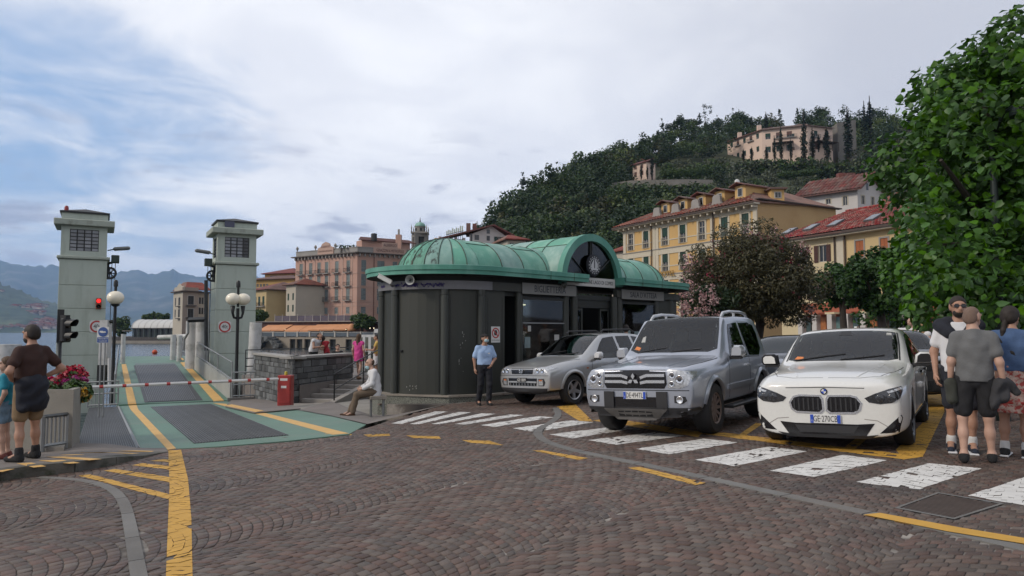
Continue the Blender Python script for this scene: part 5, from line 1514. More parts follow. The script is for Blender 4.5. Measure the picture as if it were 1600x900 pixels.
p=fr_.M@Vector((fr_.X(629),3,ZE+1));MB().box(p.x-.75,p.y-.7,p.z,p.x+.75,p.y+.7,p.z+5).build('chimney',m_pinkw,ph,world=True);MB().box(p.x-.25,p.y-.25,p.z+5,p.x+.25,p.y+.25,p.z+6.5).build('flue',m_greyt,ph,world=True)
p=fr_.M@Vector((fr_.X(592),4,ZE+4));MB().lathe([(.8,0),(.8,1.9),(0,2.1)],10,M=Matrix.Translation(p)).build('water_tank',m_iron,ph,world=True)
body=MB();q=[fl_.a,fl_.b,fr_.b,fr_.b+fr_.w*12,fl_.a+fl_.w*14]
body.prism([(v.x,v.y)for v in q],ZE-.2,ZE-.1);body.build('flat_roof',m_greyt,ph,world=True)
body=MB();body.quad(fl_.a+Vector((0,0,-.3)),fl_.a+fl_.w*14+Vector((0,0,-.3)),fl_.a+fl_.w*14+Vector((0,0,ZE)),fl_.a+Vector((0,0,ZE)));body.build('end_wall',m_pinkw,ph,world=True)
# restaurant terrace on the water, with orange awnings
rf=Front(400,160,592,150)
rs_=thing('restaurant','lakeside restaurant terrace on an arcaded quay wall under a row of orange awnings','restaurant',(rf.a.x,rf.a.y,WATER_Z))
m_sandw=mat('quay_render',(.27,.23,.18),.85,var=.15,scale=.3)
m_awn=mat('orange_awning',(.54,.25,.115),.7,var=.10,scale=.5)
ar=[]
for px in(407,457.5,468,480.5,493,520,545,560):
 x=rf.X(px);ar.append((x-.75,x+.75,WATER_Z-.5,-.15))
wall_holes('quay_wall',rs_,rf.M,-6,rf.L+6,WATER_Z-1,.35,ar,m_sandw,.6)
for a in ar:solid('arch_back',rs_,rf.M,a[0]-.1,.55,WATER_Z-1,a[1]+.1,.6,.3,m_kdark)
solid('terrace_floor',rs_,rf.M,-6,.0,.2,rf.L+6,10,.345,m_greyt)
for k in range(14):
 x=-5+k*(rf.L+10)/13;solid('pier',rs_,rf.M,x-.16,.1,.36,x+.16,.4,1.5,m_wf)
for k in range(13):
 x=-5+(k+.5)*(rf.L+10)/13;w_=(rf.L+10)/26-.2
 f=solid('balustrade',rs_,rf.M,x-w_,.2,1.3,x+w_,.3,1.42,m_wf)
 solid('balustrade_panel',rs_,rf.M,x-w_,.22,.45,x+w_,.26,1.3,mat('smoked_panel',(.10,.12,.14),.3,var=.1,rand=.3))
aw_px=[(402,421),(421,442),(442,466),(466,480),(480,498),(498,519),(519,539)]
for i,(a,b)in enumerate(aw_px):
 xa,xb=rf.X(a)+.06,rf.X(b)-.06;dz=(.0,.05,-.1,-.1,.1,.15,.2)[i]
 za,zb_=rf.Z((a+b)/2,507.5)+dz,rf.Z((a+b)/2,515.5)+dz
 mb=MB();mb.add([(xa,.4,zb_),(xb,.4,zb_),(xb,3.6,za),(xa,3.6,za),(xa,.4,zb_-.3),(xb,.4,zb_-.3),(xa,.4,zb_-.06),(xb,.4,zb_-.06),(xb,3.6,za-.06),(xa,3.6,za-.06)],[(0,1,2,3),(4,5,1,0),(6,9,8,7),(1,7,8,2),(0,3,9,6)],0,rf.M)
 mb.build('awning',m_awn,rs_,world=True)
 for x in(xa,):solid('awning_post',rs_,rf.M,x-.05,.45,.36,x+.05,.55,zb_,m_wf)
solid('dining_room',rs_,rf.M,-4,4.2,.3,rf.L+4,9,3.6,mat('dining_wall',(.10,.045,.035),.8,var=.35,scale=.6))
m_cloth=mat('table_linen',(.55,.54,.52),.8);
for k in range(16):
 x=rnd.uniform(0,rf.L-4);t_=rnd.uniform(1,3)
 solid('table',rs_,rf.M,x-.4,t_,.35,x+.4,t_+.8,1.1,m_cloth if rnd.random()<.5 else m_bshut)
solid('roof_terrace',rs_,rf.M,-4,3.7,3.6,rf.L+4,12,3.75,m_greyt)
for k in range(11):
 x=rf.X(412)+(rf.X(535)-rf.X(412))*k/10
 solid('terrace_post',rs_,rf.M,x-.04,3.75,3.75,x+.04,3.83,5.4,m_wf)
 if k<10:solid('terrace_screen',rs_,rf.M,x+.05,3.78,3.8,x+(rf.X(535)-rf.X(412))/10-.05,3.8,5.0,mat('violet_screen',(.09,.075,.10),.5,var=.2,rand=.2))
solid('pergola',rs_,rf.M,rf.X(545),1.5,3.2,rf.L+6,6,3.4,m_iron);
dm=MB();pd=rf.M@Vector((rf.X(546),.9,0));
zt_=rf.Z(546,505.5);zb2=rf.Z(546,517)
dm.lathe([(1.0*math.cos(t*PI/2/6),zb2+(zt_-zb2)*math.sin(t*PI/2/6))for t in range(7)],14,0,Matrix.Translation((pd.x,pd.y,0)));dm.build('dome_awning',m_awn,rs_,world=True,smooth=True)
m_bulb=mat('string_bulb',(1,.85,.55),.5,var=0,emit=2.0)
for k in range(9):
 px=430+k*12+rnd.uniform(-3,3);p=rf.M@Vector((rf.X(px),3.0,1.9+rnd.uniform(-.2,.4)));MB().ball(p,.09,6,4).build('lamp_bulb',m_bulb,rs_,world=True)
for px in(563,575,581):p=rf.M@Vector((rf.X(px),.8,2.2));MB().ball(p,.09,6,4).build('lamp_bulb',m_bulb,rs_,world=True)
ob=thing('stone_slip','old rubble stone slipway arch jutting from the quay below the restaurant','slipway',rf.M@Vector((rf.X(430),-3,WATER_Z)))
mb=MB();xa=rf.X(425)
for k in range(60):
 a=rnd.uniform(0,PI);r_=rnd.uniform(1.5,2.4)
 x,z=xa+r_*1.2*math.cos(a),WATER_Z+.2+r_*.95*math.sin(a)
 s_=rnd.uniform(.25,.5);MB().bbox(-s_,-.8,-s_*.7,s_,.6,s_*.7,.06,0,rf.M@Matrix.Translation((x,-1.0,z))@Matrix.Rotation(rnd.uniform(-.4,.4),4,'Y')).build('stone',m_stone,ob,world=True)
 # boat station with a white barrel roof, across the bay
bf=Front(206,232,294,228)
bs=thing('boat_station','low glass boat station with a white barrel roof on a concrete quay','building',(bf.a.x,bf.a.y,-1.4))
m_wroof=mat('white_roof',(.52,.52,.50),.6,var=.05,scale=.3)
zt_,ze_=bf.Z(250,498.8),bf.Z(250,512.5)
n=12;mb=MB();Dp=9.0
vs=[(x,Dp/2-Dp/2*math.cos(PI*i/n),ze_+(zt_-ze_)*math.sin(PI*i/n))for i in range(n+1)for x in(0,bf.L)]
mb.add(vs,[(2*i,2*i+1,2*i+3,2*i+2)for i in range(n)],0,bf.M);mb.build('roof',m_wroof,bs,world=True,smooth=True)
for k in range(1,9):
 x=bf.L*k/9;MB().tube([bf.M@Vector((x,Dp/2-(Dp/2+.03)*math.cos(PI*i/n),ze_+(zt_-ze_+.03)*math.sin(PI*i/n)))for i in range(n//2+1)],.04,4).build('roof_seam',m_greyt,bs,world=True)
solid('gutter',bs,bf.M,-.2,-.25,ze_-.25,bf.L,.0,ze_+.02,m_iron)
solid('glazing',bs,bf.M,.2,.6,-1.4,bf.L,.7,ze_-.25,mat('dim_glass',(.025,.032,.034),.15,var=.3,scale=.4))
for k in range(11):x=.3+k*bf.L/10;solid('column',bs,bf.M,x-.12,.0,-1.4,x+.12,.25,ze_-.25,mat('teal_steel',(.05,.075,.07),.5))
solid('side_canopy',bs,bf.M,-4,.5,ze_-1.0,-.2,5,ze_-.8,m_greyt);
mb=MB();mb.tube([bf.M@Vector((-.1,Dp/2-Dp/2*math.cos(PI*i/n),ze_+(zt_-ze_)*math.sin(PI*i/n)))for i in range(n+1)],.18,4);mb.build('roof_rim',m_wroof,bs,world=True)
solid('end_glass',bs,bf.M,-.05,1.0,-1.4,.0,8,ze_+1.2,m_iron)
m_quay=mat('quay_stone',(.24,.22,.19),.85,var=.2,scale=.4)
q_=MB();q_.box(-14,-6,WATER_Z-1,bf.L+20,14,-1.4,0,bf.M);tag(q_.build('quay',m_quay),kind='structure')
rl_=thing('quay_railing','thin dark railing along the quay in front of the white roofed boat station','railing',bf.M@Vector((0,-5.5,-1.4)))
for z in(.1,.55,1.05):MB().tube([bf.M@Vector((-14,-5.7,-1.4+z)),bf.M@Vector((bf.L+12,-5.7,-1.4+z))],.05,4).build('rail',m_iron,rl_,world=True)
for k in range(24):p=bf.M@Vector((-14+k*(bf.L+26)/23,-5.7,-1.4));MB().cyl(p,p+Vector((0,0,1.05)),.04,4).build('post',m_iron,rl_,world=True)
by=P(242,546,120);tag(MB().ball((by.x,by.y,WATER_Z+.3),.42,12,8).build('buoy',mat('buoy_orange',(.50,.07,.02),.5),smooth=True),'round orange buoy floating in the water beyond the ferry ramp','buoy')
# villa at the end of the bay
m_beige=mat('beige_render',(.30,.245,.20),.85,var=.08,scale=.2);m_pale=mat('pale_render',(.42,.38,.31),.85,var=.06,scale=.2)
f1,f2,f3=Front(269.5,214,284,206),Front(284,206,309,209),Front(309,212,326,216)
vl=thing('villa','beige corner villa with dark shutters and a low red roof beyond the boat station','villa',(f2.a.x,f2.a.y,0))
ZV=f2.Z(296,456)
w1_=[(f1.X(273)-.5,f1.X(273)+.5,z,z+2.3)for z in(9.0,5.6)]+[(f1.X(279)-1.0,f1.X(279)+1.0,z,z+2.3)for z in(9.0,5.6)]
w2_=[(f2.X(297)-.8,f2.X(297)+.8,z,z+2.5)for z in(9.2,5.5)]
w3_=[(f3.X(px)-.5,f3.X(px)+.5,z,z+1.9)for px in(311.5,315,319)for z in(9.6,6.6)]
for F_,hs_l,mm in((f1,w1_,m_pale),(f2,w2_,m_beige),(f3,w3_,m_pale)):
 wall_holes('wall',vl,F_.M,0,F_.L,-.3,ZV,hs_l,mm)
 for r in hs_l:window(vl,F_.M,r,dict(id='villa',shutter=mat('dark_shutter',(.03,.028,.026),.7,var=.1),trim=.12))
 solid('eave',vl,F_.M,-.6,-.7,ZV,F_.L+.6,.2,ZV+.3,m_eave)
solid('parapet',vl,f1.M,0,.2,ZV+.3,f1.L,.5,ZV+1.6,m_pale);solid('parapet',vl,f2.M,0,.2,ZV+.3,f2.L,.5,ZV+1.3,m_beige)
mb=MB();mb.prism([(f1.L*.25,ZV+1.6),(f1.L*.75,ZV+1.6),(f1.L*.5,ZV+2.6)],.2,.5,M=f1.M@Matrix(((1,0,0,0),(0,0,1,0),(0,1,0,0),(0,0,0,1))));mb.build('gable',m_pale,vl,world=True)
roof_slab(vl,[f2.M@Vector((1,1,ZV+.8)),f2.M@Vector((f2.L+4,1,ZV+.8)),f2.M@Vector((f2.L+3,6,ZV+3.2)),f2.M@Vector((3,6,ZV+3.2))])
roof_slab(vl,[f2.M@Vector((1,1,ZV+.8)),f2.M@Vector((3,6,ZV+3.2)),f2.M@Vector((3,9,ZV+3.2)),f2.M@Vector((1,12,ZV+.8))])
for z in(9.0,5.5):solid('balcony',vl,f2.M,f2.X(297)-1.4,-.8,z-.2,f2.X(297)+1.4,0,z+.0,m_iron);solid('balcony',vl,f1.M,f1.X(279)-1.2,-.8,z-.4,f1.X(279)+1.2,0,z-.2,m_iron)
# ochre houses between the villa and the pink hotel
m_cream=mat('cream_render',(.47,.36,.19),.85,var=.07,scale=.2);m_ochre=mat('ochre_render',(.43,.27,.10),.85,var=.08,scale=.2)
def house(label,F_,depth,zb_,ze,wins,wall_m,style,roof='hip',rise=2.2,over=.7,name='house',tm=None,roof_in=.35):
 t=thing(name,label,'house',(F_.a.x,F_.a.y,zb_))
 wall_holes('wall',t,F_.M,0,F_.L,zb_,ze,wins,wall_m)
 for r in wins:window(t,F_.M,r,style)
 M=F_.M
 for x in(0,F_.L):MB().quad((x,0,zb_),(x,depth,zb_),(x,depth,ze),(x,0,ze),0,M).build('side_wall',wall_m,t,world=True)
 solid('back_wall',t,M,0,depth,zb_,F_.L,depth+.2,ze,wall_m)
 solid('eave',t,M,-over,-over,ze-.0,F_.L+over,depth+over,ze+.2,m_eave)
 e=over+.15;z=ze+.25
 c4=[M@Vector(q)for q in((-e,-e,z),(F_.L+e,-e,z),(F_.L+e,depth+e,z),(-e,depth+e,z))]
 ins=min(depth/2,F_.L/2-.3)if roof=='hip' else-e*.0
 r0,r1=M@Vector((ins if roof=='hip' else-e,depth/2,z+rise)),M@Vector((F_.L-ins if roof=='hip' else F_.L+e,depth/2,z+rise))
 roof_slab(t,[c4[0],c4[1],r1,r0],tm);roof_slab(t,[c4[2],c4[3],r0,r1],tm)
 if roof=='hip':roof_slab(t,[c4[1],c4[2],r1],tm);roof_slab(t,[c4[3],c4[0],r0],tm)
 return t
F1=Front(392,196,415,190)
h1=house('cream house with a wine red roof and balcony windows behind the leaning white pile',F1,14,-.3,F1.Z(404,454),[(F1.X(px)-.6,F1.X(px)+.6,z,z+2.6)for px in(398,404,410.5)for z in(8.2,4.6)],m_cream,dict(id='ochre',shutter=m_gshut,blind=.2,balcony=.5),rise=2.4,tm=m_tile_d)
F2=Front(416,190.5,447,196)
MB().box(0,0,0,F2.L,.25,F2.Z(430,455)-.1,0,F2.M).build('side_wall',m_cream,h1,world=True)
F3=Front(446,190,461,186)
house('narrow pale cream house with small dark windows against the pink hotel',F3,8,-.3,F3.Z(453,446),[(F3.X(px)-.45,F3.X(px)+.45,z,z+1.8)for px in(449.5,457)for z in(9.6,6.6)],m_pale,dict(id='narrow',shutter=m_gshut),rise=1.8)
F4=Front(390,212,459,206)
h4=house('ochre upper house with a row of tiny attic windows behind the cream house',F4,12,-.3,F4.Z(425,437),[(F4.X(px)-.4,F4.X(px)+.4,F4.Z(425,448),F4.Z(425,443))for px in(396,401,406,411,416)],m_ochre,dict(id='attic'),rise=1.5,tm=m_tile_d)
F5=Front(412,218,460,214)
house('rooftop pavilion with a shallow brown roof above the ochre house',F5,12,12,F5.Z(440,428),[(F5.X(px)-1,F5.X(px)+1,F5.Z(440,436),F5.Z(440,430))for px in(424,432,446,453)],m_ochre,dict(id='roofp'),rise=2.0,tm=m_tile_d)
# church tower
cb=P(656,400,210)
ct=thing('church_tower','grey stone bell tower with a small green dome rising behind the kiosk roof','bell tower',(cb.x,cb.y,0))
m_ch=mat('church_stone',(.22,.205,.185),.85,var=.15,scale=.5)
zc0,zc1,zc2,zc3,zc4=[P(656,y,210).z for y in(392,366,363.5,354.5,347)]
mb=MB();mb.box(-2.1,-2.1,0,2.1,2.1,zc0);mb.build('shaft',m_ch,ct)
for a in range(4):
 M=Matrix.Rotation(a*PI/2+R(20),4,'Z')
 for sx in(-1,1):MB().box(sx*2.0-.45 if sx>0 else-2.0-.0,-2.1,zc0,2.0 if sx>0 else-1.55,-1.6,zc1,0,M).build('pier',m_ch,ct)
 MB().box(-1.55,-2.0,zc1-.9,1.55,-1.7,zc1,0,M).build('belfry_arch',m_ch,ct)
 MB().box(-1.55,-2.0,zc0,-.85,-1.7,zc1-.9,0,M).build('jamb',m_ch,ct);MB().box(.85,-2.0,zc0,1.55,-1.7,zc1-.9,0,M).build('jamb',m_ch,ct)
MB().box(-1.3,-1.3,zc0,1.3,1.3,zc1).build('dark_core',m_kdark,ct)
MB().box(-2.4,-2.4,zc1,2.4,2.4,zc2).build('cornice',m_ch,ct)
for sx in(-2.2,2.2):
 for sy in(-2.2,2.2):MB().lathe([(.2,zc2),(.12,zc2+.8),(.2,zc2+.9),(0,zc2+2.2)],6,M=Matrix.Translation((sx,sy,0))).build('pinnacle',m_ch,ct)
MB().lathe([(1.5,zc2),(1.5,zc3-.15),(1.7,zc3-.12),(1.7,zc3)],12).build('drum',m_ch,ct)
for a in range(6):MB().box(-.28,-1.56,zc2+.4,.28,-1.45,zc3-.5,0,Matrix.Rotation(a*PI/3+.3,4,'Z')).build('window',m_kdark,ct)
MB().lathe([(1.65*math.cos(t*PI/2/8),zc3+(zc4-zc3)*math.sin(t*PI/2/8))for t in range(9)],16).build('dome',m_copper,ct,smooth=True)
MB().lathe([(.25,zc4-.05),(.15,zc4+.5),(.05,zc4+1.3),(0,zc4+1.5)],6).build('finial',m_iron,ct)
# white house behind the kiosk and small red roofed house beside it
m_whitew=mat('white_render',(.50,.475,.45),.85,var=.05,scale=.2)
g=Front(733,119,793,122)
wh=thing('house','white gabled house with dark shutters showing over the kiosk roof','house',(g.a.x,g.a.y,0))
zl_,zr_,za_=g.Z(733,366),g.Z(793,366),g.Z(768,353.5)
wins=[g.rect(741,748,367,375),g.rect(776,784,370,377.5),g.rect(760,765,358.5,365),g.rect(760,765,368.5,376),g.rect(734.5,737.5,365,377)]
ztop_=zl_-.1
wall_holes('wall',wh,g.M,0,g.L,0,ztop_,[w for w in wins if w[3]<ztop_],m_whitew)
xa_=g.X(768)
mb=MB();mb.add([(0,0,ztop_),(g.L,0,ztop_),(xa_,0,za_)],[(0,1,2)],0,g.M);mb.build('gable',m_whitew,wh,world=True)
for i,w in enumerate(wins):
 if w[3]<ztop_:window(wh,g.M,w,dict(id='wh%d'%i,shutter=m_gshut if i in(0,1)else None,open=i in(0,1),trim=.06))
 else:solid('window',wh,g.M,w[0],-.03,w[2],w[1],.0,w[3],m_wdark)
dd=12
roof_slab(wh,[g.M@Vector(q)for q in((-5.6,-.9,zl_-1.0),(xa_,-.9,za_+.25),(xa_,dd,za_+.25),(-5.6,dd,zl_-1.0))],m_tile_d,.25)
roof_slab(wh,[g.M@Vector(q)for q in((xa_,-.9,za_+.25),(g.L+1.0,-.9,zr_-.2),(g.L+1.0,dd,zr_-.2),(xa_,dd,za_+.25))],m_tile_d,.25)
for k in range(4):solid('loggia_pier',wh,g.M,-5.2+k*1.4,.3,0,-4.8+k*1.4,.7,zl_-.6,m_whitew)
solid('loggia_back',wh,g.M,-5.2,2.5,0,0,2.7,zl_-.6,m_cream)
for px in(742,752):
 p=g.M@Vector((g.X(px),3,za_-.6));MB().box(p.x-.35,p.y-.3,p.z-1,p.x+.35,p.y+.3,p.z+1.3).build('chimney',m_tile_d,wh,world=True)
rsn=thing('roof_sign','row of pale green letter shapes on a rooftop frame left of the white house','sign',P(710,366,122))
m_rs=mat('sign_pale_green',(.36,.42,.33),.6,var=.1)
a_,b_=P(697,367,122),P(724,360.5,122)
MB().tube([a_,b_],.06,4).build('frame',m_iron,rsn,world=True)
for k in range(9):
 p=a_.lerp(b_,(k+.5)/9);MB().box(p.x-.12,p.y-.05,p.z,p.x+.10,p.y+.05,p.z+rnd.uniform(.55,.95)).build('letter_plate',m_rs,rsn,world=True)
 MB().cyl(p-Vector((0,0,1.5)),p,.04,4).build('strut',m_iron,rsn,world=True)
F6=Front(793,112,822,113)
house('small house with a bright red tiled roof right of the white gabled house',F6,7,0,F6.Z(806,376),[(F6.X(800)-.4,F6.X(800)+.4,F6.Z(806,384),F6.Z(806,379))],m_pale,dict(id='small'),rise=1.1,over=.4)
F7=Front(957,112,985,108)
house('low house with an orange tiled roof left of the yellow hotel',F7,6,0,F7.Z(970,394),[],m_pale,dict(id='low'),rise=1.6,over=.4)
# yellow hotel
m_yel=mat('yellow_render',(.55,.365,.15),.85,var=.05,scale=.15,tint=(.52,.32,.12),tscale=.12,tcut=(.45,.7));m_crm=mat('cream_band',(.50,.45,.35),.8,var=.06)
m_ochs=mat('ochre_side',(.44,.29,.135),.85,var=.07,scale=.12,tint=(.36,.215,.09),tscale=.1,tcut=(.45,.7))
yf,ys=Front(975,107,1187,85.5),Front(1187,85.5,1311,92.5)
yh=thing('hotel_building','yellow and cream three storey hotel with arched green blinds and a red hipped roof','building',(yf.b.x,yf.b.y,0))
ZY=16.6
cols=[987,1011,1041,1069,1099,1135,1168]
yr=[]
for px in cols:
 x=yf.X(px)
 for z in(13.35,9.75,6.1,2.2):yr.append((x-.55,x+.55,z,z+2.45))
wall_holes('wall',yh,yf.M,0,yf.L,-.2,ZY,yr,m_yel)
for i,r in enumerate(yr):
 ci=i//4;closed=ci==5 and i%4==0;none=ci in(0,4)and i%4==0
 window(yh,yf.M,r,dict(id='y%d%d'%(closed,none),shutter=None if none else m_gshut,blind=0 if closed else .52,trim=.30,arch=True,trim_m=m_crm,frame=m_wf,rail=mat('pale_rail',(.20,.19,.17),.6)))
for z in(12.9,9.3,5.7):solid('cream_band',yh,yf.M,-.05,-.10,z-.75,yf.L+.05,.0,z,m_crm);solid('string_course',yh,yf.M,-.1,-.2,z,yf.L+.1,.0,z+.12,m_greyt)
for z in(14.0,10.4):solid('thin_band',yh,yf.M,0,-.06,z,yf.L,0,z+.14,m_crm)
solid('cream_band',yh,yf.M,-.05,-.10,15.95,yf.L+.05,.0,ZY,m_crm)
for px in(1024,1029,1116,978,1184):x=yf.X(px);solid('pilaster',yh,yf.M,x-.3,-.12,0,x+.3,0,ZY-.002,m_crm)
for px in(1021.5,1119):MB().cyl(yf.M@Vector((yf.X(px),-.28,0)),yf.M@Vector((yf.X(px),-.28,ZY)),.08,6).build('drainpipe',m_eave,yh,world=True)
solid('eave',yh,yf.M,-1.2,-1.15,ZY,yf.L+.4,.0,ZY+.22,m_crm)
for k in range(22):x=k*yf.L/21;solid('eave_bracket',yh,yf.M,x-.09,-.95,ZY-.35,x+.09,0,ZY-.004,m_crm)
solid('gutter',yh,yf.M,-1.2,-1.28,ZY+.1,yf.L+.5,-1.14,ZY+.3,m_eave)
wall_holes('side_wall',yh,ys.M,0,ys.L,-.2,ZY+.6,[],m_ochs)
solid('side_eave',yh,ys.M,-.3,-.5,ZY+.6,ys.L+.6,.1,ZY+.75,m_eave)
Yb=lambda x,y,z:yf.M@Vector((x,y,z))
D_=ys.L*.97
rz0,rz1=ZY+.3,ZY+3.9
tiled_plane('roof',yh,Yb(-1.2,-1.2,rz0),Yb(yf.L+.4,-1.2,rz0),Yb(yf.L-5.5,6.5,rz1),Yb(6.5,6.5,rz1),cw=.55,rh=1.0)
roof_slab(yh,[Yb(yf.L+.4,-1.2,rz0+.05),Yb(yf.L+.5,D_,rz0+.6),Yb(yf.L-5.5,8.5,rz1),Yb(yf.L-5.5,6.5,rz1)])
roof_slab(yh,[Yb(-1.2,D_,rz0),Yb(-1.2,-1.2,rz0),Yb(6.5,6.5,rz1),Yb(6.5,8.5,rz1)])
roof_slab(yh,[Yb(yf.L+.5,D_,rz0+.6),Yb(-1.2,D_,rz0),Yb(6.5,8.5,rz1),Yb(yf.L-5.5,8.5,rz1)])
xa,xb=yf.X(1018),yf.X(1128)
att=thing('tmp',None,None);bpy.data.objects.remove(att)
mb=MB();pr=[(xa,ZY+.3),(xb,ZY+.3),(xb,ZY+.8)]
nd=3
for k in range(nd,-1,-1):
 c_=xa+(xb-xa)*(.08+.86*k/nd)
 pr+=[(c_+.9,ZY+1.1),(c_+.7,ZY+1.35),(c_+.6,ZY+2.1),(c_+.35,ZY+2.3),(c_-.35,ZY+2.3),(c_-.6,ZY+2.1),(c_-.7,ZY+1.35),(c_-.9,ZY+1.1)]
pr+=[(xa,ZY+.8)]
mb.prism(pr,.2,.55,M=yf.M@Matrix(((1,0,0,0),(0,0,1,0),(0,1,0,0),(0,0,0,1))))
mb.build('attic_wall',m_greyt,yh,world=True)
for k,(px0,px1)in enumerate(((1026,1047),(1053,1076),(1081,1104),(1110,1136),(1142,1170))):
 x0,x1=yf.X(px0),yf.X(px1);
 cx=x0+1.0
 dz=0 if k<4 else .1
 dr=solid('dormer',yh,yf.M,cx-.85,1.0,ZY+.8+dz,cx+.85,5.0,ZY+2.9+dz,m_yel)
 solid('window',yh,yf.M,cx-.4,.95,ZY+1.5+dz,cx+.4,1.0,ZY+2.6+dz,m_wf);solid('pane',yh,yf.M,cx-.3,.93,ZY+1.6+dz,cx+.3,.95,ZY+2.5+dz,m_wdark)
 roof_slab(yh,[Yb(cx-1.25,.3,ZY+2.85+dz),Yb(cx,.3,ZY+3.3+dz),Yb(cx,5.5,ZY+3.3+dz),Yb(cx-1.25,5.5,ZY+2.85+dz)],m_tile_d,.12,'dormer_roof')
 roof_slab(yh,[Yb(cx,.3,ZY+3.3+dz),Yb(cx+1.25,.3,ZY+2.85+dz),Yb(cx+1.25,5.5,ZY+2.85+dz),Yb(cx,5.5,ZY+3.3+dz)],m_tile_d,.12,'dormer_roof')
p=ys.M@Vector((ys.X(1232),1.6,ZY+1.2));MB().box(-.8,-1,-.6,.8,2,1.2,0,Matrix.Translation(p)).build('dormer',m_yel,yh,world=True);MB().box(-1.1,-1.4,1.2,1.1,2.2,1.4,0,Matrix.Translation(p)).build('dormer_roof',m_tile_d,yh,world=True)
MB().box(-.45,-1.04,.1,.45,-1.0,.9,0,Matrix.Translation(p)).build('window',m_wf,yh,world=True);MB().box(-.32,-1.08,.2,-.05,-1.04,.8,0,Matrix.Translation(p)).build('pane',m_wdark,yh,world=True);MB().box(.05,-1.08,.2,.32,-1.04,.8,0,Matrix.Translation(p)).build('pane',m_wdark,yh,world=True)
text_mesh('lettering','HOTEL',1.1,ROOTM[yh.name].inverted()@frame_xz(yf.M@Vector((yf.X(1045),-.32,9.35)),yf.u),mat('gilt_letters',(.36,.22,.06),.5,.2),yh,.05)
for px,py in((1113,284),(1115,297)):
 p=yf.M@Vector((yf.X(px),5,0));zz=CAMZ+ray(px,py).z*p.y;MB().ball((p.x,p.y,zz),(.35,.15,.35),10,6).build('satellite_dish',m_sign_w,yh,world=True);MB().cyl((p.x,p.y,zz),(p.x,p.y,rz1-1),.05,4).build('mast',m_iron,yh,world=True)
 # cream house with the red tiled roof and skylights
m_crmw=mat('cream_wall',(.54,.45,.28),.85,var=.05,scale=.3);m_crmy=mat('straw_wall',(.53,.40,.21),.85,var=.05,scale=.3)
cf=Front(1222,73,1322,66.3);cf2=Front(1322,66.3,1455,58.6)
chh=thing('house','cream house with brown shutters, red tiled roof and four skylights behind the trees','house',(cf.a.x,cf.a.y,0))
ZC=10.3
wa=[cf.rect(1250.5,1262,387,410),cf.rect(1282,1295,383,409.5)]+[cf.rect(1282,1295,428,450)]
wb=[cf2.rect(1341,1353.5,376,403),cf2.rect(1380,1392,372,398)]
wall_holes('wall',chh,cf.M,0,cf.L,-.2,ZC,wa,m_crmw);wall_holes('wall',chh,cf2.M,0,cf2.L,-.2,ZC,wb,m_crmy)
for r in wa:window(chh,cf.M,r,dict(id='crA',shutter=m_bshut,open=True,trim=.10,trim_m=m_crm))
for r in wb:window(chh,cf2.M,r,dict(id='crB',shutter=m_oshut,trim=.14,trim_m=m_greyt,sill=True))
for F_ in(cf,cf2):
 solid('string_course',chh,F_.M,0,-.08,6.95,F_.L,0,7.1,m_crm);solid('string_course',chh,F_.M,0,-.05,6.4,F_.L,0,6.5,m_crm)
 solid('eave',chh,F_.M,-.6 if F_ is cf else 0,-.75,ZC,F_.L,.3,ZC+.16,m_crm)
 solid('gutter',chh,F_.M,-.6 if F_ is cf else 0,-.92,ZC+.14,F_.L,-.74,ZC+.36,m_eave)
solid('pilaster',chh,cf.M,cf.L-.75,-.07,0,cf.L,0,ZC-.003,m_crm)
for F_,px in((cf,1309),(cf2,1325.5)):MB().cyl(F_.M@Vector((F_.X(px),-.15,0)),F_.M@Vector((F_.X(px),-.15,ZC)),.07,6).build('drainpipe',m_eave,chh,world=True)
CL=lambda x,y,z:cf.M@Vector((x,y,z))
Ltot=cf.L+cf2.L
e0,e1=CL(-.7,-.95,ZC+.38),CL(Ltot+.5,-.95,ZC+.38)
r0,r1=CL(4.2,4.6,ZC+3.05),CL(Ltot+.5,4.6,ZC+3.05)
m_tile_r=mat('red_pan_tile',(.235,.070,.055),.8,var=.15,scale=.8,rand=.35)
tiled_plane('roof_tiles',chh,e0,e1,r1,r0,m_tile_r,cw=.30,rh=.42)
roof_slab(chh,[CL(-.7,-.95,ZC+.36),CL(4.2,4.6,ZC+3.05),CL(4.2,5.2,ZC+3.05),CL(-.7,10,ZC+.36)],m_tile_r)
roof_slab(chh,[e0-Vector((0,0,.06)),e1-Vector((0,0,.06)),r1-Vector((0,0,.06)),r0-Vector((0,0,.06))],m_tile_d,.1,'roof')
for k in range(60):MB().tube([r0.lerp(r1,k/60)+Vector((0,0,.12)),r0.lerp(r1,(k+.95)/60)+Vector((0,0,.10))],.12,6).build('ridge_tile',m_tile_r,chh,world=True)
nrm_r=(e1-e0).cross(r0-e0).normalized()
if nrm_r.z<0:nrm_r=-nrm_r
m_sky_g=mat('skylight_glass',(.09,.105,.12),.12,var=.1,spec=.8)
for px,py in((1234,363.5),(1268.5,357.5),(1306.5,351),(1365,342.5)):
 d_=ray(px,py);o_=Vector((0,0,CAMZ));t_=(e0-o_).dot(nrm_r)/d_.dot(nrm_r);p=o_+d_*t_
 yu=(r0-e0);yu=(yu-cf.u*yu.dot(cf.u)).normalized()
 M=basis(p+nrm_r*.12,cf.u,yu,nrm_r)
 sk=MB().box(-.5,-.75,-.1,.5,.75,.12,0,M).build('skylight',mat('skylight_frame',(.10,.095,.095),.5),chh,world=True)
 MB().box(-.42,-.67,.12,.42,.67,.135,0,M).build('pane',m_sky_g,sk,world=True)
bl=MB()
bx0,bx1=cf2.X(1360),cf2.X(1374)
for k in range(7):x=bx0+(bx1-bx0)*k/6;bl.box(x-.05,-1.0,5.9,x+.05,-.9,6.9,0,cf2.M)
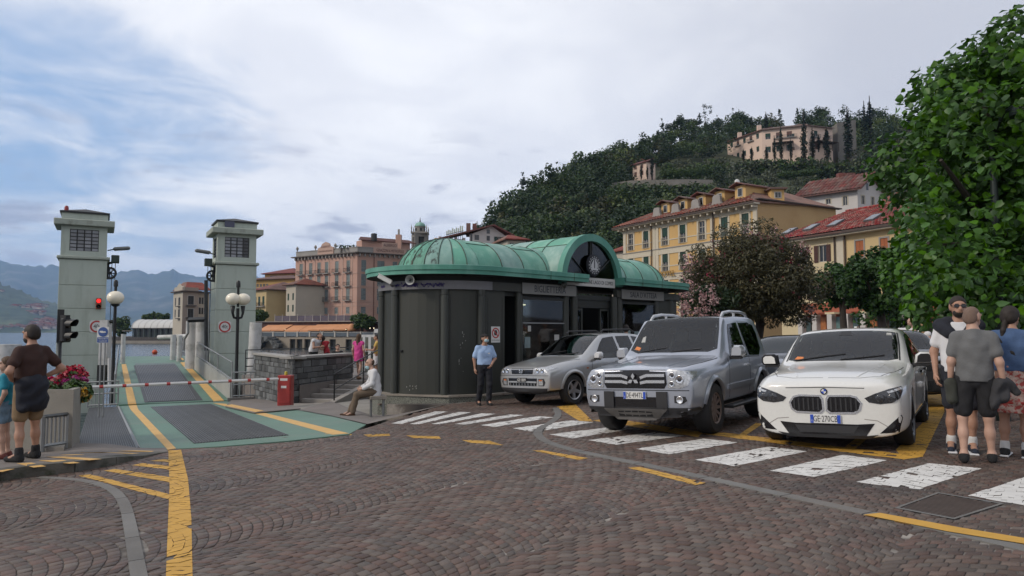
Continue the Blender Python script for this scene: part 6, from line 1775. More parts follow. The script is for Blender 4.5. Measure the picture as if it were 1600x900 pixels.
bl.box(bx0-.1,-1.05,6.9,bx1+.1,-.85,7.05,0,cf2.M);bl.box(bx0-.1,-1.05,5.75,bx1+.1,0,5.9,0,cf2.M);bl.build('balcony',m_wf,chh,world=True)
# white house on the slope above
wf_,wg_=Front(1255,122,1346,115),Front(1346,115,1384.5,118)
wh2=thing('house','white house with a brown gabled roof and two chimneys above the red tiled roof','house',(wf_.b.x,wf_.b.y,12))
ZW=24.6
wa=[wf_.rect(1296,1303.5,311,319),wf_.rect(1322.6,1330,307,321)];wb=[wg_.rect(1352,1357,305.6,319),wg_.rect(1367.5,1372,308,321)]
wall_holes('wall',wh2,wf_.M,0,wf_.L,12,ZW,wa,m_whitew);wall_holes('gable_wall',wh2,wg_.M,0,wg_.L,12,ZW-.3,wb,m_whitew)
for r in wa:window(wh2,wf_.M,r,dict(id='w2',trim=.15,trim_m=m_crm,shutter=None))
for r in wb:window(wh2,wg_.M,r,dict(id='w3',trim=.12,trim_m=m_crm,shutter=None))
zr2=wg_.Z(1366,272.5)
MB().add([(0,0,ZW-.3),(wg_.L,0,ZW-.3),(wg_.L*.52,0,zr2)],[(0,1,2)],0,wg_.M).build('gable',m_whitew,wh2,world=True)
solid('window',wh2,wg_.M,wg_.X(1360),-.03,wg_.Z(1361,297),wg_.X(1363.5),0,wg_.Z(1361,286),m_wdark)
a0_=wf_.M@Vector((-.8,-1.0,ZW-.35));a1_=wf_.M@Vector((wf_.L+1.0,-1.0,ZW-.35))
top1=wg_.M@Vector((wg_.L*.52,-1.1,zr2+.25));top0=top1-wf_.u*(wf_.L+1.6)
tiled_plane('roof_tiles',wh2,a0_,a1_,top1,top0,m_tile_d,cw=.6,rh=1.0)
roof_slab(wh2,[a0_,a1_,top1,top0],m_tile_d,.2)
bk=wg_.M@Vector((wg_.L+.9,-1.1,ZW-.5));roof_slab(wh2,[top1,bk,bk-wf_.u*(wf_.L+1.6),top0],m_tile_d,.25)
for px in(1307,1321.5):
 p=wf_.M@Vector((wf_.X(px),3.4,0));z=wf_.Z(px,287);c_=MB().box(p.x-.45,p.y-.4,z-.8,p.x+.45,p.y+.4,z+1.3).build('chimney',m_whitew,wh2,world=True);MB().box(p.x-.6,p.y-.55,z+1.3,p.x+.6,p.y+.55,z+2.2).build('chimney_cap',m_tile_d,c_,world=True)
F8=Front(1384,122,1412,120)
house('small pinkish roofed house half hidden right of the white slope house',F8,6,12,F8.Z(1396,318),[],m_whitew,dict(id='x8'),rise=2.0,over=.4)
# the big villa and the small house on the hill
m_vil=mat('villa_pink',(.62,.47,.38),.85,var=.05,scale=.06);m_ruin=mat('rubble_tower',(.17,.158,.14),.9,var=.2,scale=.3,bump=.5,bscale=2)
va,vb,vc=Front(1142,278,1197,261),Front(1197,261,1269,255),Front(1269,255,1309,259)
bv=thing('hilltop_villa','long pale pink villa with a brown roof and small balconies high on the wooded hill','villa',(va.a.x,va.a.y,58))
ZB_=75.2
hv={0:[],1:[],2:[]}
for px in(1148.7,1158.5,1169,1179.3,1190):
 for zz in(72.4,67.6):hv[0].append((va.X(px)-.7,va.X(px)+.7,zz,zz+2.0))
for px in(1206.5,1223.5,1240.5,1246.5):
 for zz in(71.5,66.6):hv[1].append((vb.X(px)-(.9 if px!=1246.5 else .4),vb.X(px)+(.9 if px!=1246.5 else .4),zz,zz+(2.2 if px!=1246.5 else 1.2)))
for px in(1282.5,1299.5):
 for zz in(71.3,66.8):hv[2].append((vc.X(px)-.8,vc.X(px)+.8,zz,zz+2.3))
m_brn=mat('villa_shutter',(.13,.07,.055),.7,rand=.3)
for k,F_ in enumerate((va,vb,vc)):
 wall_holes('wall',bv,F_.M,0,F_.L,56,ZB_,hv[k],m_vil,.25)
 for i,r in enumerate(hv[k]):window(bv,F_.M,r,dict(id='hv%d'%(i in(2,6)or(k==1 and i in(4,))or(k==2 and i==0)),shutter=m_brn if i%3 else m_gshut,blind=.0 if i%2 else .4,balcony=.9 if(i in(2,6)or(k==1 and i==4)or(k==2 and i==0))else None))
 e=.9
 q=[F_.M@Vector((-e*.3,-e,ZB_)),F_.M@Vector((F_.L+e*.3,-e,ZB_)),F_.M@Vector((F_.L,5,ZB_+1.9)),F_.M@Vector((0,5,ZB_+1.9))]
 roof_slab(bv,q,m_tile_d,.3)
 solid('back_block',bv,F_.M,0,4,56,F_.L,9,ZB_,m_vil)
for px in(1155,1186):p=va.M@Vector((va.X(px),2,ZB_+.8));MB().box(p.x-.7,p.y-.6,p.z-.5,p.x+.7,p.y+.6,p.z+2.0).build('chimney',m_vil,bv,world=True)
for(F_,p0_,p1_,zz)in((vb,1214,1247,69.3),(vc,1278,1309,69.2)):
 solid('pergola',bv,F_.M,F_.X(p0_),-3.0,zz,F_.X(p1_),0,zz+.18,m_eave)
 for k in range(4):x=F_.X(p0_)+(F_.X(p1_)-F_.X(p0_))*k/3;solid('pergola_post',bv,F_.M,x-.1,-2.9,zz-3.2,x+.1,-2.7,zz,m_eave)
pr=thing('stone_tower','rough grey stone tower at the right end of the hilltop villa','tower',P(1322,220,262))
t0=P(1322,240,264);mb=MB()
xl,xr=P(1309,220,260).x,P(1338,220,262).x
mb.add([(xl,260,56),(xr,262,56),(xr,272,56),(xl,270,56),(xl,260,P(1309,192,260).z),(xr,262,P(1337,187,262).z),(xr,272,79),(xl,270,77)],[(0,1,5,4),(1,2,6,5),(2,3,7,6),(3,0,4,7),(4,5,6,7)]);mb.build('wall',m_ruin,pr,world=True)
sa,sb=Front(991,236,1013,231),Front(1013,231,1027,235)
sh=thing('house','small pale pink house with shutters and slim cypresses above the retaining wall on the hill','house',(sa.b.x,sa.b.y,48))
ZS=sa.Z(1002,255.5)
w_s=[sa.rect(993.5,997.5,259,265),sa.rect(993.5,997.5,269,276),sa.rect(1004,1008,257,263),sa.rect(1004,1008,267,274)]
wall_holes('wall',sh,sa.M,0,sa.L,46,ZS,w_s,m_vil)
for r in w_s:window(sh,sa.M,r,dict(id='sh',shutter=m_brn))
wall_holes('side_wall',sh,sb.M,0,sb.L,46,ZS+.2,[],m_vil)
roof_slab(sh,[sa.M@Vector((-.6,-.6,ZS)),sa.M@Vector((sa.L+.5,-.6,ZS)),sa.M@Vector((sa.L+.5,3,ZS+1.5)),sa.M@Vector((-.6,3,ZS+1.5))],m_tile_d)
roof_slab(sh,[sb.M@Vector((0,-.4,ZS+.2)),sb.M@Vector((sb.L,-.4,ZS+.2)),sb.M@Vector((sb.L-1,2,ZS+1.2)),sb.M@Vector((0,2,ZS+1.4))],m_tile_d)
rw=thing('retaining_wall','long grey rubble retaining wall across the wooded hill below the small house','wall',P(1030,290,215))
pts=[P(956,286,222),P(985,282,218),P(1029,281,215),P(1075,280,214),P(1114,281,214)]
for a_,b_ in zip(pts[:-1],pts[1:]):
 mb=MB();d=Vector((0,1.2,0));dn=Vector((0,0,-6))
 q=[a_+dn,b_+dn,b_,a_];mb.add(q+[p+d for p in q],[(0,1,2,3),(3,2,6,7),(4,7,6,5)]);mb.build('wall_length',m_ruin,rw,world=True)
 # shop fronts at the foot of the houses, seen under the trees
sf=Front(1240,64,1560,44)
shp=thing('shop_front','row of terracotta shop fronts with pale pillars and lit windows under the trees','shops',(sf.a.x,sf.a.y,0))
m_terra=mat('terracotta_wall',(.30,.085,.045),.8,var=.12,scale=.4)
solid('wall',shp,sf.M,.5,.5,-.5,sf.L+4,.8,3.9,m_terra)
for k in range(13):
 x=.8+k*(sf.L+3)/12
 solid('pillar',shp,sf.M,x-.3,.1,-.5,x+.3,.5,3.0,m_whitew)
 if k<12:
  w_=(sf.L+3)/12
  mm=(mat('shop_glass',(.05,.07,.065),.15,var=.4,scale=.8),mat('shop_wood',(.36,.13,.04),.6,var=.2),mat('shop_teal',(.10,.17,.16),.3,var=.3))[k%3]
  solid('shop_window',shp,sf.M,x+.5,.35,.2,x+w_*.6,.5,2.7,mm);solid('awning',shp,sf.M,x+.4,-.6,2.9,x+w_-.4,.5,3.05,m_terra if k%2 else m_crmw)
  # hillside and vegetation
def leaf_material(name,col,rand=.35,transl=.3,rough=.5):
 m_=mat(name,col,rough,var=0,rand=rand,spec=.3)
 nt=m_.node_tree;b=nt.nodes['Principled BSDF'];o=nt.nodes['Material Output']
 if any(n.type=='BSDF_TRANSLUCENT' for n in nt.nodes):return m_
 t=nt.nodes.new('ShaderNodeBsdfTranslucent');mx=nt.nodes.new('ShaderNodeMixShader');mx.inputs[0].default_value=transl
 src=b.inputs['Base Color'].links[0].from_socket if b.inputs['Base Color'].links else None
 if src:nt.links.new(src,t.inputs[0])
 else:t.inputs[0].default_value=(*col,1)
 nt.links.new(b.outputs[0],mx.inputs[1]);nt.links.new(t.outputs[0],mx.inputs[2]);nt.links.new(mx.outputs[0],o.inputs[0])
 return m_
m_bark=mat('bark',(.040,.032,.025),.9,var=.25,scale=4,bump=.6,bscale=25,stretch=(1,1,.3))
m_f1=leaf_material('forest_dark',(.030,.052,.022),.16,.2);m_f2=leaf_material('forest_mid',(.060,.098,.030),.16,.2);m_f5=leaf_material('forest_light',(.095,.130,.040),.16,.2);m_f6=leaf_material('forest_brown',(.070,.074,.034),.16,.2);m_f7=leaf_material('forest_deep',(.042,.072,.026),.16,.2)
m_f3=leaf_material('forest_olive',(.085,.10,.06),.16,.2);m_f4=leaf_material('conifer',(.020,.036,.020),.18,.15)
m_cyp=leaf_material('cypress',(.014,.027,.015),.2,.1)
m_hill=mat('hill_ground',(.045,.055,.026),.95,var=.35,scale=.05,tint=(.10,.085,.05),tscale=.04,tcut=(.55,.7))
HX=[700,740,775,800,850,900,950,1003,1060,1100,1200,1300,1400,1550,1800,2300]
HY=[150,165,185,205,228,250,268,285,300,312,330,335,340,345,350,360]
HS=[412,398,378,350,318,290,270,248,226,216,204,206,206,220,260,330]
def hill_base(px):return np.interp(px,[700,790,1000,1250,1400,2300],[132,130,126,135,150,150])
def hill_pt(px,t,rough=True):
 Y0,Y1=hill_base(px),np.interp(px,HX,HY)
 Y=Y0+(Y1-Y0)*t if t<=1 else Y1+(t-1)*120
 zr=P(px,np.interp(px,HX,HS),Y1).z
 z=(1.0+(zr-1.0)*min(1,t)**.95)if t<=1 else zr-(t-1)*40
 X=ray(px,518).x*Y
 if rough:z+=2.2*mnoise.fractal(Vector((X*.02,Y*.02,3)),.8,2,3)*min(1,t*3)
 return(X,Y,z)
pxs=np.linspace(700,2300,90);ts=list(np.linspace(0,1,22))+[1.3,1.8,2.5]
V=[hill_pt(px,t)for t in ts for px in pxs];nx=len(pxs)
F=[(j*nx+i,j*nx+i+1,(j+1)*nx+i+1,(j+1)*nx+i)for j in range(len(ts)-1)for i in range(nx-1)]
hillo=np_mesh('hill',np.array(V),np.array(F),m_hill,smooth=True,kind='structure')
def blobs(rs,n,c,r,rb,up=.3):
 """n leaf clumps spread over and inside an ellipsoid crown."""
 out=[]
 for k in range(n):
  d=rs.normal(size=3);d/=np.linalg.norm(d);d[2]=d[2]*.8+up*.2
  q=rs.uniform(.35,1.0)**.6
  out.append(((c[0]+d[0]*r[0]*q,c[1]+d[1]*r[1]*q,c[2]+d[2]*r[2]*q),rb*rs.uniform(.7,1.3)))
 return out
rsv=np.random.RandomState(5)
def crown_proto(kind,n):
 if kind=='broad':
  bl=blobs(rsv,26,(0,0,6.2),(3.4,3.4,3.2),1.25);return leaf_cloud(bl,n,.42,.6,rsv)
 if kind=='tall':
  bl=blobs(rsv,24,(0,0,7.5),(2.5,2.5,4.6),1.1);return leaf_cloud(bl,n,.40,.6,rsv)
 if kind=='conifer':
  bl=[]
  for k in range(30):
   t=rsv.uniform(0,1);a=rsv.uniform(0,2*PI);r=(1-t)*2.4*rsv.uniform(.5,1)+.1
   bl.append(((r*math.cos(a),r*math.sin(a),2+10.5*t),(.9*(1-t)+.35,.9*(1-t)+.35,.45)))
  return leaf_cloud(bl,n,.36,.5,rsv)
 if kind=='pine':
  bl=blobs(rsv,16,(0,0,9.2),(3.2,3.2,1.2),.9);return leaf_cloud(bl,n,.36,.5,rsv)
 if kind=='airy':
  bl=[]
  for k in range(20):
   a=rsv.uniform(0,2*PI);z=rsv.uniform(5,12.5);r=rsv.uniform(.6,2.6)*(1.2-abs(z-9)/6)
   bl.append(((r*math.cos(a),r*math.sin(a),z),.7))
  return leaf_cloud(bl,n,.32,.5,rsv)
 if kind=='cypress':
  bl=[]
  for k in range(34):
   t=k/33;r=.62*math.sin(PI*min(1,.16+t*.84))**.7
   a=rsv.uniform(0,2*PI);bl.append(((.3*r*math.cos(a),.3*r*math.sin(a),.3+9.4*t),(r*.85+.05,r*.85+.05,.7)))
  return leaf_cloud(bl,n,.20,.5,rsv)
 if kind=='bush':
  bl=blobs(rsv,12,(0,0,1.2),(1.8,1.8,1.2),.8);return leaf_cloud(bl,n,.34,.6,rsv)
PROTO={}
def proto_mesh(kind,i,n,mm):
 V,F=crown_proto(kind,n)
 o=np_mesh('crown_src',V,F,mm);me=o.data;bpy.data.objects.remove(o);return me
TR=MB();TR.tube([(0,0,-1.5),(.05,.02,3),(0,0,7)],[.32,.24,.10],7);TR.tube([(0,0,3.2),(1.1,.3,5.4)],[.14,.06],5);TR.tube([(0,0,3.8),(-1.0,-.5,6)],[.13,.05],5)
me_trunk=meshof(TR,m_bark);TC=MB();TC.tube([(0,0,-1.5),(0,0,11)],[.25,.05],6);me_trunkc=meshof(TC,m_bark)
KINDS={'broad':[proto_mesh('broad',i,620,m)for i,m in enumerate((m_f1,m_f7,m_f2,m_f6))],'tall':[proto_mesh('tall',i,560,m)for i,m in enumerate((m_f1,m_f7,m_f2))],'conifer':[proto_mesh('conifer',i,620,m_f4)for i in range(2)],'pine':[proto_mesh('pine',0,420,m_f4)],'airy':[proto_mesh('airy',0,260,m_f4)],'cypress':[proto_mesh('cypress',i,900,m_cyp)for i in range(2)],'bush':[proto_mesh('bush',i,240,m)for i,m in enumerate((m_f3,m_f2,m_f3))]}
def plant(kind,name,label,cat_,loc,s,group,sz=None,rz=None):
 t=thing(name,label,cat_,loc,group=group)
 t.scale=(s,s,sz or s);t.rotation_euler.z=rnd.uniform(0,6.28)if rz is None else rz
 link('crown',rnd.choice(KINDS[kind]),t)
 if kind!='bush':link('trunk',me_trunkc if kind in('conifer','cypress')else me_trunk,t)
 return t
placed=[]
GF='trees of the wooded hill'
for k in range(92):
 px=766+k*7.6+rnd.uniform(-4,4)
 if 1138<px<1335 and rnd.random()<.55:continue
 x,y,z=hill_pt(px,rnd.uniform(.9,1.04));kind=rnd.choice(['broad','broad','tall','tall','broad','conifer'])
 s=rnd.uniform(.75,1.12)if px<1400 else rnd.uniform(.6,.8)
 plant(kind,'tree','dark leafy tree along the skyline of the wooded hill' if kind!='conifer' else 'dark pointed conifer on the skyline of the wooded hill','tree',(x,y,z-.6),s,GF if kind!='conifer' else 'conifers of the wooded hill');placed.append((x,y))
for px,t,kind,s in((971,.98,'conifer',.85),(1040,1.0,'conifer',.95),(1032,.98,'conifer',.85),(914,.97,'conifer',.7),(1085,1.02,'pine',.9),(1068,1.0,'pine',.95),(1053,1.0,'pine',.9)):
 x,y,z=hill_pt(px,t);plant(kind,'tree','dark pointed conifer on the skyline of the wooded hill' if kind=='conifer' else 'flat topped dark pine on the skyline of the wooded hill','tree',(x,y,z-.5),s,'conifers of the wooded hill' if kind=='conifer' else 'flat pines of the hill')
x,y,z=hill_pt(1107,1.0);plant('airy','tree','tall airy dark tree standing above the hill skyline left of the villa','tree',(x,y,z),1.12,None)
x,y,z=hill_pt(1160,1.06);plant('broad','tree','broad round dark tree behind the left end of the hilltop villa','tree',(x,y,z+1),1.25,None)
GC_='slim cypresses round the hilltop villa'
for i,(px,yt,yb,Y,w)in enumerate(((1197,177,203,280,1),(1161.7,234,250,262,.8),(1174.6,231,250,258,.8),(1197.5,229.5,254,253,.9),(1210.7,215.5,248,250,.85),(1220.8,199,247,249,1),(1235.7,219,246,247,.9),(1257,180.6,258,243,1.5),(1270,202,248,246,1.3),(1279,211,234,247,.8),(1292.5,201,247,245,1.6),(1325.4,175,250,246,2.0),(1351.5,165,228,262,1.6),(1360.5,158,228,263,1.8),(1420,182,204,300,1.2),(1002,257,277.5,228,.7),(1011.5,259,277,226,.6),(1019,243.5,276,227,.9))):
 a,b=P(px,yb,Y),P(px,yt,Y);h=(a-b).length
 hs_z=h/9.8
 w_m=w*7.6*Y/1130/1.3
 lb_={0:'dark cypress top rising behind the roof of the hilltop villa',8:'tall broad cypress before the middle of the hilltop villa',11:'large dark cypress standing before the stone tower on the hill',12:'shorter of the twin cypresses right of the stone tower',13:'taller of the twin cypresses right of the stone tower',14:'lone thin cypress on the skyline far right of the stone tower',1:'shortest cypress near the left end of the hilltop villa front'}.get(i,'slim dark cypress against the front wall of the hilltop villa')if i<15 else 'slim dark cypress beside the small pink house on the hill'
 t=plant('cypress','cypress',lb_,'cypress',a,w_m,GC_ if i<15 else 'cypresses by the small pink house',sz=hs_z)
def merge(protos,items):
 Vs,Fs,Ms,n0=[],[],[],0
 for(pi,x,y,z,s,sz,rot)in items:
  V,F,mi=protos[pi]
  c_,s_=math.cos(rot),math.sin(rot)
  W=np.empty_like(V);W[:,0]=(V[:,0]*c_-V[:,1]*s_)*s+x;W[:,1]=(V[:,0]*s_+V[:,1]*c_)*s+y;W[:,2]=V[:,2]*sz+z
  Vs.append(W);Fs.append(F+n0);Ms.append(np.full(len(F),mi));n0+=len(V)
 return np.concatenate(Vs),np.concatenate(Fs),np.concatenate(Ms)
protos=[]
for kind,mi,nn in(('broad',0,330),('broad',1,330),('tall',0,300),('tall',6,300),('conifer',3,300),('bush',2,160),('bush',1,160),('broad',4,330),('broad',5,330),('tall',6,320),('broad',6,330)):
 V,F=crown_proto(kind,nn);V[:,:]=V;protos.append((V*1.0,F,mi))
items=[]
villa_poly=[(va.a.x-2,va.a.y-12),(vb.a.x,vb.a.y-10),(vc.a.x,vc.a.y-10),(vc.b.x+10,vc.b.y-8),(vc.b.x+10,vc.b.y+30),(va.a.x-2,va.a.y+14)]
for px in range(1146,1350,4):
 q=P(px+rnd.uniform(-3,3),rnd.uniform(262,274),244);items.append((rnd.choice([5,6,5]),q.x,q.y,q.z-1,rnd.uniform(1.1,2.0),rnd.uniform(1.2,2.2),rnd.uniform(0,6)))
for px in range(1330,1400,6):
 q=P(px,rnd.uniform(225,262),250);items.append((rnd.choice([0,5,6]),q.x,q.y,q.z-3,rnd.uniform(.7,1.2),rnd.uniform(.8,1.2),rnd.uniform(0,6)))
for px in range(958,1118,5):
 q=P(px+rnd.uniform(-3,3),rnd.uniform(298,304),206);items.append((rnd.choice([5,6,6]),q.x,q.y,q.z-1.2,rnd.uniform(1.0,1.7),rnd.uniform(1.0,1.6),rnd.uniform(0,6)))
for k in range(1700):
 px=rnd.uniform(765,1500);t=rnd.uniform(.02,.98)
 x,y,z=hill_pt(px,t)
 if in_poly(np.array([x]),np.array([y]),villa_poly)[0]:continue
 if 988<px<1032 and 205<y<245:continue
 if 950<px<1120 and 206<y<224:continue
 garden=px>1032 and 222<y<262 if px<1130 else(px>1130 and .30<t<.72)
 low=px>945 and px<1130 and 190<y<215
 if garden:pi=rnd.choice([5,6,5]);s=rnd.uniform(.7,1.5)
 elif low:pi=rnd.choice([5,6]);s=rnd.uniform(1.2,2.0)
 else:pi=rnd.choice([0,0,1,2,3,4,7,8,9,10,10]);s=rnd.uniform(.6,1.25)
 if not garden and px>1130 and t<.3:s*=.7
 items.append((pi,x,y,z-1.0,s,s*rnd.uniform(.85,1.15),rnd.uniform(0,6.28)))
V,F,Mi_=merge(protos,items)
np_mesh('hillside_wood',V,F,[m_f1,m_f2,m_f3,m_f4,m_f5,m_f6,m_f7],midx=Mi_,kind='stuff')
hb=[]
for k in range(60):
 t=k/59;hb.append((tuple(P(1220+t*60,274-6*t,225)),(1.2,1.0,.9)))
for k in range(50):hb.append((tuple(P(1035+k*1.6,272-.1*k+rnd.uniform(-3,3),222)),1.2))
cloud_obj('garden_hedges',hb,9000,.35,m_f2,kind='stuff')
# square trees with big soft leaves
m_lime=leaf_material('lime_leaf',(.056,.138,.022),.42,.32,.42)
m_lime2=leaf_material('lime_leaf_dark',(.030,.075,.016),.4,.28,.5)
def big_leaves(bl,n,size,rs):
 """Heart shaped leaves, folded along the midrib and hanging; two quads each."""
 C=np.array([b_[0]for b_ in bl],float);Rr=np.array([b_[1]for b_ in bl],float)
 k=rs.choice(len(C),n,p=Rr**2/np.sum(Rr**2))
 d=rs.normal(size=(n,3));d/=np.linalg.norm(d,axis=1)[:,None]
 p=C[k]+d*(Rr[k]*rs.uniform(.5,1.0,n)**.5)[:,None]
 nr=d*.55+rs.normal(size=(n,3))*.45+np.array([0,0,.55]);nr/=np.linalg.norm(nr,axis=1)[:,None]
 t=d*.6+rs.normal(size=(n,3))*.5+np.array([0,0,-.55]);t-=nr*np.sum(t*nr,1)[:,None];t/=np.linalg.norm(t,axis=1)[:,None]
 b_=np.cross(nr,t);s=(size*rs.uniform(.65,1.25,n))[:,None]
 fold=-nr*s*.16
 V=np.stack([p-t*s*.45,p-t*s*.15+b_*s*.52+fold,p+t*s*.25+b_*s*.40+fold*1.2,p+t*s*.72-nr*s*.10,p+t*s*.25-b_*s*.40+fold*1.2,p-t*s*.15-b_*s*.52+fold],1)
 return V,p
LF=np.array([(0,1,2,3),(0,3,4,5)])
def lime_tree(label,base,crown_blobs,n,size,limbs,mm,single=0,trunk_r=.2,seed=3,group=None,crown_z=3):
 t=thing('lime_tree',label,'tree',base,group=group)
 tk=MB()
 tk.tube([base+Vector((0,0,-.3)),base+Vector((.03,0,crown_z*.5)),base+Vector((0,.05,crown_z))],[trunk_r*1.25,trunk_r,trunk_r*.8],12)
 tr_=tk.build('trunk',m_bark,t,world=True,smooth='auto')
 for q in limbs:
  q=Vector(q);s0=base+Vector((0,0,crown_z-.3));mid=s0.lerp(q,.5)+Vector((rnd.uniform(-.2,.2),rnd.uniform(-.2,.2),.1))
  MB().tube([s0,mid,q],[trunk_r*.55,trunk_r*.35,trunk_r*.12],7).build('limb',m_bark,t,world=True,smooth='auto')
 rs=np.random.RandomState(seed)
 V,p=big_leaves(crown_blobs,n,size,rs)
 Mi=np.array(ROOTM[t.name].inverted());
 if single:
  sxx=800+FPX*p[:,0]/p[:,1]
  sc=p[:,1]+np.where(sxx>1600,100,0);order=np.argsort(sc);one,rest=order[:single],order[single:]
  V0,F0=V[one[0]],LF
  for i in one:
   v=V[i]-p[i]
   np_mesh('leaf',v,LF,mm,t,loc=tuple(Mi[:3,:3]@p[i]+Mi[:3,3]))
  V=V[rest]
 Vw=V.reshape(-1,3)@Mi[:3,:3].T+Mi[:3,3]
 F=(LF[None]+(np.arange(len(V))*6)[:,None,None]).reshape(-1,4)
 np_mesh('foliage',Vw,F,mm,t,kind='stuff')
 return t
rsb=np.random.RandomState(21)
cb_=[]
outline=[(1560,80),(1590,70),(1625,60),(1520,118),(1500,150),(1550,140),(1465,160),(1440,178),(1480,205),(1430,210),(1425,245),(1460,262),(1424,275),(1440,300),(1418,322),(1405,335),(1450,345),(1480,300),(1520,240),(1560,200),(1530,330),(1580,290),(1600,150),(1450,385),(1490,390),(1430,405),(1470,430),(1530,400),(1560,440),(1580,380),(1510,455),(1595,425),(1620,330),(1640,220),(1560,320),(1500,360),(1620,480),(1540,470)]
for(px,py)in outline:
 Y=10.6+rsb.uniform(-1.0,1.4)
 cb_.append((tuple(P(px+24,py+8,Y)),rsb.uniform(.20,.34)))
 if px>1460:cb_.append((tuple(P(px+rsb.uniform(-10,25),py+rsb.uniform(-10,25),Y+1.6)),rsb.uniform(.5,.8)))
ctr_=np.array([8.9,12.2,4.5])
cb_+=blobs(rsb,100,(9.6,12.6,4.4),(2.6,2.6,2.6),.5)
cb_+=[(tuple(P(rsb.uniform(1425,1640),rsb.uniform(370,485),rsb.uniform(12,14))),rsb.uniform(.4,.6))for k in range(46)]
tb=P(1612,560,12.6);tb.z=plane_z(tb.x,tb.y)
lime_tree('big bright green lime tree with large soft leaves filling the right edge',tb,cb_,30000,.112,[P(1470,250,11),P(1530,140,11.2),P(1450,380,11),P(1620,200,13),(10.8,13.5,5)],m_lime,single=300,trunk_r=.20,seed=4,crown_z=2.9)
GL='clipped lime trees in a row across the square'
def crown(px,py,Y,rpx,rpy,n,seed):
 rs=np.random.RandomState(seed);c_=P(px,py,Y);rx,rz=rpx*Y/1130,rpy*Y/1130
 return blobs(rs,n,tuple(c_),(rx,rx*.9,rz),max(.35,rx*.26))
for(lb_,px,py,Y,rpx,rpy,n,nl,mm)in(('dark green clipped lime tree left in the row, by the reddish oleander',1318,450,44,46,46,44,4200,m_lime2),('clipped lime tree under the orange shutters, second in the row',1378,440,38,56,54,50,5200,m_lime2),('leafy lime tree whose crown overlaps the red tiled roof',1446,420,25,56,72,76,8000,m_lime),('deep green lime tree behind the bearded man in sunglasses',1490,430,30,84,72,60,5200,m_lime2),('dark lime tree behind the lamp post',1590,430,24,84,72,60,5200,m_lime2)):
 b0=P(px,518,Y);b0.z=gz(b0.x,b0.y);c_=P(px,py,Y)
 lime_tree(lb_,b0,crown(px,py,Y,rpx,rpy,n,int(px)),nl,.15 if Y<32 else .2,[tuple(c_+Vector((.8,0,.3))),tuple(c_+Vector((-.8,.2,.4))),tuple(c_+Vector((0,-.3,.9)))],mm,trunk_r=.22,seed=int(px),crown_z=max(2.0,c_.z-rpy*Y/1130*.7-b0.z),group=None)
bk=[(tuple(P(px,rnd.uniform(478,500),52)),(2.2,2.0,1.2))for px in range(1380,1680,22)]
bkt=thing('hedge','dark hedge with red flowers at the back of the square behind the people','hedge',P(1500,518,52))
cloud_obj('foliage',bk,5000,.22,m_lime2,bkt,kind='stuff')
fb_=[(tuple(P(1547,514,20)),.28),(tuple(P(1540,518,20)),.2)]
rf_=thing('flower_tub','tub of red flowers beside the dark lamp post at the right','planter',P(1545,540,20))
cloud_obj('blossom',fb_,260,.05,m_gera,rf_,kind='stuff');cloud_obj('foliage',[(tuple(P(1545,522,20)),.32)],300,.07,m_leaf,rf_,kind='stuff')
MB().lathe([(.28,-.75),(.36,-.3),(.38,-.28)],14,M=Matrix.Translation(P(1545,524,20))).build('tub',m_concrete,rf_,world=True)
# oleanders
m_ole=leaf_material('oleander_leaf',(.074,.070,.034),.4,.25,.5);m_olef=leaf_material('oleander_red',(.17,.035,.045),.35,.2);m_olep=leaf_material('oleander_pale',(.42,.27,.26),.25,.2)
ol=P(1176,520,36);ol.z=gz(ol.x,ol.y)
olt=thing('oleander','big round reddish brown oleander tree in flower before the yellow hotel','oleander',ol)
def oc(px,py,Y):return tuple(P(px,py,Y))
rso=np.random.RandomState(31)
ob_=blobs(rso,110,oc(1170,445,36),(3.35,3.1,2.55),.75)+[(oc(1135,372,35.5),.8),(oc(1195,362,35.5),.75),(oc(1165,368,36),.9),(oc(1225,395,36),.8),(oc(1100,400,36),.7),(oc(1265,460,36),.8),(oc(1085,455,36),.8),(oc(1255,490,36),.7)]
def slim_leaves(bl,n,size,rs):return leaf_cloud(bl,n,size,.28,rs)
Mi=np.array(ROOTM[olt.name].inverted())
def add_cloud(name,bl,n,size,flat,mm,parent,rs):
 V,F=leaf_cloud(bl,n,size,flat,rs);Mi=np.array(ROOTM[parent.name].inverted());V=V@Mi[:3,:3].T+Mi[:3,3]
 return np_mesh(name,V,F,mm,parent,kind='stuff')
add_cloud('foliage',ob_,44000,.105,.32,m_ole,olt,rso)
fl_b=[(oc(rso.uniform(1090,1265),rso.uniform(362,430),33.6+rso.uniform(0,1)),.22)for k in range(46)]+[(oc(rso.uniform(1100,1250),rso.uniform(430,470),33.2),.16)for k in range(18)]
add_cloud('red_blossom',fl_b,300,.055,.9,m_olef,olt,rso)
pl_b=[(oc(rso.uniform(1062,1100),rso.uniform(400,455),35.0),.28)for k in range(12)]+[(oc(rso.uniform(1225,1272),rso.uniform(380,440),35),.22)for k in range(14)]+[(oc(rso.uniform(1160,1215),rso.uniform(358,378),35),.25)for k in range(10)]+[(oc(rso.uniform(1262,1282),rso.uniform(440,500),35),.2)for k in range(8)]
add_cloud('pale_blossom',pl_b,560,.055,.9,m_olep,olt,rso)
MB().tube([ol+Vector((0,0,-.2)),P(1188,505,36),P(1178,470,36)],[.26,.22,.15],9).build('trunk',m_bark,olt,world=True,smooth='auto')
for q in((1130,440),(1220,440),(1170,420)):MB().tube([P(1182,485,36),P(*q,36)],[.14,.05],6).build('limb',m_bark,olt,world=True)
o2=thing('oleander','low oleander bush covered in pale pink blossom at the right end of the kiosk','oleander',P(1090,515,33))
b2_=[(oc(rso.uniform(1064,1150),rso.uniform(448,500),33+rso.uniform(0,1)),.4)for k in range(24)]
